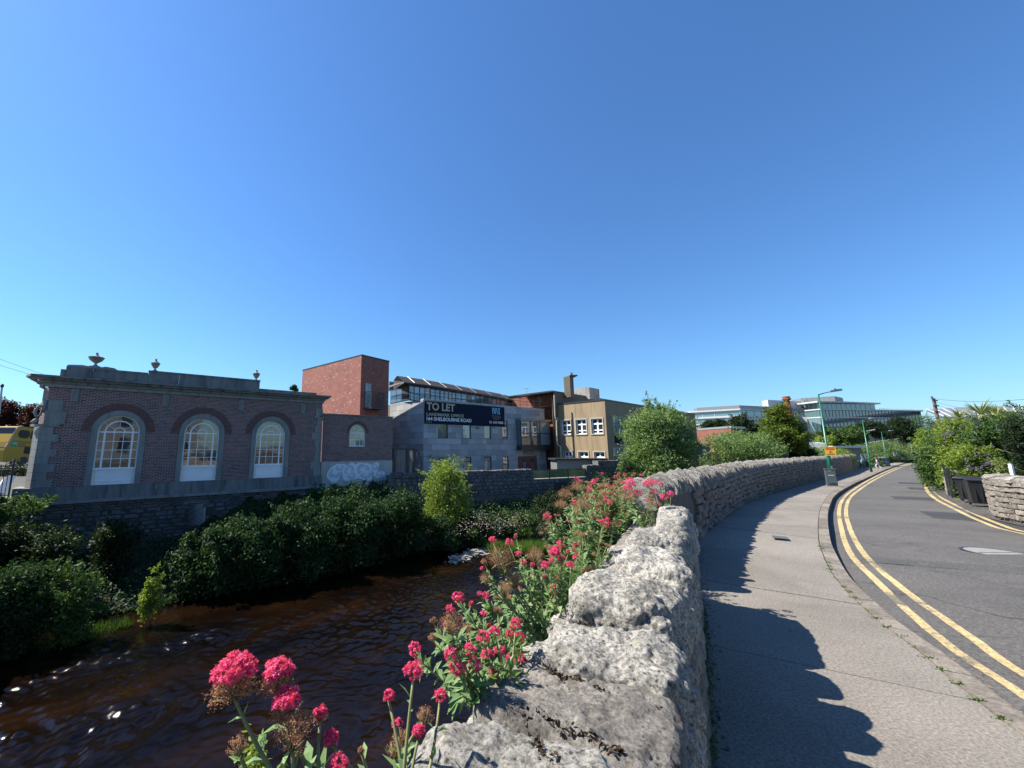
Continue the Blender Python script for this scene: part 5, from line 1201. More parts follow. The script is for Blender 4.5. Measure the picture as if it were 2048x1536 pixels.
for k_,(s,c,scl,rz) in enumerate([c for c in cand if c[0]>3.0]):
    if k_<295: put(random.choice(FM),'face_stone',eRW,c-org,scl,(0,random.uniform(-.1,.1),rz))
    else: bf.put(c-org,scl,rz)
o=bf.mb.build('distant_face_stones',M['face'],eRW); o['kind']='stuff'
# ================================================================== NEAR GRANITE PARAPET
D_=Vector((.553,.833,0)).normalized(); Rn=Vector((D_.y,-D_.x,0)); V0=-.085
def uv(u,v,z): q=D_*u+Rn*v; return Vector((q.x,q.y,z))
ePar=empty('granite_parapet',uv(1.5,V0,0)); tag(ePar,'thick granite parapet in the foreground capped with big rough lichened blocks','wall'); oP=Vector(ePar.location)
rzP=math.atan2(D_.y,D_.x)
def rock(name,cx,cv,cz,lu,lv,lz,n,seed,m,parent,org,rz=None,pw=4.,amp=.03,rough=.012,skew=0.):
    """a block of rough granite: superellipsoid cube skin pushed about by several scales of noise"""
    rz=rzP if rz is None else rz
    vs=[];fs=[]; idx={}
    for ax in range(3):
        for sg in (-1,1):
            st=len(vs)
            for i in range(n+1):
                for j in range(n+1):
                    a=math.tan((i/n*2-1)*.7854)*.999; b=math.tan((j/n*2-1)*.7854)*.999; q=[0,0,0]; q[ax]=sg; q[(ax+1)%3]=a; q[(ax+2)%3]=b
                    k=(round(q[0],4),round(q[1],4),round(q[2],4)); vs.append(k)
            for i in range(n):
                for j in range(n):
                    f=(st+i*(n+1)+j,st+(i+1)*(n+1)+j,st+(i+1)*(n+1)+j+1,st+i*(n+1)+j+1); fs.append(f if sg>0 else f[::-1])
    uniq={}; mp=[]; out=[]
    for k in vs:
        if k not in uniq: uniq[k]=len(out); out.append(k)
        mp.append(uniq[k])
    fs=[tuple(mp[i] for i in f) for f in fs]
    off=Vector((seed*7.3,seed*3.1,seed*1.7)); res=[]
    for x,y,z in out:
        L=(abs(x)**pw+abs(y)**pw+abs(z)**pw)**(1/pw); p=Vector((x/L*lu/2,y/L*lv/2,z/L*lz/2)); p.x+=skew*p.y
        nrm=Vector((x,y,z)).normalized()
        d=amp*(noise.noise((p+off)*4.5))+amp*.55*noise.noise((p+off)*11)+rough*noise.noise((p+off)*28)+rough*.7*noise.noise((p+off)*60)
        res.append(p+nrm*d)
    me=bpy.data.meshes.new(name); me.from_pydata(res,[],fs); me.materials.append(m); me.polygons.foreach_set('use_smooth',[True]*len(fs)); me.update()
    o=link(name,me,parent); o.location=uv(cx,cv,cz)-org; o.rotation_euler=(0,0,rz); return o
def toUV(x,y,z): p=GZ(x,y,z); return p.x*D_.x+p.y*D_.y, p.x*Rn.x+p.y*Rn.y
WID=.56
cb=MB(); 
def ubox(mb,u0,u1,v0,v1,z0,z1):
    mb.prism([uv(u0,v0,0),uv(u1,v0,0),uv(u1,v1,0),uv(u0,v1,0)],z0,z1)
ubox(cb,-1.6,5.05,V0-WID,V0-.02,-4.6,.80); cb.build('wall_core',M['mortarn'],ePar,True)
# coping blocks, nearest first: (u0,u1, left v, top z, extra)
ZT=1.03
blocks=[]
for (xl,yt,xr,yb,zt_,seed,res) in ((820,1392,1366,1640,1.03,1,44),(1042,1238,1366,1392,1.02,2,44),(1122,1155,1364,1232,1.03,3,36),(1172,1113,1330,1152,1.04,4,28),(1278,1056,1372,1110,1.03,5,26),(1330,1008,1386,1050,1.02,6,22)):
    u1,_=toUV((xl+xr)/2,yt,zt_); u0,_=toUV((xl+xr)/2,yb,zt_); _,vl=toUV(xl,(yt+min(yb,1536))/2,zt_); blocks.append((u0,u1,vl,zt_,seed,res))
fixed=[(-.12,.98,-.575,1.04,1,64),(1.23,1.60,-.50,1.055,2,60),(1.68,1.97,-.51,1.085,3,50),(2.05,2.30,-.56,1.02,4,40),(2.42,2.84,-.44,1.05,5,36),(2.92,3.40,-.43,1.08,12,30),(3.48,3.84,-.46,.99,7,16),(3.9,4.95,-.36,1.04,6,30),(-.75,-.18,-.60,1.03,10,12),(-1.5,-.8,-.60,1.0,11,12)]
for (u0,u1,vl,zt_,seed,res) in fixed:
    rr=random.Random(seed); vr=V0+rr.uniform(-.01,.025); lz=.40+rr.uniform(-.02,.04)
    rock('coping_block',(u0+u1)/2,(vl+vr)/2,zt_-lz/2,(u1-u0)*1.0,(vr-vl)*1.0,lz,res,seed,M['granite'],ePar,oP,pw=4.4,amp=.042,rough=.013,rz=rzP+rr.uniform(-.10,.10),skew=rr.uniform(-.2,.2))
    col.objects[-1].rotation_euler=(rr.uniform(-.05,.05),rr.uniform(-.06,.06),col.objects[-1].rotation_euler[2])
rock('mortar_bed',1.12,-.31,.85,.34,.46,.32,44,21,M['mortarn'],ePar,oP,pw=8.,amp=.025,rough=.010)
rock('mortar_bed',1.8,-.36,.68,1.2,.5,.3,12,22,M['mortarn'],ePar,oP,pw=8.,amp=.03)
rock('mortar_bed',3.5,-.36,.68,3.0,.46,.3,12,23,M['mortarn'],ePar,oP,pw=8.,amp=.03)
C=[]
for (u0_,v0_,u1_,v1_,z_) in ((1.22,-.44,1.19,-.12,1.005),(1.0,-.46,.99,-.18,1.015),(.88,-.34,.80,-.2,1.035),(1.66,-.45,1.63,-.12,.97)):
    for i in range(420):
        t=random.random(); wob=.012*math.sin(t*19)+.008*math.sin(t*41); p=uv(u0_+(u1_-u0_)*t+wob+random.gauss(0,.006),v0_+(v1_-v0_)*t+random.gauss(0,.004),z_+random.gauss(-.006,.007)); C.append(p[:])
C=np.array(C); o=quads_obj('dark_moss',C,rdir(len(C))*.0065,rdir(len(C))*.005,m_leaf('dark moss tufts',[(.03,.015,.012),(.06,.03,.02),(.09,.07,.03)],.1)); o['kind']='stuff'
# rubble face on the pavement side and the end of the parapet
zf=0.
rows=[(.0,.27),(.27,.5),(.5,.68)]; sd_=40
for a,b in rows:
    u=-1.2
    while u<5.0:
        L=random.uniform(.32,.75); L=min(L,5.08-u); sd_+=1
        if L>.12: rock('face_block',u+L/2,V0-.12,(a+b)/2,L*.97,.27,(b-a)*.96,10 if u<3 else 6,sd_,M['face'],ePar,oP,pw=6.,amp=.03,rough=.012)
        u+=L
for a,b in ((-.02,.3),(.3,.55),(.55,.8)):
    for v0,v1 in ((-.62,-.4),(-.39,-.12)):
        sd_+=1; rock('face_block',5.03,(v0+v1)/2,(a+b)/2,.2,v1-v0,b-a,8,sd_,M['granite'],ePar,oP,pw=6.,amp=.025)
# outer, river side face of the parapet
for a,b in ((.5,.78),(.2,.5),(-.15,.2),(-.5,-.15)):
    u=-.6
    while u<5:
        L=random.uniform(.35,.7); sd_+=1; rock('face_block',u+L/2,V0-WID+.04,(a+b)/2,L*.97,.2,(b-a)*.96,6,sd_,M['granite'],ePar,oP,pw=6.,amp=.03); u+=L
# debris at the foot of the wall
q=MB(); bt=Batch([jitbox('chip',M['kerb'],jx=.3,bev=.2,seed=90+i) for i in range(4)])
for i in range(260):
    u=random.uniform(.6,8.); v=V0+.01+abs(random.gauss(0,.05))
    p=uv(u,v,.004); s_=random.uniform(.006,.02); bt.put(p,(s_,s_*random.uniform(.6,1.4),s_*.6),random.uniform(0,3))
o=bt.mb.build('loose_grit',M['kerb']); o['kind']='stuff'
# kerb-side weeds and fallen leaves
n_=900; ii=rng.integers(0,len(stations)//3,n_); C=[];
for i in ii:
    k,h=stations[i]; kk_=lift(k); C.append(kk_+Vector((random.gauss(.02,.05),random.gauss(0,.05),kz(k)+.012)))
C=np.array([c[:] for c in C]); U=rdir(n_)*.012; U[:,2]*=.3; Vv=rdir(n_)*.007; Vv[:,2]*=.3
o=quads_obj('gutter_litter',C,U,Vv,M['lv_dry']); o['kind']='stuff'
C=[]; 
for i in range(900):
    s_=abs(random.choice([.9,1.6,2.2,3.1,3.7,4.6,5.5,6.6,8.])+random.gauss(0,.22)); k,h=stations[min(len(stations)-1,int(s_/.2)+30)]; u_=(h-k).normalized(); p=lift(k)+u_*(.15+random.gauss(0,.02)); C.append((p.x,p.y,p.z+random.uniform(.0,.025)))
C=np.array(C); U=rdir(len(C))*.011; U[:,2]=abs(U[:,2]); Vv=rdir(len(C))*.005
o=quads_obj('joint_weeds',C,U,Vv,M['grass']); o['kind']='stuff'
C=[]
for i in range(2600):
    u=random.uniform(.8,9.); p=uv(u,V0+abs(random.gauss(0,.03)),0) if u<5.1 else None
    if p is None:
        pp,d,nn,ya=wp_(random.uniform(.8,9)); p=pp-nn*abs(random.gauss(0,.03))
    C.append((p.x,p.y,p.z+random.uniform(0,.05)))
C=np.array(C); U=rdir(len(C))*.014; U[:,2]=abs(U[:,2]); Vv=rdir(len(C))*.006
o=quads_obj('wall_foot_weeds',C,U,Vv,M['lv_mid']); o['kind']='stuff'
# ================================================================== RIGHT-HAND GARDEN WALL
RWL=[lift(p) for p in resample(rwall_a,.15)]; RWa=resample(rwall_a,.15)
def arcs(P): 
    A=[0]
    for a,b in zip(P,P[1:]): A.append(A[-1]+(b-a).length)
    return A
RA_=arcs(RWL)
def near_s(pix):
    g=GA(*pix); return min(range(len(RWL)),key=lambda i:(RWL[i]-g).length)
def rwp(s):
    j=max(0,min(int(np.searchsorted(RA_,s))-1,len(RWL)-2)); q=(s-RA_[j])/(RA_[j+1]-RA_[j]); p=RWL[j].lerp(RWL[j+1],q); d,nn=lnorm(j,RWL); return p,d,-nn
def stone_run(name,label,s0,s1,h,hc,nlim):
    p,d,nn=rwp(s0); e=empty(name,p); tag(e,label,'wall'); org=p.copy()
    mb=MB(); A=[];B=[];C_=[];D=[]
    for s in np.linspace(s0,s1,max(2,int((s1-s0)/.3))):
        p,d,nn=rwp(s); A.append(p-Vector((0,0,.3))); B.append(p+Vector((0,0,h))); C_.append(p+nn*.4+Vector((0,0,h))); D.append(p+nn*.4-Vector((0,0,.3)))
    mb.strip(A,B); mb.strip(B,C_); mb.strip(C_,D); mb.add([A[0],D[0],C_[0],B[0]],[(0,1,2,3)]); mb.add([A[-1],B[-1],C_[-1],D[-1]],[(0,1,2,3)]); mb.build('wall_core',M['mortarw'],e,True)
    k=0; nr=max(3,int(h/.125))
    for r_ in range(nr):
        s=s0+random.uniform(0,.1)
        while s<s1-.1 and k<nlim:
            L=min(random.uniform(.1,.34),s1-s); p,d,nn=rwp(s+L/2); put(random.choice(FM2),'face_stone',e,p+Vector((0,0,h/nr*(r_+.5)))-nn*.02-org,(L-.014,.12*random.uniform(.6,1.4),(h/nr-.01)*random.uniform(.8,1.3)),(0,random.uniform(-.12,.12),math.atan2(d.y,d.x)+math.pi)); k+=1; s+=L
    s=s0
    while s<s1:
        w_=random.uniform(.1,.22); p,d,nn=rwp(s+w_/2); put(random.choice(CO),'coping_stone',e,p+nn*.2+Vector((0,0,h-.02))-org,(.5,w_*.88,hc*random.uniform(.8,1.15)),(random.uniform(-.1,.1),0,math.atan2(d.y,d.x)-math.pi/2)); s+=w_
    return e
FM2=[jitbox('wall_unit',M['face'],jx=.2,bev=.13,seed=70+i) for i in range(9)]
for me in FM2: me.materials.clear(); me.materials.append(M['calp2'] if 'calp2' in M else M['face'])
s_end=RA_[near_s((1988,1023.8))]; s_a=RA_[near_s((1900.8,990))]; s_b=RA_[near_s((1885,984))]
stone_run('garden_wall','rubble garden wall at the right edge of the road below the flowering shrubs',max(0,s_end-9.),s_end,.88,.16,290)
stone_run('garden_wall_pier','short rubble wall end on the far side of the black gate',s_a+.1,s_a+2.6,.95,.05,60)
stone_run('distant_garden_wall','low garden wall disappearing under the hedge round the bend',s_a+4.2,s_a+24,1.0,.12,120)
# gate and wheelie bins between
p,d,nn=rwp((s_end+s_a)/2)
def wheelie(name,label,pix,rz,s=1.):
    g=GA(*pix); e=empty(name,g,rz); tag(e,label,'bin')
    q=MB(); b0,b1=.24*s,.29*s; q.add([(-b0,-b0*.9,.08),(b0,-b0*.9,.08),(b0,b0,.08),(-b0,b0,.08),(-b1,-b1*1.1,.95*s),(b1,-b1*1.1,.95*s),(b1,b1*1.1,.95*s),(-b1,b1*1.1,.95*s)],[(0,3,2,1),(0,1,5,4),(1,2,6,5),(2,3,7,6),(3,0,4,7)])
    for x in (-.15,.0,.15): q.box(x*s-.012,x*s+.012,-b1*1.0,-b1*.86,.2*s,.8*s)
    q.build('bin_body',M['bin'],e)
    q=MB(); q.add([(-b1*1.08,-b1*1.25,.95*s),(b1*1.08,-b1*1.25,.95*s),(b1*1.08,b1*1.2,1.0*s),(-b1*1.08,b1*1.2,1.0*s),(-b1,-b1*1.1,1.0*s),(b1,-b1*1.1,1.0*s),(b1,b1*.9,1.07*s),(-b1,b1*.9,1.07*s)],[(0,3,2,1),(4,5,6,7),(0,1,5,4),(1,2,6,5),(2,3,7,6),(3,0,4,7)]); q.build('bin_lid',M['bin'],e)
    q=MB(); q.tube([(-b1,b1*1.3,.98*s),(b1,b1*1.3,.98*s)],.018,6); q.build('bin_handle',M['bin'],e)
    for x in (-b0-.02,b0-.02):
        q=MB(); q.tube([(x,b0+.02,.09),(x+.045,b0+.02,.09)],.09,12); q.build('wheel',M['bin'],e)
wheelie('wheelie_bin','black wheelie bin standing just inside the garden gateway',(1943,1004),R(-60),.82)
wheelie('wheelie_bin','second black wheelie bin, nearer the rubble garden wall under the flowering shrub',(1966,1012),R(-45),.82)
ga,gb=rwp(s_a-.05)[0],rwp(s_a-1.35)[0]; dg=(gb-ga); Lg=dg.length; rzg=math.atan2(dg.y,dg.x)
eg=empty('black_gate',ga,rzg); tag(eg,'tall black boarded gate beside the short wall end','gate')
k_=8
for i in range(k_): q=MB(); q.box(Lg*i/k_+.006,Lg*(i+1)/k_-.006,-.02,.02,.05,1.12); q.build('gate_board',M['bin'],eg)
q=MB(); q.box(0,Lg,-.05,-.021,.2,.29); q.box(0,Lg,-.05,-.021,.9,.99); q.build('gate_rail',M['bin'],eg)
q=MB(); q.box(-.08,-.0,-.05,.05,0,1.2); q.box(Lg,Lg+.08,-.05,.05,0,1.2); q.build('gate_post',M['bin'],eg)
g_=WP(2027,955,11.2); q=MB(); q.box(-.03,.03,-.03,.03,-.5,.38); o=q.build('white_post',M['white'],None); o.location=g_; tag(o,'short white post above the garden wall at the right edge','post')
# ================================================================== VALERIAN
def leaves5(name,items,m,parent):
    """items: (base, direction, side, length, width, droop)"""
    vs=[];fs=[]
    inv=PM[parent.name].inverted()
    for b,d,s,L,w_,dr in items:
        up_=s.cross(d).normalized(); k=len(vs); mid=b+d*L*.5-up_*dr*L*.1; tip=b+d*L-Vector((0,0,dr*L*.5))
        for p in (b,mid+s*w_*.5+up_*w_*.18,mid-s*w_*.5+up_*w_*.18,mid,tip): vs.append(tuple(inv@p))
        fs+=[(k,k+3,k+1),(k,k+2,k+3),(k+3,k+4,k+1),(k+3,k+2,k+4)]
    me=bpy.data.meshes.new(name); me.from_pydata(vs,[],fs); me.materials.append(m); me.update(); return link(name,me,parent)
def floret_quads(c,r,n,size,zlo=-1.,flat=.85,star=False,rad0=.7):
    ncl=max(7,int(n/13)); cd_=rdir(ncl*3); cd_=cd_[cd_[:,2]>zlo][:ncl]; ncl=len(cd_); cc=np.array(c)+cd_*(rad0+(1-rad0)*rng.random(ncl))[:,None]*np.array([r,r,r*flat])*.86
    ii_=rng.integers(0,ncl,n); d=cd_[ii_]*.9+rdir(n)*.75; d/=np.linalg.norm(d,axis=1)[:,None]; C=cc[ii_]+rdir(n)*(r*.20*rng.random(n)**.4)[:,None]
    if not star:
        a=rdir(len(C)); U=a-d*(a*d).sum(1)[:,None]; U/=np.linalg.norm(U,axis=1)[:,None]; V=np.cross(d,U); s=size*(.6+.7*rng.random(len(C)))[:,None]; return C,U*s*.5,V*s*.4
    Cs=[];Us=[];Vs=[]
    a=rdir(len(C)); U=a-d*(a*d).sum(1)[:,None]; U/=np.linalg.norm(U,axis=1)[:,None]; V=np.cross(d,U)
    for k in range(5):
        t=2*math.pi*k/5; X=U*math.cos(t)+V*math.sin(t); Yv=-U*math.sin(t)+V*math.cos(t); s=size*(.8+.4*rng.random(len(C)))[:,None]
        Cs.append(C+X*s*.45+d*s*.12); Us.append(X*s*.45+d*s*.15); Vs.append(Yv*s*.2)
    return np.concatenate(Cs),np.concatenate(Us),np.concatenate(Vs)
def seed_quads(c,r,n,size):
    cl=rdir(max(6,n//14)); cl[:,2]=np.abs(cl[:,2])*1.2-.35; cc=np.array(c)+cl*r*(.45+.5*rng.random(len(cl)))[:,None]
    C=cc[rng.integers(0,len(cc),n)]+rng.normal(size=(n,3))*r*.13; a=rdir(n); b=rdir(n); return C,a*size*.5,b*size*.22,cc
def valerian(base,heads,label,group,detail=1.,leafn=10,stemr=.003,leafl=.06):
    base=Vector(base); e=empty('valerian_plant',base); tag(e,label,'flowering plant',group)
    st=MB(); items=[]; Pq=[];Sq=[]
    for (h,r,kind) in heads:
        h=Vector(h); b=base+Vector((random.gauss(0,.02),random.gauss(0,.02),0)); ctrl=b.lerp(h,.45)+Vector((random.gauss(0,.015),random.gauss(0,.015),-.02)); end=h-Vector((0,0,r*.5))
        pts=[((1-t)**2)*b+2*t*(1-t)*ctrl+t*t*end for t in np.linspace(0,1,7)]; st.tube(pts,[stemr*(1.25-.5*i/6) for i in range(7)],5)
        Ls=(h-b).length; nl=max(2,int(leafn*Ls/.3))
        for i in range(nl):
            t=random.uniform(.05,.92); p=((1-t)**2)*b+2*t*(1-t)*ctrl+t*t*end; ax=(end-b).normalized(); a=random.uniform(0,6.28); side=ax.cross(Vector((math.cos(a),math.sin(a),.2))).normalized(); d=(side.cross(ax)+ax*random.uniform(.3,1.1)).normalized(); s_=d.cross(ax).normalized(); L=leafl*random.uniform(.5,1.15)*(1.15-.6*t); items.append((p,d,s_,L,L*.34,random.uniform(0,.8)))
            if random.random()<.6: d2=(-side.cross(ax)+ax*random.uniform(.3,1.1)).normalized(); items.append((p,d2,d2.cross(ax).normalized(),L,L*.34,random.uniform(0,.8)))
        nf=int(1.6*detail*(110+ (r*1000)**1.55*1.2))
        fs_=max(.0032,min(.0050,r*.15)) if detail>=1 else .007
        if kind=='p': Pq.append(floret_quads(h,r,nf,fs_,-.55,.9,detail>=1)); Sq.append(floret_quads(h-Vector((0,0,r*.35)),r*.6,int(nf*.4),fs_*.7,-1,.9))
        elif kind=='m':
            Pq.append(floret_quads(h+Vector((0,0,r*.22)),r*.82,int(nf*.8),fs_,.1,.95,detail>=1)); C,U,V,cc=seed_quads(h-Vector((0,0,r*.25)),r*.85,int(nf*1.9),fs_*.8); Sq.append((C,U,V))
            for q_ in cc[:26]: st.tube([end,end.lerp(Vector(q_),.6)+Vector((0,0,-.002)),Vector(q_)],[stemr*.5,stemr*.35,stemr*.25],4)
        else:
            C,U,V,cc=seed_quads(h,r,int(nf*1.7),fs_*.75); Sq.append((C,U,V))
            for q_ in cc[:30]: st.tube([end-Vector((0,0,r*.3)),end.lerp(Vector(q_),.5)+Vector((0,0,-.003)),Vector(q_)],[stemr*.5,stemr*.35,stemr*.22],4)
    st.build('stem',M['stem'],e,True,True); 
    if items: leaves5('foliage',items,M['lv_val'],e)
    cat=lambda L,k: np.concatenate([x[k] for x in L])
    if Pq: quads_obj('flower_head',cat(Pq,0),cat(Pq,1),cat(Pq,2),M['pink'],e)
    if Sq: quads_obj('seed_head',cat(Sq,0),cat(Sq,1),cat(Sq,2),M['lv_dry'],e)
    return e
px2m=lambda px_,Y: px_*Y/780
def hd(x,y,Y,rp,k): return (WP(x,y,Y),px2m(rp,Y),k)
vg_='red valerian growing along the river side of the parapet'
near=[('tall pink valerian at lower left with the biggest domed head',(560,1640),.62,[(468,1362,.66,47,'m'),(478,1490,.62,20,'s')]),
 ('pink valerian with three stacked heads just right of the biggest head',(590,1640),.66,[(553,1360,.68,37,'m'),(573,1415,.66,34,'m'),(585,1470,.64,36,'s'),(610,1440,.68,18,'s')]),
 ('short valerian with three small round pink heads on one leaning stem',(720,1650),.66,[(640,1432,.7,17,'m'),(661,1477,.68,15,'p'),(678,1530,.64,19,'p')]),
 ('slender valerian with one small pink head over bluish leaves',(790,1640),.75,[(777,1392,.8,12,'p'),(795,1448,.8,10,'p'),(722,1500,.72,6,'s')]),
 ('tall single stemmed valerian with a round pink head left of the granite block',(812,1640),.72,[(827,1342,.78,19,'p')]),
 ('valerian tucked against the nearest granite block with reddish seed heads',(800,1620),.78,[(880,1391,.9,12,'p'),(850,1430,.86,17,'s'),(838,1462,.84,13,'p'),(800,1475,.84,16,'s'),(790,1500,.8,18,'s')]),
 ('valerian clump with a tall brown seed head above bright pink clusters',(960,1400),1.15,[(903,1245,1.1,27,'s'),(900,1218,1.1,9,'p'),(905,1308,1.1,17,'p'),(915,1335,1.1,17,'p'),(940,1300,1.15,14,'p'),(950,1330,1.12,14,'p')]),
 ('dense valerian clump with many crimson heads beside the second granite block',(1010,1400),1.2,[(966,1274,1.2,14,'p'),(989,1262,1.2,11,'p'),(975,1308,1.2,13,'p'),(1000,1300,1.25,12,'p'),(1031,1248,1.3,12,'p'),(1042,1275,1.3,11,'p'),(1040,1318,1.3,11,'p'),(1010,1335,1.25,14,'s'),(985,1345,1.2,12,'p'),(1047,1330,1.3,7,'p')]),
 ('valerian with a large brown airy seed head leaning over the dark water',(1095,1300),1.75,[(1000,1118,1.75,30,'s'),(985,1080,1.75,8,'p'),(1018,1085,1.75,9,'p'),(971,1158,1.7,13,'s'),(964,1137,1.7,4,'p'),(1010,1180,1.7,18,'s'),(1030,1160,1.75,18,'s')]),
 ('valerian with four crimson heads in the middle of the flowering mass',(1125,1230),1.9,[(1110,1105,1.95,12,'p'),(1120,1090,1.95,9,'p'),(1090,1130,1.9,9,'p'),(1141,1130,2.,9,'p'),(1122,1122,1.95,10,'m'),(1070,1110,1.95,20,'s')]),
 ('upright rusty valerian spires standing highest behind the flowers',(1190,1090),3.4,[(1155,975,3.2,15,'s'),(1154,958,3.2,6,'p'),(1130,988,3.1,16,'s'),(1165,1010,3.2,20,'s'),(1120,1010,3.,14,'s')]),
 ('valerian with a crown of crimson heads in front of the big willow',(1290,1060),3.9,[(1262,965,3.9,12,'p'),(1255,975,3.9,9,'p'),(1294,968,4.,10,'p'),(1305,964,4.,9,'p'),(1275,987,3.9,10,'p'),(1308,985,4.,10,'p'),(1250,995,3.7,12,'s')]),
 ('valerian at the start of the curving wall with crimson heads',(1345,1040),4.4,[(1341,988,4.4,8,'p'),(1328,995,4.3,9,'p'),(1300,1000,4.2,8,'p'),(1322,968,4.3,5,'p'),(1315,1010,4.2,10,'s')])]
for lab,(bx,by),bY,hs in near:
    valerian(WP(bx,by,bY),[hd(*h) for h in hs],lab,vg_,detail=1.3 if bY<1 else (1. if bY<2.5 else .6),leafn=9 if bY<1 else 16,stemr=.0032 if bY<1 else .003,leafl=.055 if bY<1 else .07)
# further plants of the same mass, rooted on the outer edge of the wall
rr=random.Random(11)
POS=['beside the second granite block','beside the gap after the second granite block','beside the third granite block','beside the fourth granite block','by the near end of the long fifth block','along the middle of the long fifth block','by the far end of the long fifth block','beside the low stone before the last block','by the near end of the last granite block','by the far end of the last granite block','in the gap between the parapet and the curving wall','at the foot of the curving wall']
LOOK=[('valerian with mostly crimson heads ','ppsm'),('valerian gone mostly to rusty seed ','ssss'),('leafy valerian with mixed heads ','pssm')]
for i in range(36):
    u=1.5+(i/35)**.95*5.7+rr.uniform(-.08,.08); v=V0-WID-.08+rr.uniform(-.14,.06)-(.12 if u>3.5 else 0); b=uv(u,v,rr.uniform(.45,.66)); lk=LOOK[i%3]
    hs=[]
    for k in range(rr.randint(5,8)):
        hz=rr.uniform(.78,1.10 if u>2.3 else .98); hh=b+Vector((rr.uniform(-.30,.16),rr.uniform(-.2,.2),0)); hh.z=hz; rad=rr.uniform(.015,.032); hs.append((hh,rad*(1 if u<3 else 1.15),rr.choice(lk[1])))
    valerian(b,hs,lk[0]+POS[i//3],vg_,detail=.6,leafn=30,stemr=.003,leafl=.085)
POS2=['rooted where the parapet ends','just past the end of the parapet','against the first coping of the curving wall','outermost in the gap before the curving wall','beside the second stretch of coping','under the big willow, nearest the wall']
for i in range(18):
    u=4.3+i*.14; v=-.78-rr.uniform(0,.22); b=uv(u,v,rr.uniform(.55,.75)); lk=LOOK[i%3]; hs=[]
    for k in range(rr.randint(6,9)):
        hh=b+Vector((rr.uniform(-.34,.3),rr.uniform(-.2,.25),0)); hh.z=rr.uniform(.92,1.24); hs.append((hh,rr.uniform(.022,.042),rr.choice(lk[1])))
    valerian(b,hs,lk[0]+POS2[i//3],vg_,detail=.5,leafn=30,stemr=.003,leafl=.10)
# ================================================================== TREES AND SHRUBS
def TT(name,label,cat,x,y,Y,rx,ry,ground,n,size,m,seed,k=14,brf=.5,asp=.45,up=.3,droop=0.,group=None,ryd=None,extra=None,r0=.12,fill=.5,limbs=7,outw=.5):
    c=WP(x,y,Y); s=Y/780; r=(rx*s,(ryd or rx)*s*.8,ry*s); base=(c.x,c.y,ground); e=empty(name,base); tag(e,label,cat,group)
    trunk_mb(base,(c.x,c.y,c.z+r[2]*.4),r0,limbs,seed,r[0]*.8).build('trunk',M['bark'],e,True,True)
    bl=crown_blobs(c,r,k,min(r[0],r[2])*brf,seed)
    for (ex,ey,er,ez) in (extra or []):
        q=WP(ex,ey,Y); bl.append(((q.x,q.y,q.z),(er*s,er*s,ez*s)))
    if cat=='shrub' or 'willow' in name:
        zz=c.z-r[2]*.3; rs=random.Random(seed+5); hgt=max(.3,zz-ground); 
        for q in range(max(6,int(k*.7))):
            a=rs.uniform(0,6.28); f=rs.uniform(.2,.85); b_=hgt*rs.uniform(.22,.4)+.12; bl.append(((c.x+math.cos(a)*r[0]*f,c.y+math.sin(a)*r[1]*f,ground+hgt*rs.uniform(.15,.9)),(min(b_,r[0]*.5),min(b_,r[0]*.5),b_)))
    foliage('crown',bl,n,size,m,e,asp,up,droop,fill,outw)
    # leafy twigs that break the outline
    nt_=max(24,int(n/260)); Cs=[];L_=min(r[0],r[2])*.42; bi=rng.integers(0,len(bl),nt_)
    for q in range(nt_):
        bc,br_=bl[bi[q]]; d=rng.normal(size=3); d[2]=abs(d[2])*1.1+.1; d/=np.linalg.norm(d); st_=np.array(bc)+d*np.array(br_)*.8; ln=L_*(.4+.8*rng.random()); m_=max(10,int(n/nt_*.16)); t=rng.random(m_)[:,None]; Cs.append(st_+d*ln*t+rng.normal(size=(m_,3))*size*.55*(1.1-t))
    Cs=np.concatenate(Cs); a_=rdir(len(Cs)); b_=rdir(len(Cs)); b_-=a_*(a_*b_).sum(1)[:,None]; b_/=np.linalg.norm(b_,axis=1)[:,None]; s_=size*(.5+.6*rng.random(len(Cs)))[:,None]
    quads_obj('twig_leaves',Cs,a_*s_*.5,b_*s_*.5*asp,m,e)
    return e
lg='trees and shrubs behind the river walls'
TT('willow_tree','big bushy grey green willow in front of the beige building','tree',1315,898,31,66,72,-2.2,60000,.22,M['lv_will'],3,k=26,brf=.42,asp=.3,up=.1,droop=.15,extra=[(1300,822,12,16),(1296,806,5,10),(1322,820,10,14),(1365,852,14,18),(1255,930,16,24),(1380,880,12,18),(1275,860,14,18)],r0=.2)
TT('willow_shrub','wide low willow right of the big willow behind the curving wall','shrub',1480,912,37,82,42,-2.2,42000,.2,M['lv_will'],5,k=26,brf=.5,asp=.3,up=.1,droop=.1,extra=[(1430,882,20,16),(1520,882,24,18),(1545,905,18,20),(1490,875,14,10)])
TT('cypress_tree','dark green and golden spreading cypress behind the curving wall','tree',1566,868,47,38,48,-2.,34000,.26,M['lv_con'],7,k=24,brf=.42,asp=.35,up=.35,extra=[(1545,825,14,9),(1562,815,12,8),(1595,860,14,12),(1535,850,14,14)],r0=.25)
TT('yew_bush','black green bush at the foot of the cypress','shrub',1590,905,49,36,24,-2.,14000,.24,M['lv_dark'],8,k=12)
TT('holm_oak','dark round topped tree beside the cypress in front of the glass office','tree',1492,858,66,36,32,-2.,16000,.36,M['lv_dark'],9,k=16,brf=.45)
TT('hedge_tree','low dark trees over the roof of the small red brick building','tree',1432,850,78,28,9,-2.,6000,.36,M['lv_dark'],10,k=10,brf=.9,extra=[(1420,852,10,7)])
TT('lime_tree','dark green tree right of the tall lamp post below the glass office','tree',1690,876,78,46,26,-2.,20000,.36,M['lv_mid'],12,k=18,brf=.5,extra=[(1665,868,12,12)])
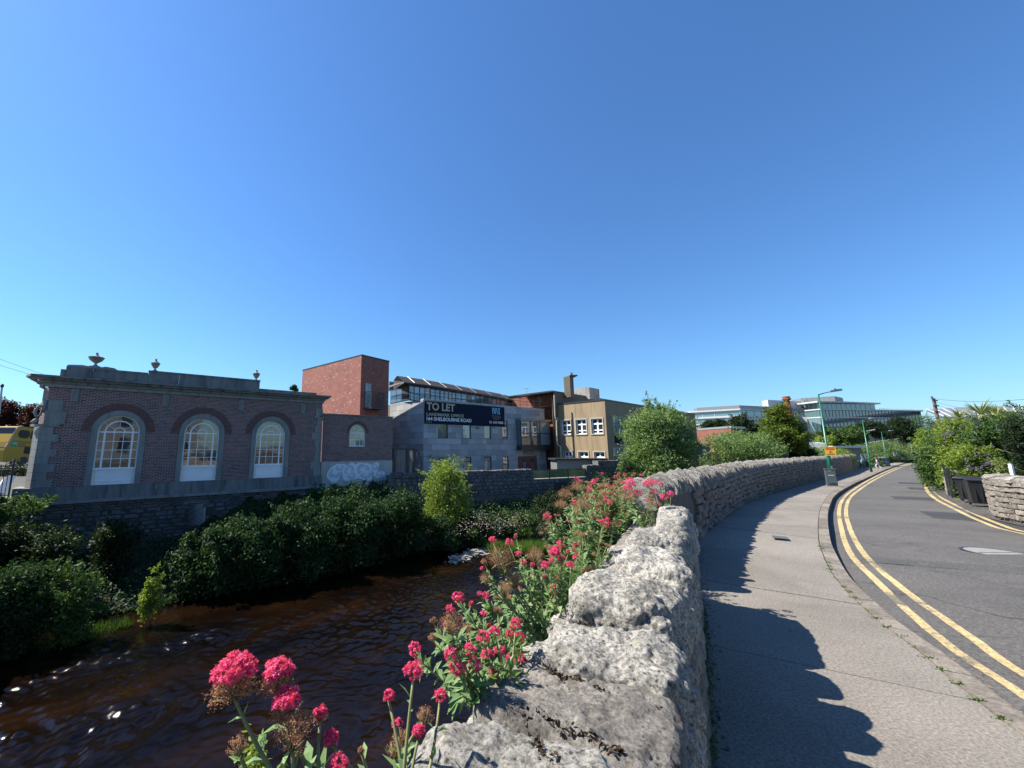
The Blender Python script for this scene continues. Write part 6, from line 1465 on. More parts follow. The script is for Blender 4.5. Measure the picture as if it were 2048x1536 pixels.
TT('young_tree','small yellow green tree left of the tall lamp post','tree',1652,884,72,14,10,-2.,4000,.3,M['lv_light'],13,k=8,brf=.7)
TT('alder_tree','dark tree between the second lamp post and the light pole','tree',1750,862,118,38,22,-3,14000,.42,M['lv_dark'],14,k=16,brf=.5)
TT('spruce_tree','taller dark pointed tree below the middle of the long glass office','tree',1797,862,132,26,24,-3,11000,.42,M['lv_dark'],15,k=12,brf=.5,extra=[(1796,842,8,8)])
TT('ash_tree','broad mid green tree left of the wooden utility pole','tree',1842,868,160,40,30,-4,18000,.42,M['lv_mid'],16,k=18,brf=.45,extra=[(1850,840,12,10)])
TT('willow_shrub','pale rounded willow behind the light pole','shrub',1768,902,106,40,18,-3.4,16000,.28,M['lv_will'],17,k=14,brf=.6,asp=.3)
TT('willow_shrub','pale willow left of the second lamp post above the wall','shrub',1722,905,72,26,13,-2.8,9000,.26,M['lv_will'],18,k=10,brf=.7,asp=.3)
TT('willow_shrub','rounded willow below the broad tree near the road bend','shrub',1822,893,150,34,16,-4.5,10000,.3,M['lv_will'],19,k=10,brf=.6,asp=.3)
TT('rowan_shrub','small scrub beside the pale corrugated shed','shrub',1630,905,52,22,10,-2.4,5000,.24,M['lv_will'],20,k=8,brf=.8,asp=.3)
TT('rowan_shrub','scrub peeping over the wall right of the yellow sign','shrub',1680,907,54,24,8,-2.4,5000,.24,M['lv_light'],21,k=8,brf=.8,asp=.3)
TT('copper_beech','copper leaved tree behind the yellow bus','tree',40,842,62,58,36,-1.3,22000,.34,M['lv_red'],22,k=20,brf=.4,extra=[(10,815,16,10)])
TT('sycamore_tree','small leafy treetop peeping over the end of the hall parapet','tree',588,778,60,7,6,-1.3,900,.28,M['lv_mid'],23,k=5,brf=.8)
TT('self_sown_sallow','bright yellow green sallow growing by the foot of the rubble boundary wall','shrub',898,968,24.6,46,44,-3.4,15000,.13,M['lv_light'],24,k=22,brf=.36,asp=.4,extra=[(915,925,10,12),(880,935,8,10),(940,935,6,9)],r0=.06)
TT('sapling','thin yellow green sapling at the edge of the water','shrub',308,1168,13.8,17,30,-4.2,1900,.10,M['lv_light'],25,k=12,brf=.42,extra=[(335,1200,8,6),(298,1208,11,7),(320,1210,9,5),(283,1195,7,6),(312,1140,6,8)],r0=.02)
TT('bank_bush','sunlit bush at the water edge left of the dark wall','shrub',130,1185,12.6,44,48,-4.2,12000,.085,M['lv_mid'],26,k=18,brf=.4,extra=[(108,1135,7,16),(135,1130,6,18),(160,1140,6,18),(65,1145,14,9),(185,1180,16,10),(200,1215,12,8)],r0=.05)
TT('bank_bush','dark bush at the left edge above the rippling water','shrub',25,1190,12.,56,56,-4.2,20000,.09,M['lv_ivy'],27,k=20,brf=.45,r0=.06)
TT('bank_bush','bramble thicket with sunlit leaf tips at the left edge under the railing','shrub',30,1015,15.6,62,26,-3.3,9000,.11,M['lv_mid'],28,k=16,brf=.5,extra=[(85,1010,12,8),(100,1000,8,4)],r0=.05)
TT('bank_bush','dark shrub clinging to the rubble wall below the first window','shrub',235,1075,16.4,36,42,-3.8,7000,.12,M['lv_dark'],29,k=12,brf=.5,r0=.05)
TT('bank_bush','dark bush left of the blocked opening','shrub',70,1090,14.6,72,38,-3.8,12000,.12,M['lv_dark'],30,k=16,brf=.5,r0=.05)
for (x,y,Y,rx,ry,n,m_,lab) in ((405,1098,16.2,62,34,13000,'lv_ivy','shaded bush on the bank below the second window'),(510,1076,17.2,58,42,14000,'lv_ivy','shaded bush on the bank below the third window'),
    (600,1054,18.6,62,50,17000,'lv_ivy','tall shaded bush on the bank below the stone quoins of the hall'),(700,1034,20.2,64,52,17000,'lv_ivy','large shaded bush on the bank below the graffiti'),(655,985,21.5,34,22,5000,'lv_ivy','leafy sprays climbing over the ledge by the graffiti'),  # large bush below the graffiti: darker ivy leaf colour stands in for shade
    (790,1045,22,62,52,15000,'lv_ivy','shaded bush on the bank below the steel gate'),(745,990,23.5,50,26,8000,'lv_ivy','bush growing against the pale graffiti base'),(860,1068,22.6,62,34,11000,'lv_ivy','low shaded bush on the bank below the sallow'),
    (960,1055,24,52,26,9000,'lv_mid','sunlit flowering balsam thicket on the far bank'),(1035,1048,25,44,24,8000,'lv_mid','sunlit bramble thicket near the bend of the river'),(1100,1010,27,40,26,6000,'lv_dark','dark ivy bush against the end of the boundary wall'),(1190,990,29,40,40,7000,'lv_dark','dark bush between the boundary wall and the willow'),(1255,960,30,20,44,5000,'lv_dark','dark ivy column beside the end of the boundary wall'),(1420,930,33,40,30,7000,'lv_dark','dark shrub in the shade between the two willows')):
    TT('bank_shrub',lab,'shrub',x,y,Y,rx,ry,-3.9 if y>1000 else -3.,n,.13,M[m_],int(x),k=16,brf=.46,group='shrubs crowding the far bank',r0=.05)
# ground cover over the whole far bank
n_=150000; q=rng.random((n_,2)); ia=(q[:,0]**1.*199).astype(int); C=np.empty((n_,3)); 
W0n=np.array([p[:] for p in W0]); F0n=np.array([p[:] for p in F0]); tq=q[:,1][:,None]; C=W0n[ia]*(1-tq)+F0n[ia]*tq+rng.normal(size=(n_,3))*.1
fx=(q[:,0]*199-ia)[:,None]; nx_=np.minimum(ia+1,199); C+=((W0n[nx_]-W0n[ia])*(1-tq)+(F0n[nx_]-F0n[ia])*tq)*fx
C[:,2]=WZ+(F0n[ia][:,2]-WZ)*q[:,1]**.8+.05
hn=np.array([noise.noise(Vector((a*.8,b*.8,0))) for a,b in C[:4000,:2]]) if False else np.sin(C[:,0]*1.3)*np.cos(C[:,1]*1.7)*.25+np.sin(C[:,0]*3.1+C[:,1]*2.3)*.12
C[:,2]+=rng.random(n_)**1.5*(.55+hn)*(.4+.6*np.minimum(1,q[:,1]*6)); near_f=C[:,1]<48
C=C[near_f]; k_=len(C); nr=rdir(k_); nr[:,2]=np.abs(nr[:,2])+.3; nr/=np.linalg.norm(nr,axis=1)[:,None]; a=rdir(k_); U=a-nr*(a*nr).sum(1)[:,None]; U/=np.linalg.norm(U,axis=1)[:,None]; V=np.cross(nr,U); s_=(.13*(.5+rng.random(k_)))[:,None]
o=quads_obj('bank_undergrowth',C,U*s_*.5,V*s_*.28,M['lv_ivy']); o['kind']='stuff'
def grass(name,x,y,Y,rx,n,h,m,kind='stuff',z=None):
    c=WP(x,y,Y); z=c.z if z is None else z; s=Y/780; ang=rng.random(n)*6.28; rad=np.sqrt(rng.random(n))*rx*s; B=np.stack([c.x+rad*np.cos(ang),c.y+rad*np.sin(ang)*.6,np.full(n,z)],1); d=rng.normal(size=(n,3))*.35; d[:,2]=1; d/=np.linalg.norm(d,axis=1)[:,None]; L=h*(.5+.7*rng.random(n))[:,None]; sd2=rdir(n); sd2[:,2]=0; o=quads_obj(name,B+d*L*.5,d*L*.5,sd2*.012,m); o['kind']='stuff'; return o
for (x,y,Y,rx) in ((1035,1085,22.3,26),(1070,1088,22.5,24),(215,1232,13.4,22),(250,1222,13.7,16),(180,1240,13,16),(995,1088,22.3,14)): grass('tall_grass',x,y,Y,rx,1500 if x>900 else 130,.75 if x>900 else .4,M['grass'] if x>900 else M['lv_mid'],z=WZ-.05)
C=[];
for i in range(2600):
    c0=random.choice([(960,1042,23.6),(985,1050,23.8),(1010,1046,24.3),(930,1055,23.4),(1035,1040,24.6)]); p=WP(c0[0]+random.gauss(0,14),c0[1]+random.gauss(0,9),c0[2]-1.0+random.gauss(0,.3)); C.append(p[:])
C=np.array(C[:520]); o=quads_obj('balsam_flowers',C,rdir(len(C))*.035,rdir(len(C))*.025,M['letpink'] if 'letpink' in M else m_leaf('balsam petals',[(.5,.4,.38),(.6,.5,.48),(.55,.35,.4)],.3)); o['kind']='stuff'
# bank of near-side vegetation below the parapet
TT('bank_shrub','light green leaves below the parapet at the bottom of the picture','shrub',520,1575,4.3,70,30,-3.6,3500,.07,M['lv_light'],91,k=10,brf=.6,r0=.03)
# gravel bar
bt=Batch([jitbox('pebble',M['pebble'],jx=.35,bev=.22,seed=120+i) for i in range(5)])
for i in range(420):
    t=random.random(); x=905+t*95+random.gauss(0,7); y=1121-t*29+random.gauss(0,3.5); p=GZ(x,y,WZ); s_=random.uniform(.05,.2)*(1 if random.random()<.9 else 1.8); bt.put((p.x,p.y,WZ+s_*.12),(s_,s_*random.uniform(.6,1.2),s_*.5),random.uniform(0,3),random.uniform(-.2,.2))
for i in range(30):
    p=GZ(random.uniform(380,760),random.uniform(1245,1320),WZ) if False else GZ(random.uniform(1060,1125),1094+random.gauss(0,2),WZ); s_=random.uniform(.08,.2); bt.put((p.x,p.y,WZ+.01),(s_,s_,s_*.5),1.)
o=bt.mb.build('gravel_bar',M['pebble']); o['kind']='stuff'
# hedge and shrubs of the right-hand gardens
hg='shrubs overhanging the garden wall on the right'
def zgr(Y): return zg(Y)
for (nm,x,y,Y,rx,ry,n,size,m_,seed,lab) in (('fuchsia_bush',1878,905,19.5,30,34,16000,.12,'lv_mid',31,'green bush hanging low over the road at the bend'),('buddleia_bush',1915,878,17,44,34,20000,.12,'lv_light',32,'pale leaved buddleia behind the black gate'),
   ('buddleia_bush',1985,878,14.3,52,42,26000,.11,'lv_mid',33,'large buddleia spreading over the bins'),('buddleia_bush',1948,922,13.6,34,30,14000,.10,'lv_light',34,'buddleia branches hanging down in front of the black gate'),
   ('privet_bush',2050,880,12.2,44,46,16000,.10,'lv_dark',35,'dark leafy bush at the right edge behind the garden wall'),('golden_shrub',2001,928,12.4,14,10,3000,.06,'lv_palm',36,'small orange and gold shrub on top of the garden wall'),
   ('laurel_tree',2010,830,24,62,22,15000,.16,'lv_mid',37,'tall dark tree behind the cordylines at the right edge'),('buddleia_bush',1855,880,24,22,22,7000,.14,'lv_light',38,'feathery shrub tip nearest the distant road bend')):
    ex=[(1895,870,12,14),(1870,930,12,14)] if seed==31 else ([(1960,955,12,12),(1975,940,14,16),(1935,950,13,15),(1950,966,11,11),(1965,962,11,10)] if seed==34 else None)
    TT(nm,lab,'shrub',x,y,Y,rx,ry,zgr(Y)-.1,n,size,M[m_],seed,k=18,brf=.42,asp=.3,group=hg,extra=ex,r0=.05,limbs=9)
# buddleia flower spikes as part-like sprays: one object per bush kept as stuff
C=[];U=[]
for i in range(60):
    c0=random.choice([(1985,878,14.3-.9,50,40),(1915,878,16.2,42,32),(1948,925,13.1,30,26)]); a=random.uniform(0,6.28); r_=random.uniform(.55,1.0); p=WP(c0[0]+c0[3]*r_*math.cos(a),c0[1]+c0[4]*r_*math.sin(a)*.8,c0[2]); d=Vector((random.gauss(0,.5),-.4,random.uniform(-.4,.7))).normalized()
    for k in range(26): C.append((p+d*(k/26*.2)+Vector((random.gauss(0,.012),random.gauss(0,.012),random.gauss(0,.012))))[:])
C=np.array(C); o=quads_obj('buddleia_flowers',C,rdir(len(C))*.013,rdir(len(C))*.011,M['lilac']); o['kind']='stuff'
for (x,y,Y,lab,s_) in ((1962,828,17.5,'bright cordyline rosette highest above the hedge',1.),(1922,838,18,'cordyline rosette nearest the utility pole',.8),(1995,832,18,'cordyline rosette left of the tall dark tree',.8)):
    c=WP(x,y,Y); e=empty('cordyline',(c.x,c.y,zg(Y))); tag(e,lab,'palm like plant','cordylines behind the hedge'); q=MB(); q.tube([(c.x,c.y,zg(Y)-.1),(c.x,c.y,c.z)],[.09,.06],8); q.build('trunk',M['bark'],e,True)
    items=[]
    for i in range(70):
        a=random.uniform(0,6.28); el=random.uniform(-.3,1.2); d=Vector((math.cos(a)*math.cos(el),math.sin(a)*math.cos(el),math.sin(el))); items.append((c,d,d.cross(Vector((0,0,1))).normalized(),random.uniform(.6,.95)*s_,.05,random.uniform(0,.5)))
    leaves5('blade',items,M['lv_palm'],e)

TT('privet_hedge','dark hedge behind the black iron railing under the bus','hedge',22,965,40,60,26,-1.4,9000,.2,M['lv_dark'],77,k=14,brf=.7,r0=.05)
# ================================================================== FAR GLASS OFFICE
def zy(y,Y,x=1400): return WP(x,y,Y*1.55).z
OF=1.55
_xy=xy
def xy(x,Y): return _xy(x,Y*OF if Y>100 else Y)
eO=empty('glass_office',xy(1649,130)); tag(eO,'long white and green glass office block with stepped roofs far beyond the trees','building')
def poly_floor(name,pts,z0,z1,m,dep=14,out=0.,par=eO):
    P=[xy(x,Y) for x,Y in pts]; O=offp(P,out); B_=[Vector((p.x+2,p.y+dep,0)) for p in P]; q=MB(); q.strip(up(O,z0),up(O,z1)); q.strip(up(O,z1),up(B_,z1)); q.strip(up(B_,z0),up(O,z0))
    for i in (0,-1): q.add([up(O,z0)[i],up(O,z1)[i],up(B_,z1)[i],up(B_,z0)[i]],[(0,1,2,3)])
    return q.build(name,m,par,True)
Lw_=[(1388,126),(1488,116),(1545,121),(1600,124)]; Rw_=[(1600,139),(1649,130),(1770,133.5),(1856,136)]; Tw_=[(1608,139),(1649,131),(1700,132.2),(1769,134.5)]
zq_=lambda y: zy(y,130)
zl=lambda y: zy(y,120)
def mull(pts,z0,z1,step,par,m,w_=.16,out=.12,name='mullion_row'):
    P=offp([xy(x,Y) for x,Y in pts],out); q=MB()
    for a,b in zip(P,P[1:]):
        L=(b-a).length; d=(b-a).normalized(); nn=Vector((d.y,-d.x,0)); k=max(1,int(L/step/1.5))
        for i in range(k): c=a+d*(i*L/k); q.prism([c,c+d*w_,c+d*w_-nn*.15,c-nn*.15],z0,z1)
    o=q.build(name,m,par,True); o['kind']='stuff'; return o
# left wing
poly_floor('glass_storey',Lw_,zl(846),zl(836),M['glassg']); poly_floor('floor_slab',Lw_,zl(836),zl(832.5),M['officew'],out=.5); poly_floor('glass_storey',Lw_,zl(832.5),zl(822.5),M['glassg']); poly_floor('roof_slab',Lw_,zl(822.5),zl(819.6),M['officew'],out=.8)
poly_floor('floor_slab',Lw_,zl(849),zl(846),M['officew'],out=.5); poly_floor('lower_wall',Lw_,-2,zl(849),M['officeg'])
mull(Lw_,zl(846),zl(836),1.5,eO,M['officew']); mull(Lw_,zl(832.5),zl(822.5),3.,eO,M['officew'])
sl_=[(1403,127),(1488,119),(1560,124),(1620,130)]; poly_floor('plant_screen',sl_,zl(819.6),zl(811.2),M['officeg'],6); mull(sl_,zl(819.6),zl(811.2),1.6,eO,M['officem'],.1,.08)
# right block
poly_floor('stone_wing',[(1597,128),(1622,126)],-2,zq_(835.5),M['slabl'] if 'slabl' in M else M['cream'],12); poly_floor('glass_storey',Rw_,-2,zq_(835.5),M['glassg']); poly_floor('floor_slab',Rw_,zq_(835.5),zq_(833.5),M['officew'],out=.6)
poly_floor('glass_storey',Rw_,zq_(833.5),zq_(820),M['glassg'],out=-.2); poly_floor('roof_slab',Rw_,zq_(820),zq_(817.6),M['officew'],out=.9)
mull(Rw_,zq_(858),zq_(835.5),1.5,eO,M['officem'],.22,.14); mull(Rw_,zq_(833.5),zq_(820),1.4,eO,M['officem'],.13,-.05)
poly_floor('glass_storey',Tw_,zq_(817.6),zq_(805),M['glassg'],10,-1.); poly_floor('roof_slab',[(1600,138),(1649,129.5),(1690,130),(1776,135)],zq_(805),zq_(802.4),M['officew'],11,.2)
mull(Tw_,zq_(817.6),zq_(805),1.9,eO,M['officew'],.12,-.9)
bx_=[(1617,137),(1685,131),(1702,136)]; poly_floor('plant_screen',bx_,zq_(802.4),zq_(791.5),M['officeg'],8); mull(bx_,zq_(802.4),zq_(791.5),1.4,eO,M['officem'],.08,.08)
poly_floor('white_plant_room',[(1548,133),(1616,138)],zq_(818),zq_(797.5),M['officew'],6)
q=MB(); p=xy(1623,136); q.lathe([(.1,0),(1.1,.1),(1.5,.5),(1.5,.6),(1.0,.3),(.1,.1)],(0,0,0),14); o=q.build('satellite_dish',M['officew'],eO,smooth=True); o.location=Vector((p.x,p.y,zq_(801)))-Vector(eO.location); o.rotation_euler=(R(70),0,0)
# roof rail
q=MB(); P=[xy(x,Y) for x,Y in ((1772,134),(1842,137))]
for i in range(15): c=P[0].lerp(P[1],i/14); q.box(c.x-.05,c.x+.05,c.y-.05,c.y+.05,zq_(817.6),zq_(815))
q.tube([Vector((p.x,p.y,zq_(815))) for p in P],.06,5); q.build('roof_railing',M['galv'],eO,True)
# striped sloping roof at the right
eV=empty('striped_roof_hall',xy(1900,120)); tag(eV,'pale ribbed sloping roof of a hall at the right end of the glass office','building')
a_=WP(1853,819,134*OF); b_=WP(1952,812.5,131*OF); c_=WP(2060,812,128*OF); d_=WP(1885,833.5,108*OF); e2=WP(2060,836,100*OF)
q=MB(); q.add([a_,b_,c_,e2,d_],[(0,1,2,3,4)]); dn=Vector((0,0,-.8)); q.add([a_+dn,b_+dn,c_+dn,e2+dn,d_+dn],[(4,3,2,1,0)]); q.strip([a_+dn,d_+dn,e2+dn],[a_,d_,e2]); q.build('sloping_roof',M['officeg'],eV,True)
for i in range(13):
    t=i/12; u=a_.lerp(c_,t)+Vector((0,0,.25)); v=d_.lerp(e2,min(1,t*1.05+.02))+Vector((0,0,.25)); q=MB(); q.tube([u,v],.28,5); q.build('roof_rib',M['officew'],eV,True)
q=MB(); q.prism([Vector((d_.x,d_.y+1,0)),Vector((e2.x,e2.y+1,0)),Vector((c_.x,c_.y,0)),Vector((a_.x,a_.y,0))],-2.5,d_.z-1); q.build('hall_wall',M['officeg'],eV,True)
# red chimney
C=xy(1586.5,80); e=empty('red_chimney',C); tag(e,'tapering red brick chimney standing in front of the white plant room','chimney'); zc1=WP(1586,798,80).z
q=MB(); q.lathe([(.75,-4),(.72,WP(1586,835,80).z),(.48,zc1-.3),(.5,zc1-.25)],(0,0,0),12); q.build('chimney_shaft',M['redch'],e)
q=MB(); q.lathe([(.5,zc1-.3),(.78,zc1-.1),(.78,zc1+.1),(.6,zc1+.15),(.6,zc1+.35),(.66,zc1+.4),(.66,zc1+.5)],(0,0,0),12); q.build('chimney_cap',M['redch'],e)
# small red brick building
C=xy(1466,58); e=empty('red_brick_building',C); tag(e,'small flat roofed red brick building between the beige building and the cypress','building'); zr2=WP(1466,856,58).z
lft_=xy(1389,68); rgt=xy(1492,61); 
q=MB(); q.prism([C,rgt,rgt+(lft_-C),lft_],-2,zr2); q.build('brick_wall',M['brickR'],e,True)
q=MB(); cen=(C+rgt+lft_)/3; q.prism([C+(C-cen)*.05,rgt+(rgt-cen)*.08,rgt+(lft_-C),lft_+(lft_-cen)*.03],zr2,zr2+.3); q.build('flat_roof',M['galv'],e,True)
FQ=Frame(1466,58,az=math.atan2((lft_-C).x,(lft_-C).y)); s1_=1 if FQ.n.y>0 else -1
def bl2(t0_,t1_,n0,n1,z0_,z1_,m,name,par):
    q=MB(); v=[FQ.w(t,n_*s1_,z) for z in (z0_,z1_) for (t,n_) in ((t0_,n0),(t1_,n0),(t1_,n1),(t0_,n1))]; q.add(v,[(0,3,2,1),(4,5,6,7),(0,1,5,4),(1,2,6,5),(2,3,7,6),(3,0,4,7)]); return q.build(name,m,par,True)
ta1,_=FQ.at(1405,870); ta2,_=FQ.at(1394,870); zt1_=FQ.at(1400,862)[1]; zt0_=FQ.at(1400,884)[1]; lo,hi=min(ta1,ta2),max(ta1,ta2)
wf=bl2(lo,hi,-.12,-.02,zt0_,zt1_,M['white'],'window_frame',e)
for i in range(2):
    for j in range(3): bl2(lo+.12+(hi-lo-.1)*i/2,lo+(hi-lo)*(i+1)/2-.06,-.14,-.121,zt0_+.12+(zt1_-zt0_)*j/3,zt0_+(zt1_-zt0_)*(j+1)/3-.06,M['glass'],'pane',wf)
q=MB(); a_,b_=xy(1393,55),xy(1420,52); z_=WP(1400,888,55).z; q.prism([a_,b_,b_+Vector((0,3,0)),a_+Vector((0,3,0))],-2,z_); q.build('pale_extension',M['cream'],e,True)
# pale corrugated shed and low dark roofed block
e=empty('corrugated_shed',xy(1630,60)); tag(e,'pale grey green corrugated shed behind the wall left of the tall lamp post','shed')
a_,b_=xy(1609,62),xy(1655,60); z0_,z1_=WP(1630,902,60).z,WP(1630,886,60).z; q=MB(); n_s=36; A_=[];B2=[]
for i in range(n_s+1): c=a_.lerp(b_,i/n_s)+Vector((0,.12*(i%2),0)); A_.append(Vector((c.x,c.y,-3.))); B2.append(Vector((c.x,c.y,z1_)))
q.strip(A_,B2); q.strip(B2,[Vector((p.x,p.y+6,z1_+.5)) for p in B2]); q.build('corrugated_wall',M['shed'] if 'shed' in M else m_plain('pale grey green sheet',(.30,.35,.34),.5,.12,3,0),e,True)
q=MB(); q.box(a_.x-.2,b_.x+.3,a_.y-.4,a_.y+.1,z1_,z1_+.2); q.build('roof_trim',M['officew'],e,True)
e=empty('low_block',xy(1690,62)); tag(e,'low dark walled block with a pale flat roof edge right of the yellow sign','building')
a_,b_=xy(1664,63),xy(1722,66); z1_=WP(1690,893,64).z; q=MB(); q.prism([a_,b_,b_+Vector((0,5,0)),a_+Vector((0,5,0))],-3,z1_-.2); q.build('block_wall',M['dark'],e,True); q=MB(); q.prism([a_+Vector((-.3,-.4,0)),b_+Vector((.3,-.4,0)),b_+Vector((0,6,0)),a_+Vector((0,6,0))],z1_-.2,z1_+.1); q.build('flat_roof',M['officew'],e,True)
# terraced house behind the right hedge
e=empty('terraced_house',xy(1908,44)); tag(e,'low grey roofed house with a red chimney hidden behind the hedge on the right','house')
a_,b_=xy(1888,46),xy(2040,30); zz_=WP(1905,866,44).z; q=MB(); dd=Vector((4,5,0)); q.prism([a_,b_,b_+dd,a_+dd],-2.5,zz_-1.2); q.build('house_wall',M['cream'],e,True)
q=MB(); m0=(a_+a_+dd)/2; m1=(b_+b_+dd)/2; E_a=[Vector((a_.x,a_.y,zz_-1.3)),Vector((b_.x,b_.y,zz_-1.3))]; Rg=[Vector((m0.x,m0.y,zz_+.2)),Vector((m1.x,m1.y,zz_+.2))]; E_b=[Vector(((a_+dd).x,(a_+dd).y,zz_-1.3)),Vector(((b_+dd).x,(b_+dd).y,zz_-1.3))]; q.strip(E_a,Rg); q.strip(Rg,E_b); q.add([E_a[0],Rg[0],E_b[0]],[(0,1,2)]); rf_=q.build('roof',M['roofm'],e,True)
c=xy(1900,45); z0_=WP(1900,862,45).z; z1_=WP(1900,849,45).z; q=MB(); q.box(c.x-.35,c.x+.35,c.y-.3,c.y+.3,z0_-1,z1_); ch=q.build('chimney',M['redch'],rf_,True)
q=MB(); q.lathe([(.14,z1_),(.11,z1_+.3)],(c.x,c.y,0),8); q.lathe([(.42,z1_-.02),(.42,z1_+.06)],(c.x,c.y,0),4); q.build('chimney_pot',M['redch'],rf_,True)
# ================================================================== STREET FURNITURE
def lamp(pix,ytop,label,armx,army,r0=.075,plate=False):
    g=GA(*pix); zt=WP(pix[0],ytop,g.y).z; e=empty('street_lamp',g); tag(e,label,'street lamp','green lamp posts along the kerb'); h=zt-g.z
    q=MB(); q.lathe([(r0*1.5,0),(r0*1.5,h*.28),(r0*1.35,h*.29),(r0*.9,h*.30),(r0*.55,h)],(0,0,0),12); q.build('lamp_column',M['green'],e,smooth=True)
    a=WP(armx,army,g.y)-g; a=Vector((a.x,a.y,h+max(.05,(WP(armx,army,g.y).z-zt)))); q=MB(); q.tube([(0,0,h-.05),(0,0,h+.02),a*.5+Vector((0,0,(h)*.5+.02)),a],[r0*.6,r0*.5,r0*.4,r0*.4],6); q.build('lamp_arm',M['green'],e)
    d=Vector((a.x,a.y,0)).normalized(); nn=Vector((-d.y,d.x,0)); q=MB(); L=h*.13; w_=h*.028
    p0=a-d*L*.2; v=[]
    for t,wd_,z0_,z1_ in ((0,.5,-.02,.06),(.35,1.,-.07,.10),(1.,.9,-.05,.08)): v.append((t,wd_,z0_,z1_))
    pts=[];
    for t,wd_,z0_,z1_ in v:
        c=p0+d*L*t+Vector((0,0,L*.12*t)); 
        for s_,z in ((-1,z0_),(1,z0_),(1,z1_),(-1,z1_)): pts.append(c+nn*w_*wd_*s_+Vector((0,0,z)))
    fs=[(0,1,2,3),(8,11,10,9)]+[(i,i+4,(i+1)%4+4,(i+1)%4) for i in range(4)]+[(4+i,8+i,8+(i+1)%4,4+(i+1)%4) for i in range(4)]; q.add(pts,fs); q.build('lantern_head',M['galv'],e)
    q=MB(); c=p0+d*L*.55; q.lathe([(.04,0),(.04,.09)],(c.x,c.y,c.z+.12),6); q.build('photocell',M['dark'],e)
    q=MB(); q.box(-.05,.05,-r0*1.6,-r0*1.5,.9,1.05); q.build('number_plate',M['officew'],e)
    return e,g
e1,g1=lamp((1665,965),790,'tallest green lamp post, behind the grey cabinet with the yellow sign on it',1663,783)
e2_,g2=lamp((1743,944),840.5,'green lamp post standing between the two pedestrians',1741,837.5)
e3,g3_=lamp((1775,931),864,'thin green lamp post behind the farther grey cabinet',1779,862)
e4,g4=lamp((1828,921),879,'farthest lamp post, just left of the bush at the bend',1819,879.5)
# yellow sign
es=empty('warning_sign',g1+Vector((0,-.14,0))); tag(es,'yellow warning notice strapped to the tallest green lamp post','sign')
Y_=g1.y-.14; es.rotation_euler=(0,0,R(-38)); tl,br2=WP(1651,893,Y_)-Vector(es.location),WP(1669.5,911.5,Y_)-Vector(es.location)
q=MB(); q.box(tl.x,br2.x,-.015,.0,br2.z,tl.z); q.build('sign_plate',M['signy'],es)
q=MB(); w_=br2.x-tl.x; h_=tl.z-br2.z; rr=random.Random(5)
def bars(q,x0,x1,z0,z1,gap=.12):
    x=x0
    while x<x1: l_=rr.uniform(.04,.1)*w_*1.2; q.box(x,min(x+l_*.8,x1),-.02,-.0155,z0,z1); x+=l_
bars(q,tl.x+w_*.08,br2.x-w_*.08,tl.z-h_*.22,tl.z-h_*.08); bars(q,tl.x+w_*.12,br2.x-w_*.12,tl.z-h_*.38,tl.z-h_*.27)
o=q.build('sign_lettering',M['signr'],es); o['kind']='stuff'
q=MB(); q.tube([(tl.x+w_*.4,-.018,br2.z+h_*.36),(tl.x+w_*.5,-.018,br2.z+h_*.54),(tl.x+w_*.6,-.018,br2.z+h_*.36)],.02,5); q.box(tl.x+w_*.3,tl.x+w_*.7,-.021,-.016,br2.z+h_*.3,br2.z+h_*.34); bars(q,tl.x+w_*.15,br2.x-w_*.15,br2.z+h_*.1,br2.z+h_*.2); q.build('sign_symbol',M['redch'],es)
def cabinet(tlp,brp,label,rz):
    c=GA((tlp[0]+brp[0])/2+1,brp[1]); e=empty('utility_cabinet',c,rz); tag(e,label,'cabinet','grey roadside cabinets'); W_=abs(WP(brp[0],brp[1],c.y).x-WP(tlp[0],brp[1],c.y).x)*.72; Hc=WP(tlp[0],tlp[1],c.y).z-c.z; D2=.16
    q=MB(); q.box(-W_/2,W_/2,0,D2,.04,Hc-.05); q.build('cabinet_body',M['cab'],e)
    q=MB(); q.box(-W_/2-.02,W_/2+.02,-.02,D2+.02,Hc-.05,Hc); q.build('cabinet_top',M['cab'],e)
    q=MB(); q.box(-W_/2+.03,W_/2-.03,-.012,-.001,.12,Hc-.1); dd_=q.build('cabinet_door',M['cab'],e)
    q=MB(); q.box(-W_*.3,W_*.25,-.016,-.0125,Hc*.60,Hc*.65); q.build('label_plate',M['officew'],dd_); q=MB(); q.box(-W_*.36,W_*.05,-.016,-.0125,Hc*.84,Hc*.9); q.build('sticker',M['galv'],dd_)
    q=MB(); q.box(-W_*.2,W_*.3,-.018,-.0125,Hc*.15,Hc*.19); q.build('vent_slot',M['dark'],dd_)
    q=MB(); q.box(-W_/2-.02,W_/2+.02,-.02,D2+.02,0,.04); q.build('cabinet_plinth',M['kerb'],e)
cabinet((1654,937.5),(1676,972.8),'grey green utility cabinet on the pavement in front of the tallest lamp post',R(-28))
cabinet((1771,919),(1780,932.6),'dark grey utility cabinet in front of the thin lamp post farther on',R(-35))
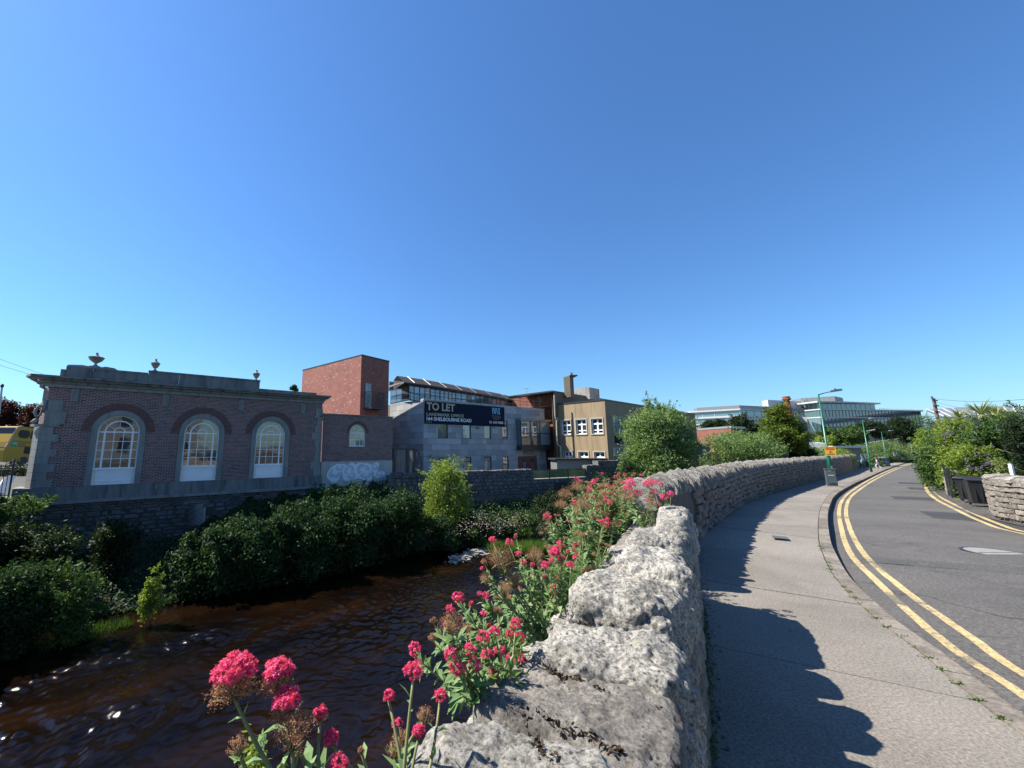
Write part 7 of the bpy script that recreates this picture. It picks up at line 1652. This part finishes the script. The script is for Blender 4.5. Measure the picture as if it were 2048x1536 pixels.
# utility poles and wires
def pole(name,xb,xt,yt,Y,r,label,m,z0=None):
    b=xy(xb,Y); t=WP(xt,yt,Y); e=empty(name,Vector((b.x,b.y,zg(Y)-.2))); tag(e,label,'pole'); q=MB(); q.tube([Vector((t.x+(b.x-t.x)*.12,b.y,zg(Y)-.2)),t],[r,r*.7],9); q.build('pole_shaft',m,e,True); return e,t
eP,tP=pole('utility_pole',1884,1867,797,36,.16,'leaning dark wooden utility pole carrying wires above the right hedge',M['wood'])
q=MB(); 
for dz in (.25,.75,1.3,1.9): q.box(tP.x-.22,tP.x+.22,tP.y-.12,tP.y-.04,tP.z-dz,tP.z-dz+.10)
q.build('cross_bracket',M['dark'],eP,True)
q=MB(); q.lathe([(.05,0),(.09,.05),(.06,.14),(.09,.2),(.02,.26)],(tP.x-.12,tP.y,tP.z-.05),8); q.build('insulator',M['dark'],eP,True)
pole('concrete_pole',1757,1750.5,859,104,.2,'pale slender pole rising in front of the rounded willow',M['galv'])
pole('concrete_pole',1838,1834.5,873,138,.22,'short pale pole beside the bush at the bend',M['galv'])
def wire(name,pts,label,r=.012):
    q=MB(); q.tube(pts,r,4); o=q.build(name,M['dark']); tag(o,label,'cable','overhead cables')
def sagw(a,b,s,n=10): return [a.lerp(b,i/n)-Vector((0,0,s*4*(i/n)*(1-i/n))) for i in range(n+1)]
wire('overhead_cable',sagw(tP,WP(2250,765,20),.6),'upper cable running right from the wooden utility pole')
wire('overhead_cable',sagw(tP-Vector((0,0,.3)),WP(2250,835,20),.5),'middle cable running right from the wooden utility pole',.010)
wire('overhead_cable',sagw(tP-Vector((0,0,.5)),WP(2200,850,24),.7),'lowest cable running right from the wooden utility pole',.010)
wire('overhead_cable',sagw(WP(-120,672,30),WP(112,757,34),.1),'upper cable at the left running down behind the hall cornice')
wire('overhead_cable',sagw(WP(-120,690,30),WP(100,760,34),.1),'lower cable at the left running down behind the hall cornice')
# lamp column at far left edge
b=xy(3,40); e=empty('white_lamp_column',Vector((b.x,b.y,-1.2))); tag(e,'pale lamp column with a round head at the left edge above the bus','street lamp'); q=MB(); t=WP(4,774,40); q.tube([(b.x-.5,b.y,-1.2),t],[.11,.08],8); q.build('lamp_column',M['officew'],e,True); q=MB(); q.lathe([(.06,-.1),(.14,.05),(.14,.22),(.05,.34)],(t.x,t.y,t.z),10); q.build('lantern_head',M['dark'],e,True)
# hazard boards and green railings on the low wall at the bend
for i,(x,y,w_,h_) in enumerate(((1727,914.5,9,12),(1791,908,7,8),(1803,908,7,8))):
    px_y={0:930,1:926,2:924}[i]; Y_=GA(x,px_y+ (8 if i==0 else 0)).y; c=WP(x,y,Y_); s_=Y_/780; e=empty('hazard_board',c); tag(e,['black and white striped board on the wall near the mint shirted pedestrian','left striped board on the low wall past the second cabinet','right striped board on the low wall past the second cabinet'][i],'sign')
    W2,H2=w_*s_*.55,h_*s_*.5; q=MB(); q.box(-W2,W2,-.03,0,-H2,H2); q.build('board_panel',M['officew'],e)
    q=MB()
    for k in (-1,0,1): 
        o_=k*W2*.9; q.slab([(o_-W2*.55,H2*.95),(o_-W2*.1,H2*.95),(o_+W2*.55,-H2*.95),(o_+W2*.1,-H2*.95)] if abs(k)<1 else [(max(-W2,o_-W2*.2),H2*.9*(-k)),(min(W2,o_+W2*.2),H2*.9*(-k)),(o_*1.05,-H2*.2*(-k))],-.036,-.031)
    q.build('board_stripes',M['black'],e)
q=MB(); ss=[s for s in np.arange(0,ARC[-1],.22) if 29.4<wp_(s)[3]<43]
er_=empty('green_railing',wp_(ss[0])[0]); tag(er_,'dark green railing on top of the low stretch of wall behind the pedestrians','railing')
for j,s in enumerate(ss[::2]):
    p,d,nn,ya=wp_(s); z=p.z+wh(ya)-.02; c=p+nn*.2; q.box(c.x-.02,c.x+.02,c.y-.02,c.y+.02,z,z+.85)
o=q.build('railing_bars',M['green'],er_,True); o['kind']='stuff'
A_=[wp_(s) for s in ss[::6]]; q=MB(); q.tube([p+nn*.2+Vector((0,0,wh(ya)+.83)) for p,d,nn,ya in A_],.035,5); q.build('top_rail',M['green'],er_,True)
# ================================================================== PEOPLE
def person(g,h,face,label,top,legs,hair,bend=.0,stride=.18):
    e=empty('person',g,face); tag(e,label,'person'); s=h/1.75
    V=[(0,0,.95),(0,0,1.12),(0,bend*.4,1.38),(0,bend*.6,1.48),(0,bend*.75,1.60),(0,bend*.85,1.70)]+[(-.09,0,.92),(-.1,stride,.50),(-.1,stride*.6,.08),(-.1,stride*.6+.12,.03),(.09,0,.92),(.1,-stride*.4,.50),(.1,-stride*1.6,.10),(.1,-stride*1.6+.12,.05)]+[(-.19,bend*.4,1.40),(-.25,bend*.4-.05,1.12),(-.22,bend*.4+.14,.92),(-.22,bend*.4+.2,.84),(.19,bend*.4,1.40),(.25,bend*.4-.02,1.12),(.24,bend*.4+.02,.88),(.24,bend*.4+.04,.80)]
    E_=[(0,1),(1,2),(2,3),(3,4),(4,5),(0,6),(6,7),(7,8),(8,9),(0,10),(10,11),(11,12),(12,13),(2,14),(14,15),(15,16),(16,17),(2,18),(18,19),(19,20),(20,21)]
    rad=[.13,.12,.14,.055,.085,.07,.09,.065,.045,.04,.09,.065,.045,.04,.06,.045,.033,.035,.06,.045,.033,.035]
    def skin(name,V,E_,rad,m,k=1.,sub=2):
        me=bpy.data.meshes.new(name); me.from_pydata([(x*s,y*s,z*s) for x,y,z in V],E_,[]); o=link(name,me,e); me.materials.append(m); sm=o.modifiers.new('skin','SKIN')
        for i,r_ in enumerate(rad): me.skin_vertices[0].data[i].radius=(r_*k*s,r_*k*s)
        me.skin_vertices[0].data[0].use_root=True; sb_=o.modifiers.new('sub','SUBSURF'); sb_.levels=sub; sb_.render_levels=sub; return o
    if not bpy.data.meshes.get('x'): pass
    me=bpy.data.meshes.new('t')
    o=skin_obj('body',V,E_,rad,M['skin'],e,s); 
    skin_obj('top',[V[i] for i in (1,2,14,15,18,19,0)],[(0,1),(1,2),(2,3),(1,4),(4,5),(0,6)],[.135,.155,.08,.06,.08,.06,.14],top,e,s)
    skin_obj('trousers',[V[i] for i in (0,6,7,8,10,11,12)],[(0,1),(1,2),(2,3),(0,4),(4,5),(5,6)],[.15,.11,.085,.06,.11,.085,.06],legs,e,s)
    q=MB(); q.lathe([(.02,.10),(.08,.07),(.105,.0),(.10,-.08),(.07,-.12)],(0,bend*.8-.02,1.68),10); q.v=[(a*s,b*s,c*s) for a,b,c in q.v]; q.build('hair',hair,e,smooth=True)
def skin_obj(name,V,E_,rad,m,e,s):
    me=bpy.data.meshes.new(name); me.from_pydata([(x*s,y*s,z*s) for x,y,z in V],E_,[]); me.materials.append(m); o=link(name,me,e)
    bm_=bmesh_skin(me,rad,s); sm=o.modifiers.new('skin','SKIN'); sb_=o.modifiers.new('sub','SUBSURF'); sb_.levels=1; sb_.render_levels=1; return o
import bmesh
def bmesh_skin(me,rad,s):
    b=bmesh.new(); b.from_mesh(me); L=b.verts.layers.skin.verify(); b.verts.ensure_lookup_table()
    for i,v in enumerate(b.verts): v[L].radius=(rad[i]*s,rad[i]*s); v[L].use_root=(i==0)
    b.to_mesh(me); b.free()
person(GA(1725,936.8),1.62,R(200),'person in a mint green top and black trousers walking by the wall',M['mint'],M['black'],M['black'],.25,.2)
person(GA(1757,937.6),1.62,R(30),'person in white clothes walking on the pavement past the second lamp post',M['wcloth'],M['wcloth'],M['rust'],.1,.22)
person(GA(1763,931.5),1.62,R(20),'person in dark clothes behind the one in white, in the shade of the wall',M['black'],M['black'],M['black'],.0,.12)
# parked car nose behind the bush at the bend
# ================================================================== BUS, RAILINGS at the left
C=xy(9,45); aB=0.; eU=empty('double_decker_bus',Vector((C.x,C.y,-.45)),math.pi/2-aB); tag(eU,'yellow double decker bus passing behind the left end of the brick hall','bus')
eU.rotation_euler=(0,R(4.2),R(90)); Lb,Wb_=10.5,2.5; hb=WP(20,850,45).z+.45
q=MB(); prof=[(.0,.35),(-.12,1.6),(.1,2.6),(.75,hb-.12),(1.05,hb),(Lb,hb),(Lb,.35)]; q.slab(prof,0,Wb_); q.build('bus_body',M['busy'],eU)
q=MB()
def rr_(x0,x1,z0,z1,r,k=5):
    P=[]
    for cx_,cz_,a0 in ((x1-r,z1-r,0),(x0+r,z1-r,90),(x0+r,z0+r,180),(x1-r,z0+r,270)):
        for i in range(k+1): a=R(a0+90*i/k); P.append((cx_+r*math.cos(a),cz_+r*math.sin(a)))
    return P
for (x0_,x1_,r_) in ((1.0,2.35,.42),(2.45,4.,.12),(4.15,5.9,.12),(6.05,7.8,.12)):
    q=MB(); q.slab(rr_(x0_,x1_,hb-1.35,hb-.38,r_),-.02,-.002); q.build('upper_window',M['busglass'],eU)
for (x0_,x1_) in ((2.1,4.),(4.15,5.9),(6.05,7.8)):
    q=MB(); q.slab(rr_(x0_,x1_,1.35,2.2,.15),-.02,-.002); q.build('lower_window',M['busglass'],eU)
q=MB(); q.add([(-.02,.1,1.9),(-.02,Wb_-.1,1.9),(.72,Wb_-.1,hb-.2),(.72,.1,hb-.2)],[(0,1,2,3)]); q.v=[(a-.04,b,c) for a,b,c in q.v]; q.build('windscreen',M['busglass'],eU)
q=MB(); q.tube([(-.05,-.03,2.0),(.3,-.03,2.9),(.75,-.03,hb-.1),(1.1,-.03,hb+.03),(1.3,.0,hb+.05)],.06,6); q.build('front_trim',M['officew'],eU)
zf_=hb-1.5; q=MB(); q.slab(rr_(.55,1.15,zf_-.95,zf_-.15,.15),-.015,-.002); lg_=q.build('route_logo',M['busg'],eU)
tt_=text('TFI',.62,zf_-.66,.30,M['letw'],eU,y=-.02,off=.006,wid=.46)
for i,(z_,l_) in enumerate(((zf_-.3,1.3),(zf_-.55,.7),(zf_-.8,1.1))):
    q=MB(); x=1.3; r3=random.Random(i)
    while x<1.3+l_: l2=r3.uniform(.1,.2); q.box(x,x+l2*.8,-.012,-.002,z_-.05,z_+.05); x+=l2
    o=q.build('small_lettering',M['rust'],eU); o['kind']='stuff'
q=MB(); P=[(3.0+.25*math.cos(a),-.01,zf_-.5+.25*math.sin(a)) for a in np.linspace(.6,5.2,10)]; q.tube(P,.035,5); q.build('side_emblem',M['busg'],eU)
for x in (2.3,8.):
    q=MB(); q.tube([(x,-.03,.5),(x,.35,.5)],.5,18); w_=q.build('wheel',M['dark'],eU)
ex0,ex1=t0-6.,t0-.75; erl=empty('iron_railing',FA.w(0,0,0),FA.rz); tag(erl,'black iron railing between the bus and the river at the left end of the hall','railing')
zr0_,zr1_=FA.at(40,1000)[1],FA.at(40,931)[1]; q=MB(); q.box(ex0,ex1,.38,.42,zr1_-.05,zr1_); q.box(ex0,ex1,.385,.415,zr0_+.18,zr0_+.22); q.box(ex0,ex1,.385,.415,zr1_-.22,zr1_-.19); q.build('rail',M['dark'],erl)
nb_=44
bme=MB(); bme.box(-.011,.011,-.011,.011,0,zr1_-zr0_+.03); bo=bme.build('railing_bar',M['dark'],erl); bo.location=(ex0,.4,zr0_)
for i in range(1,nb_): c=bo.copy(); col.objects.link(c); c.location=(ex0+(ex1-ex0)*i/(nb_-1),.4,zr0_)
q=MB(); q.tube([(ex1,.4,zr0_-.1),(ex1,.4,zr1_+.1)],.035,8); q.lathe([(.06,0),(.03,.05),(.065,.12),(.02,.2),(.0,.24)],(ex1,.4,zr1_+.08),8); q.build('railing_post',M['dark'],erl)
for i in range(0,nb_-1,2):
    x=ex0+(ex1-ex0)*(i+1)/(nb_-1); q=MB(); P=[(x+.045*math.cos(a),.4,zr1_-.12+.045*math.sin(a)) for a in np.linspace(0,6.28,9)]; q.tube(P,.008,4); q.build('scroll_ring',M['galv'],erl)
# parapet the railing stands on, tied to the river wall
q=MB(); q.box(ex0-2,ex1+.4,-.05,1.,-4.8,zr0_+.02); ob=empty('river_parapet',FA.w(0,0,0),FA.rz); tag(ob,'dark stone river parapet under the iron railing','wall'); q.build('parapet_wall',M['rubble'],ob); q=MB(); q.box(ex0-2,ex1+.45,-.12,1.05,zr0_+.021,zr0_+.12); q.build('parapet_coping',M['limestone'],ob)
# folded white sandwich board behind the railing
p=FA.w(t0-1.5,1.4,0); e=empty('leaning_board',Vector((p.x,p.y,zr0_))); tag(e,'white folded board leaning behind the iron railing beside the hall corner','board')
q=MB(); q.add([(0,0,0),(.45,.1,0),(.62,.35,.95),(.25,.3,1.0)],[(0,1,2,3)]); q.add([(-.02,.03,0),(.43,.13,0),(.60,.38,.95),(.23,.33,1.0)],[(3,2,1,0)]); q.build('board_leaf',M['white'],e); q=MB(); q.add([(-.25,.2,0),(-.05,.1,0),(.12,.3,.9),(-.02,.35,.8)],[(0,1,2,3)]); q.build('board_leaf',M['white'],e)
# unseen house added behind the camera for the arched windows to mirror

eH=empty('added_mirror_house',Vector((6,-15,-.1)),R(180+12)); tag(eH,'added cream rendered house, unseen behind, giving the arched windows something to mirror','house')
q=MB(); ops=[(-7+3.6*i,-5.6+3.6*i,z0_,z0_+1.7) for i in range(4) for z0_ in (1.,4.2)]
def mk2(t,z): return (t,0,z)
wallrects(q,-8.5,8.5,0,7.2,ops,mk2); q.add([(8.5,0,0),(8.5,7,0),(8.5,7,7.2),(8.5,0,7.2)],[(0,1,2,3)]); q.add([(-8.5,7,0),(-8.5,0,0),(-8.5,0,7.2),(-8.5,7,7.2)],[(0,1,2,3)]); q.build('house_wall',M['cream'],eH)
for (a,b,c,d) in ops:
    q=MB(); q.box(a,b,.12,.2,c,d); q.build('window_pane',M['glass'],eH)
q=MB(); q.add([(-8.8,-.4,7.1),(8.8,-.4,7.1),(8.8,3.5,10.2),(-8.8,3.5,10.2),(-8.8,7.4,7.1),(8.8,7.4,7.1)],[(0,1,2,3),(3,2,5,4),(0,3,4),(1,5,2)]); q.build('roof',M['roofm'],eH)

# unseen road bridge added left of the view to shade the left bank
FBr=Frame(0,1,az=R(145)); pB=FA.w(LX-.9,.3,0); eBr=empty('added_shade_bridge',pB,math.pi/2-R(145)); tag(eBr,'added stone road bridge, unseen beyond the left edge, shading the left bank','bridge')
q=MB(); wall_with_arches(q,0,21,-5.,.0,[(6.,3.6,-5.,-3.4),(15.,3.6,-5.,-3.4)],0,-9.,14); q.add([(0,-9,-5),(21,-9,-5),(21,-9,0),(0,-9,0)],[(0,1,2,3)]); q.add([(0,0,-.004),(21,0,-.004),(21,-9,-.004),(0,-9,-.004)],[(0,1,2,3)]); q.build('spandrel_wall',M['rubble'],eBr)
q=MB(); q.box(0,21,-.4,-.05,.0,.95); q.build('parapet',M['rubble'],eBr); q=MB(); q.box(0,21,-.47,.02,.951,1.08); q.build('parapet_coping',M['limestone'],eBr)
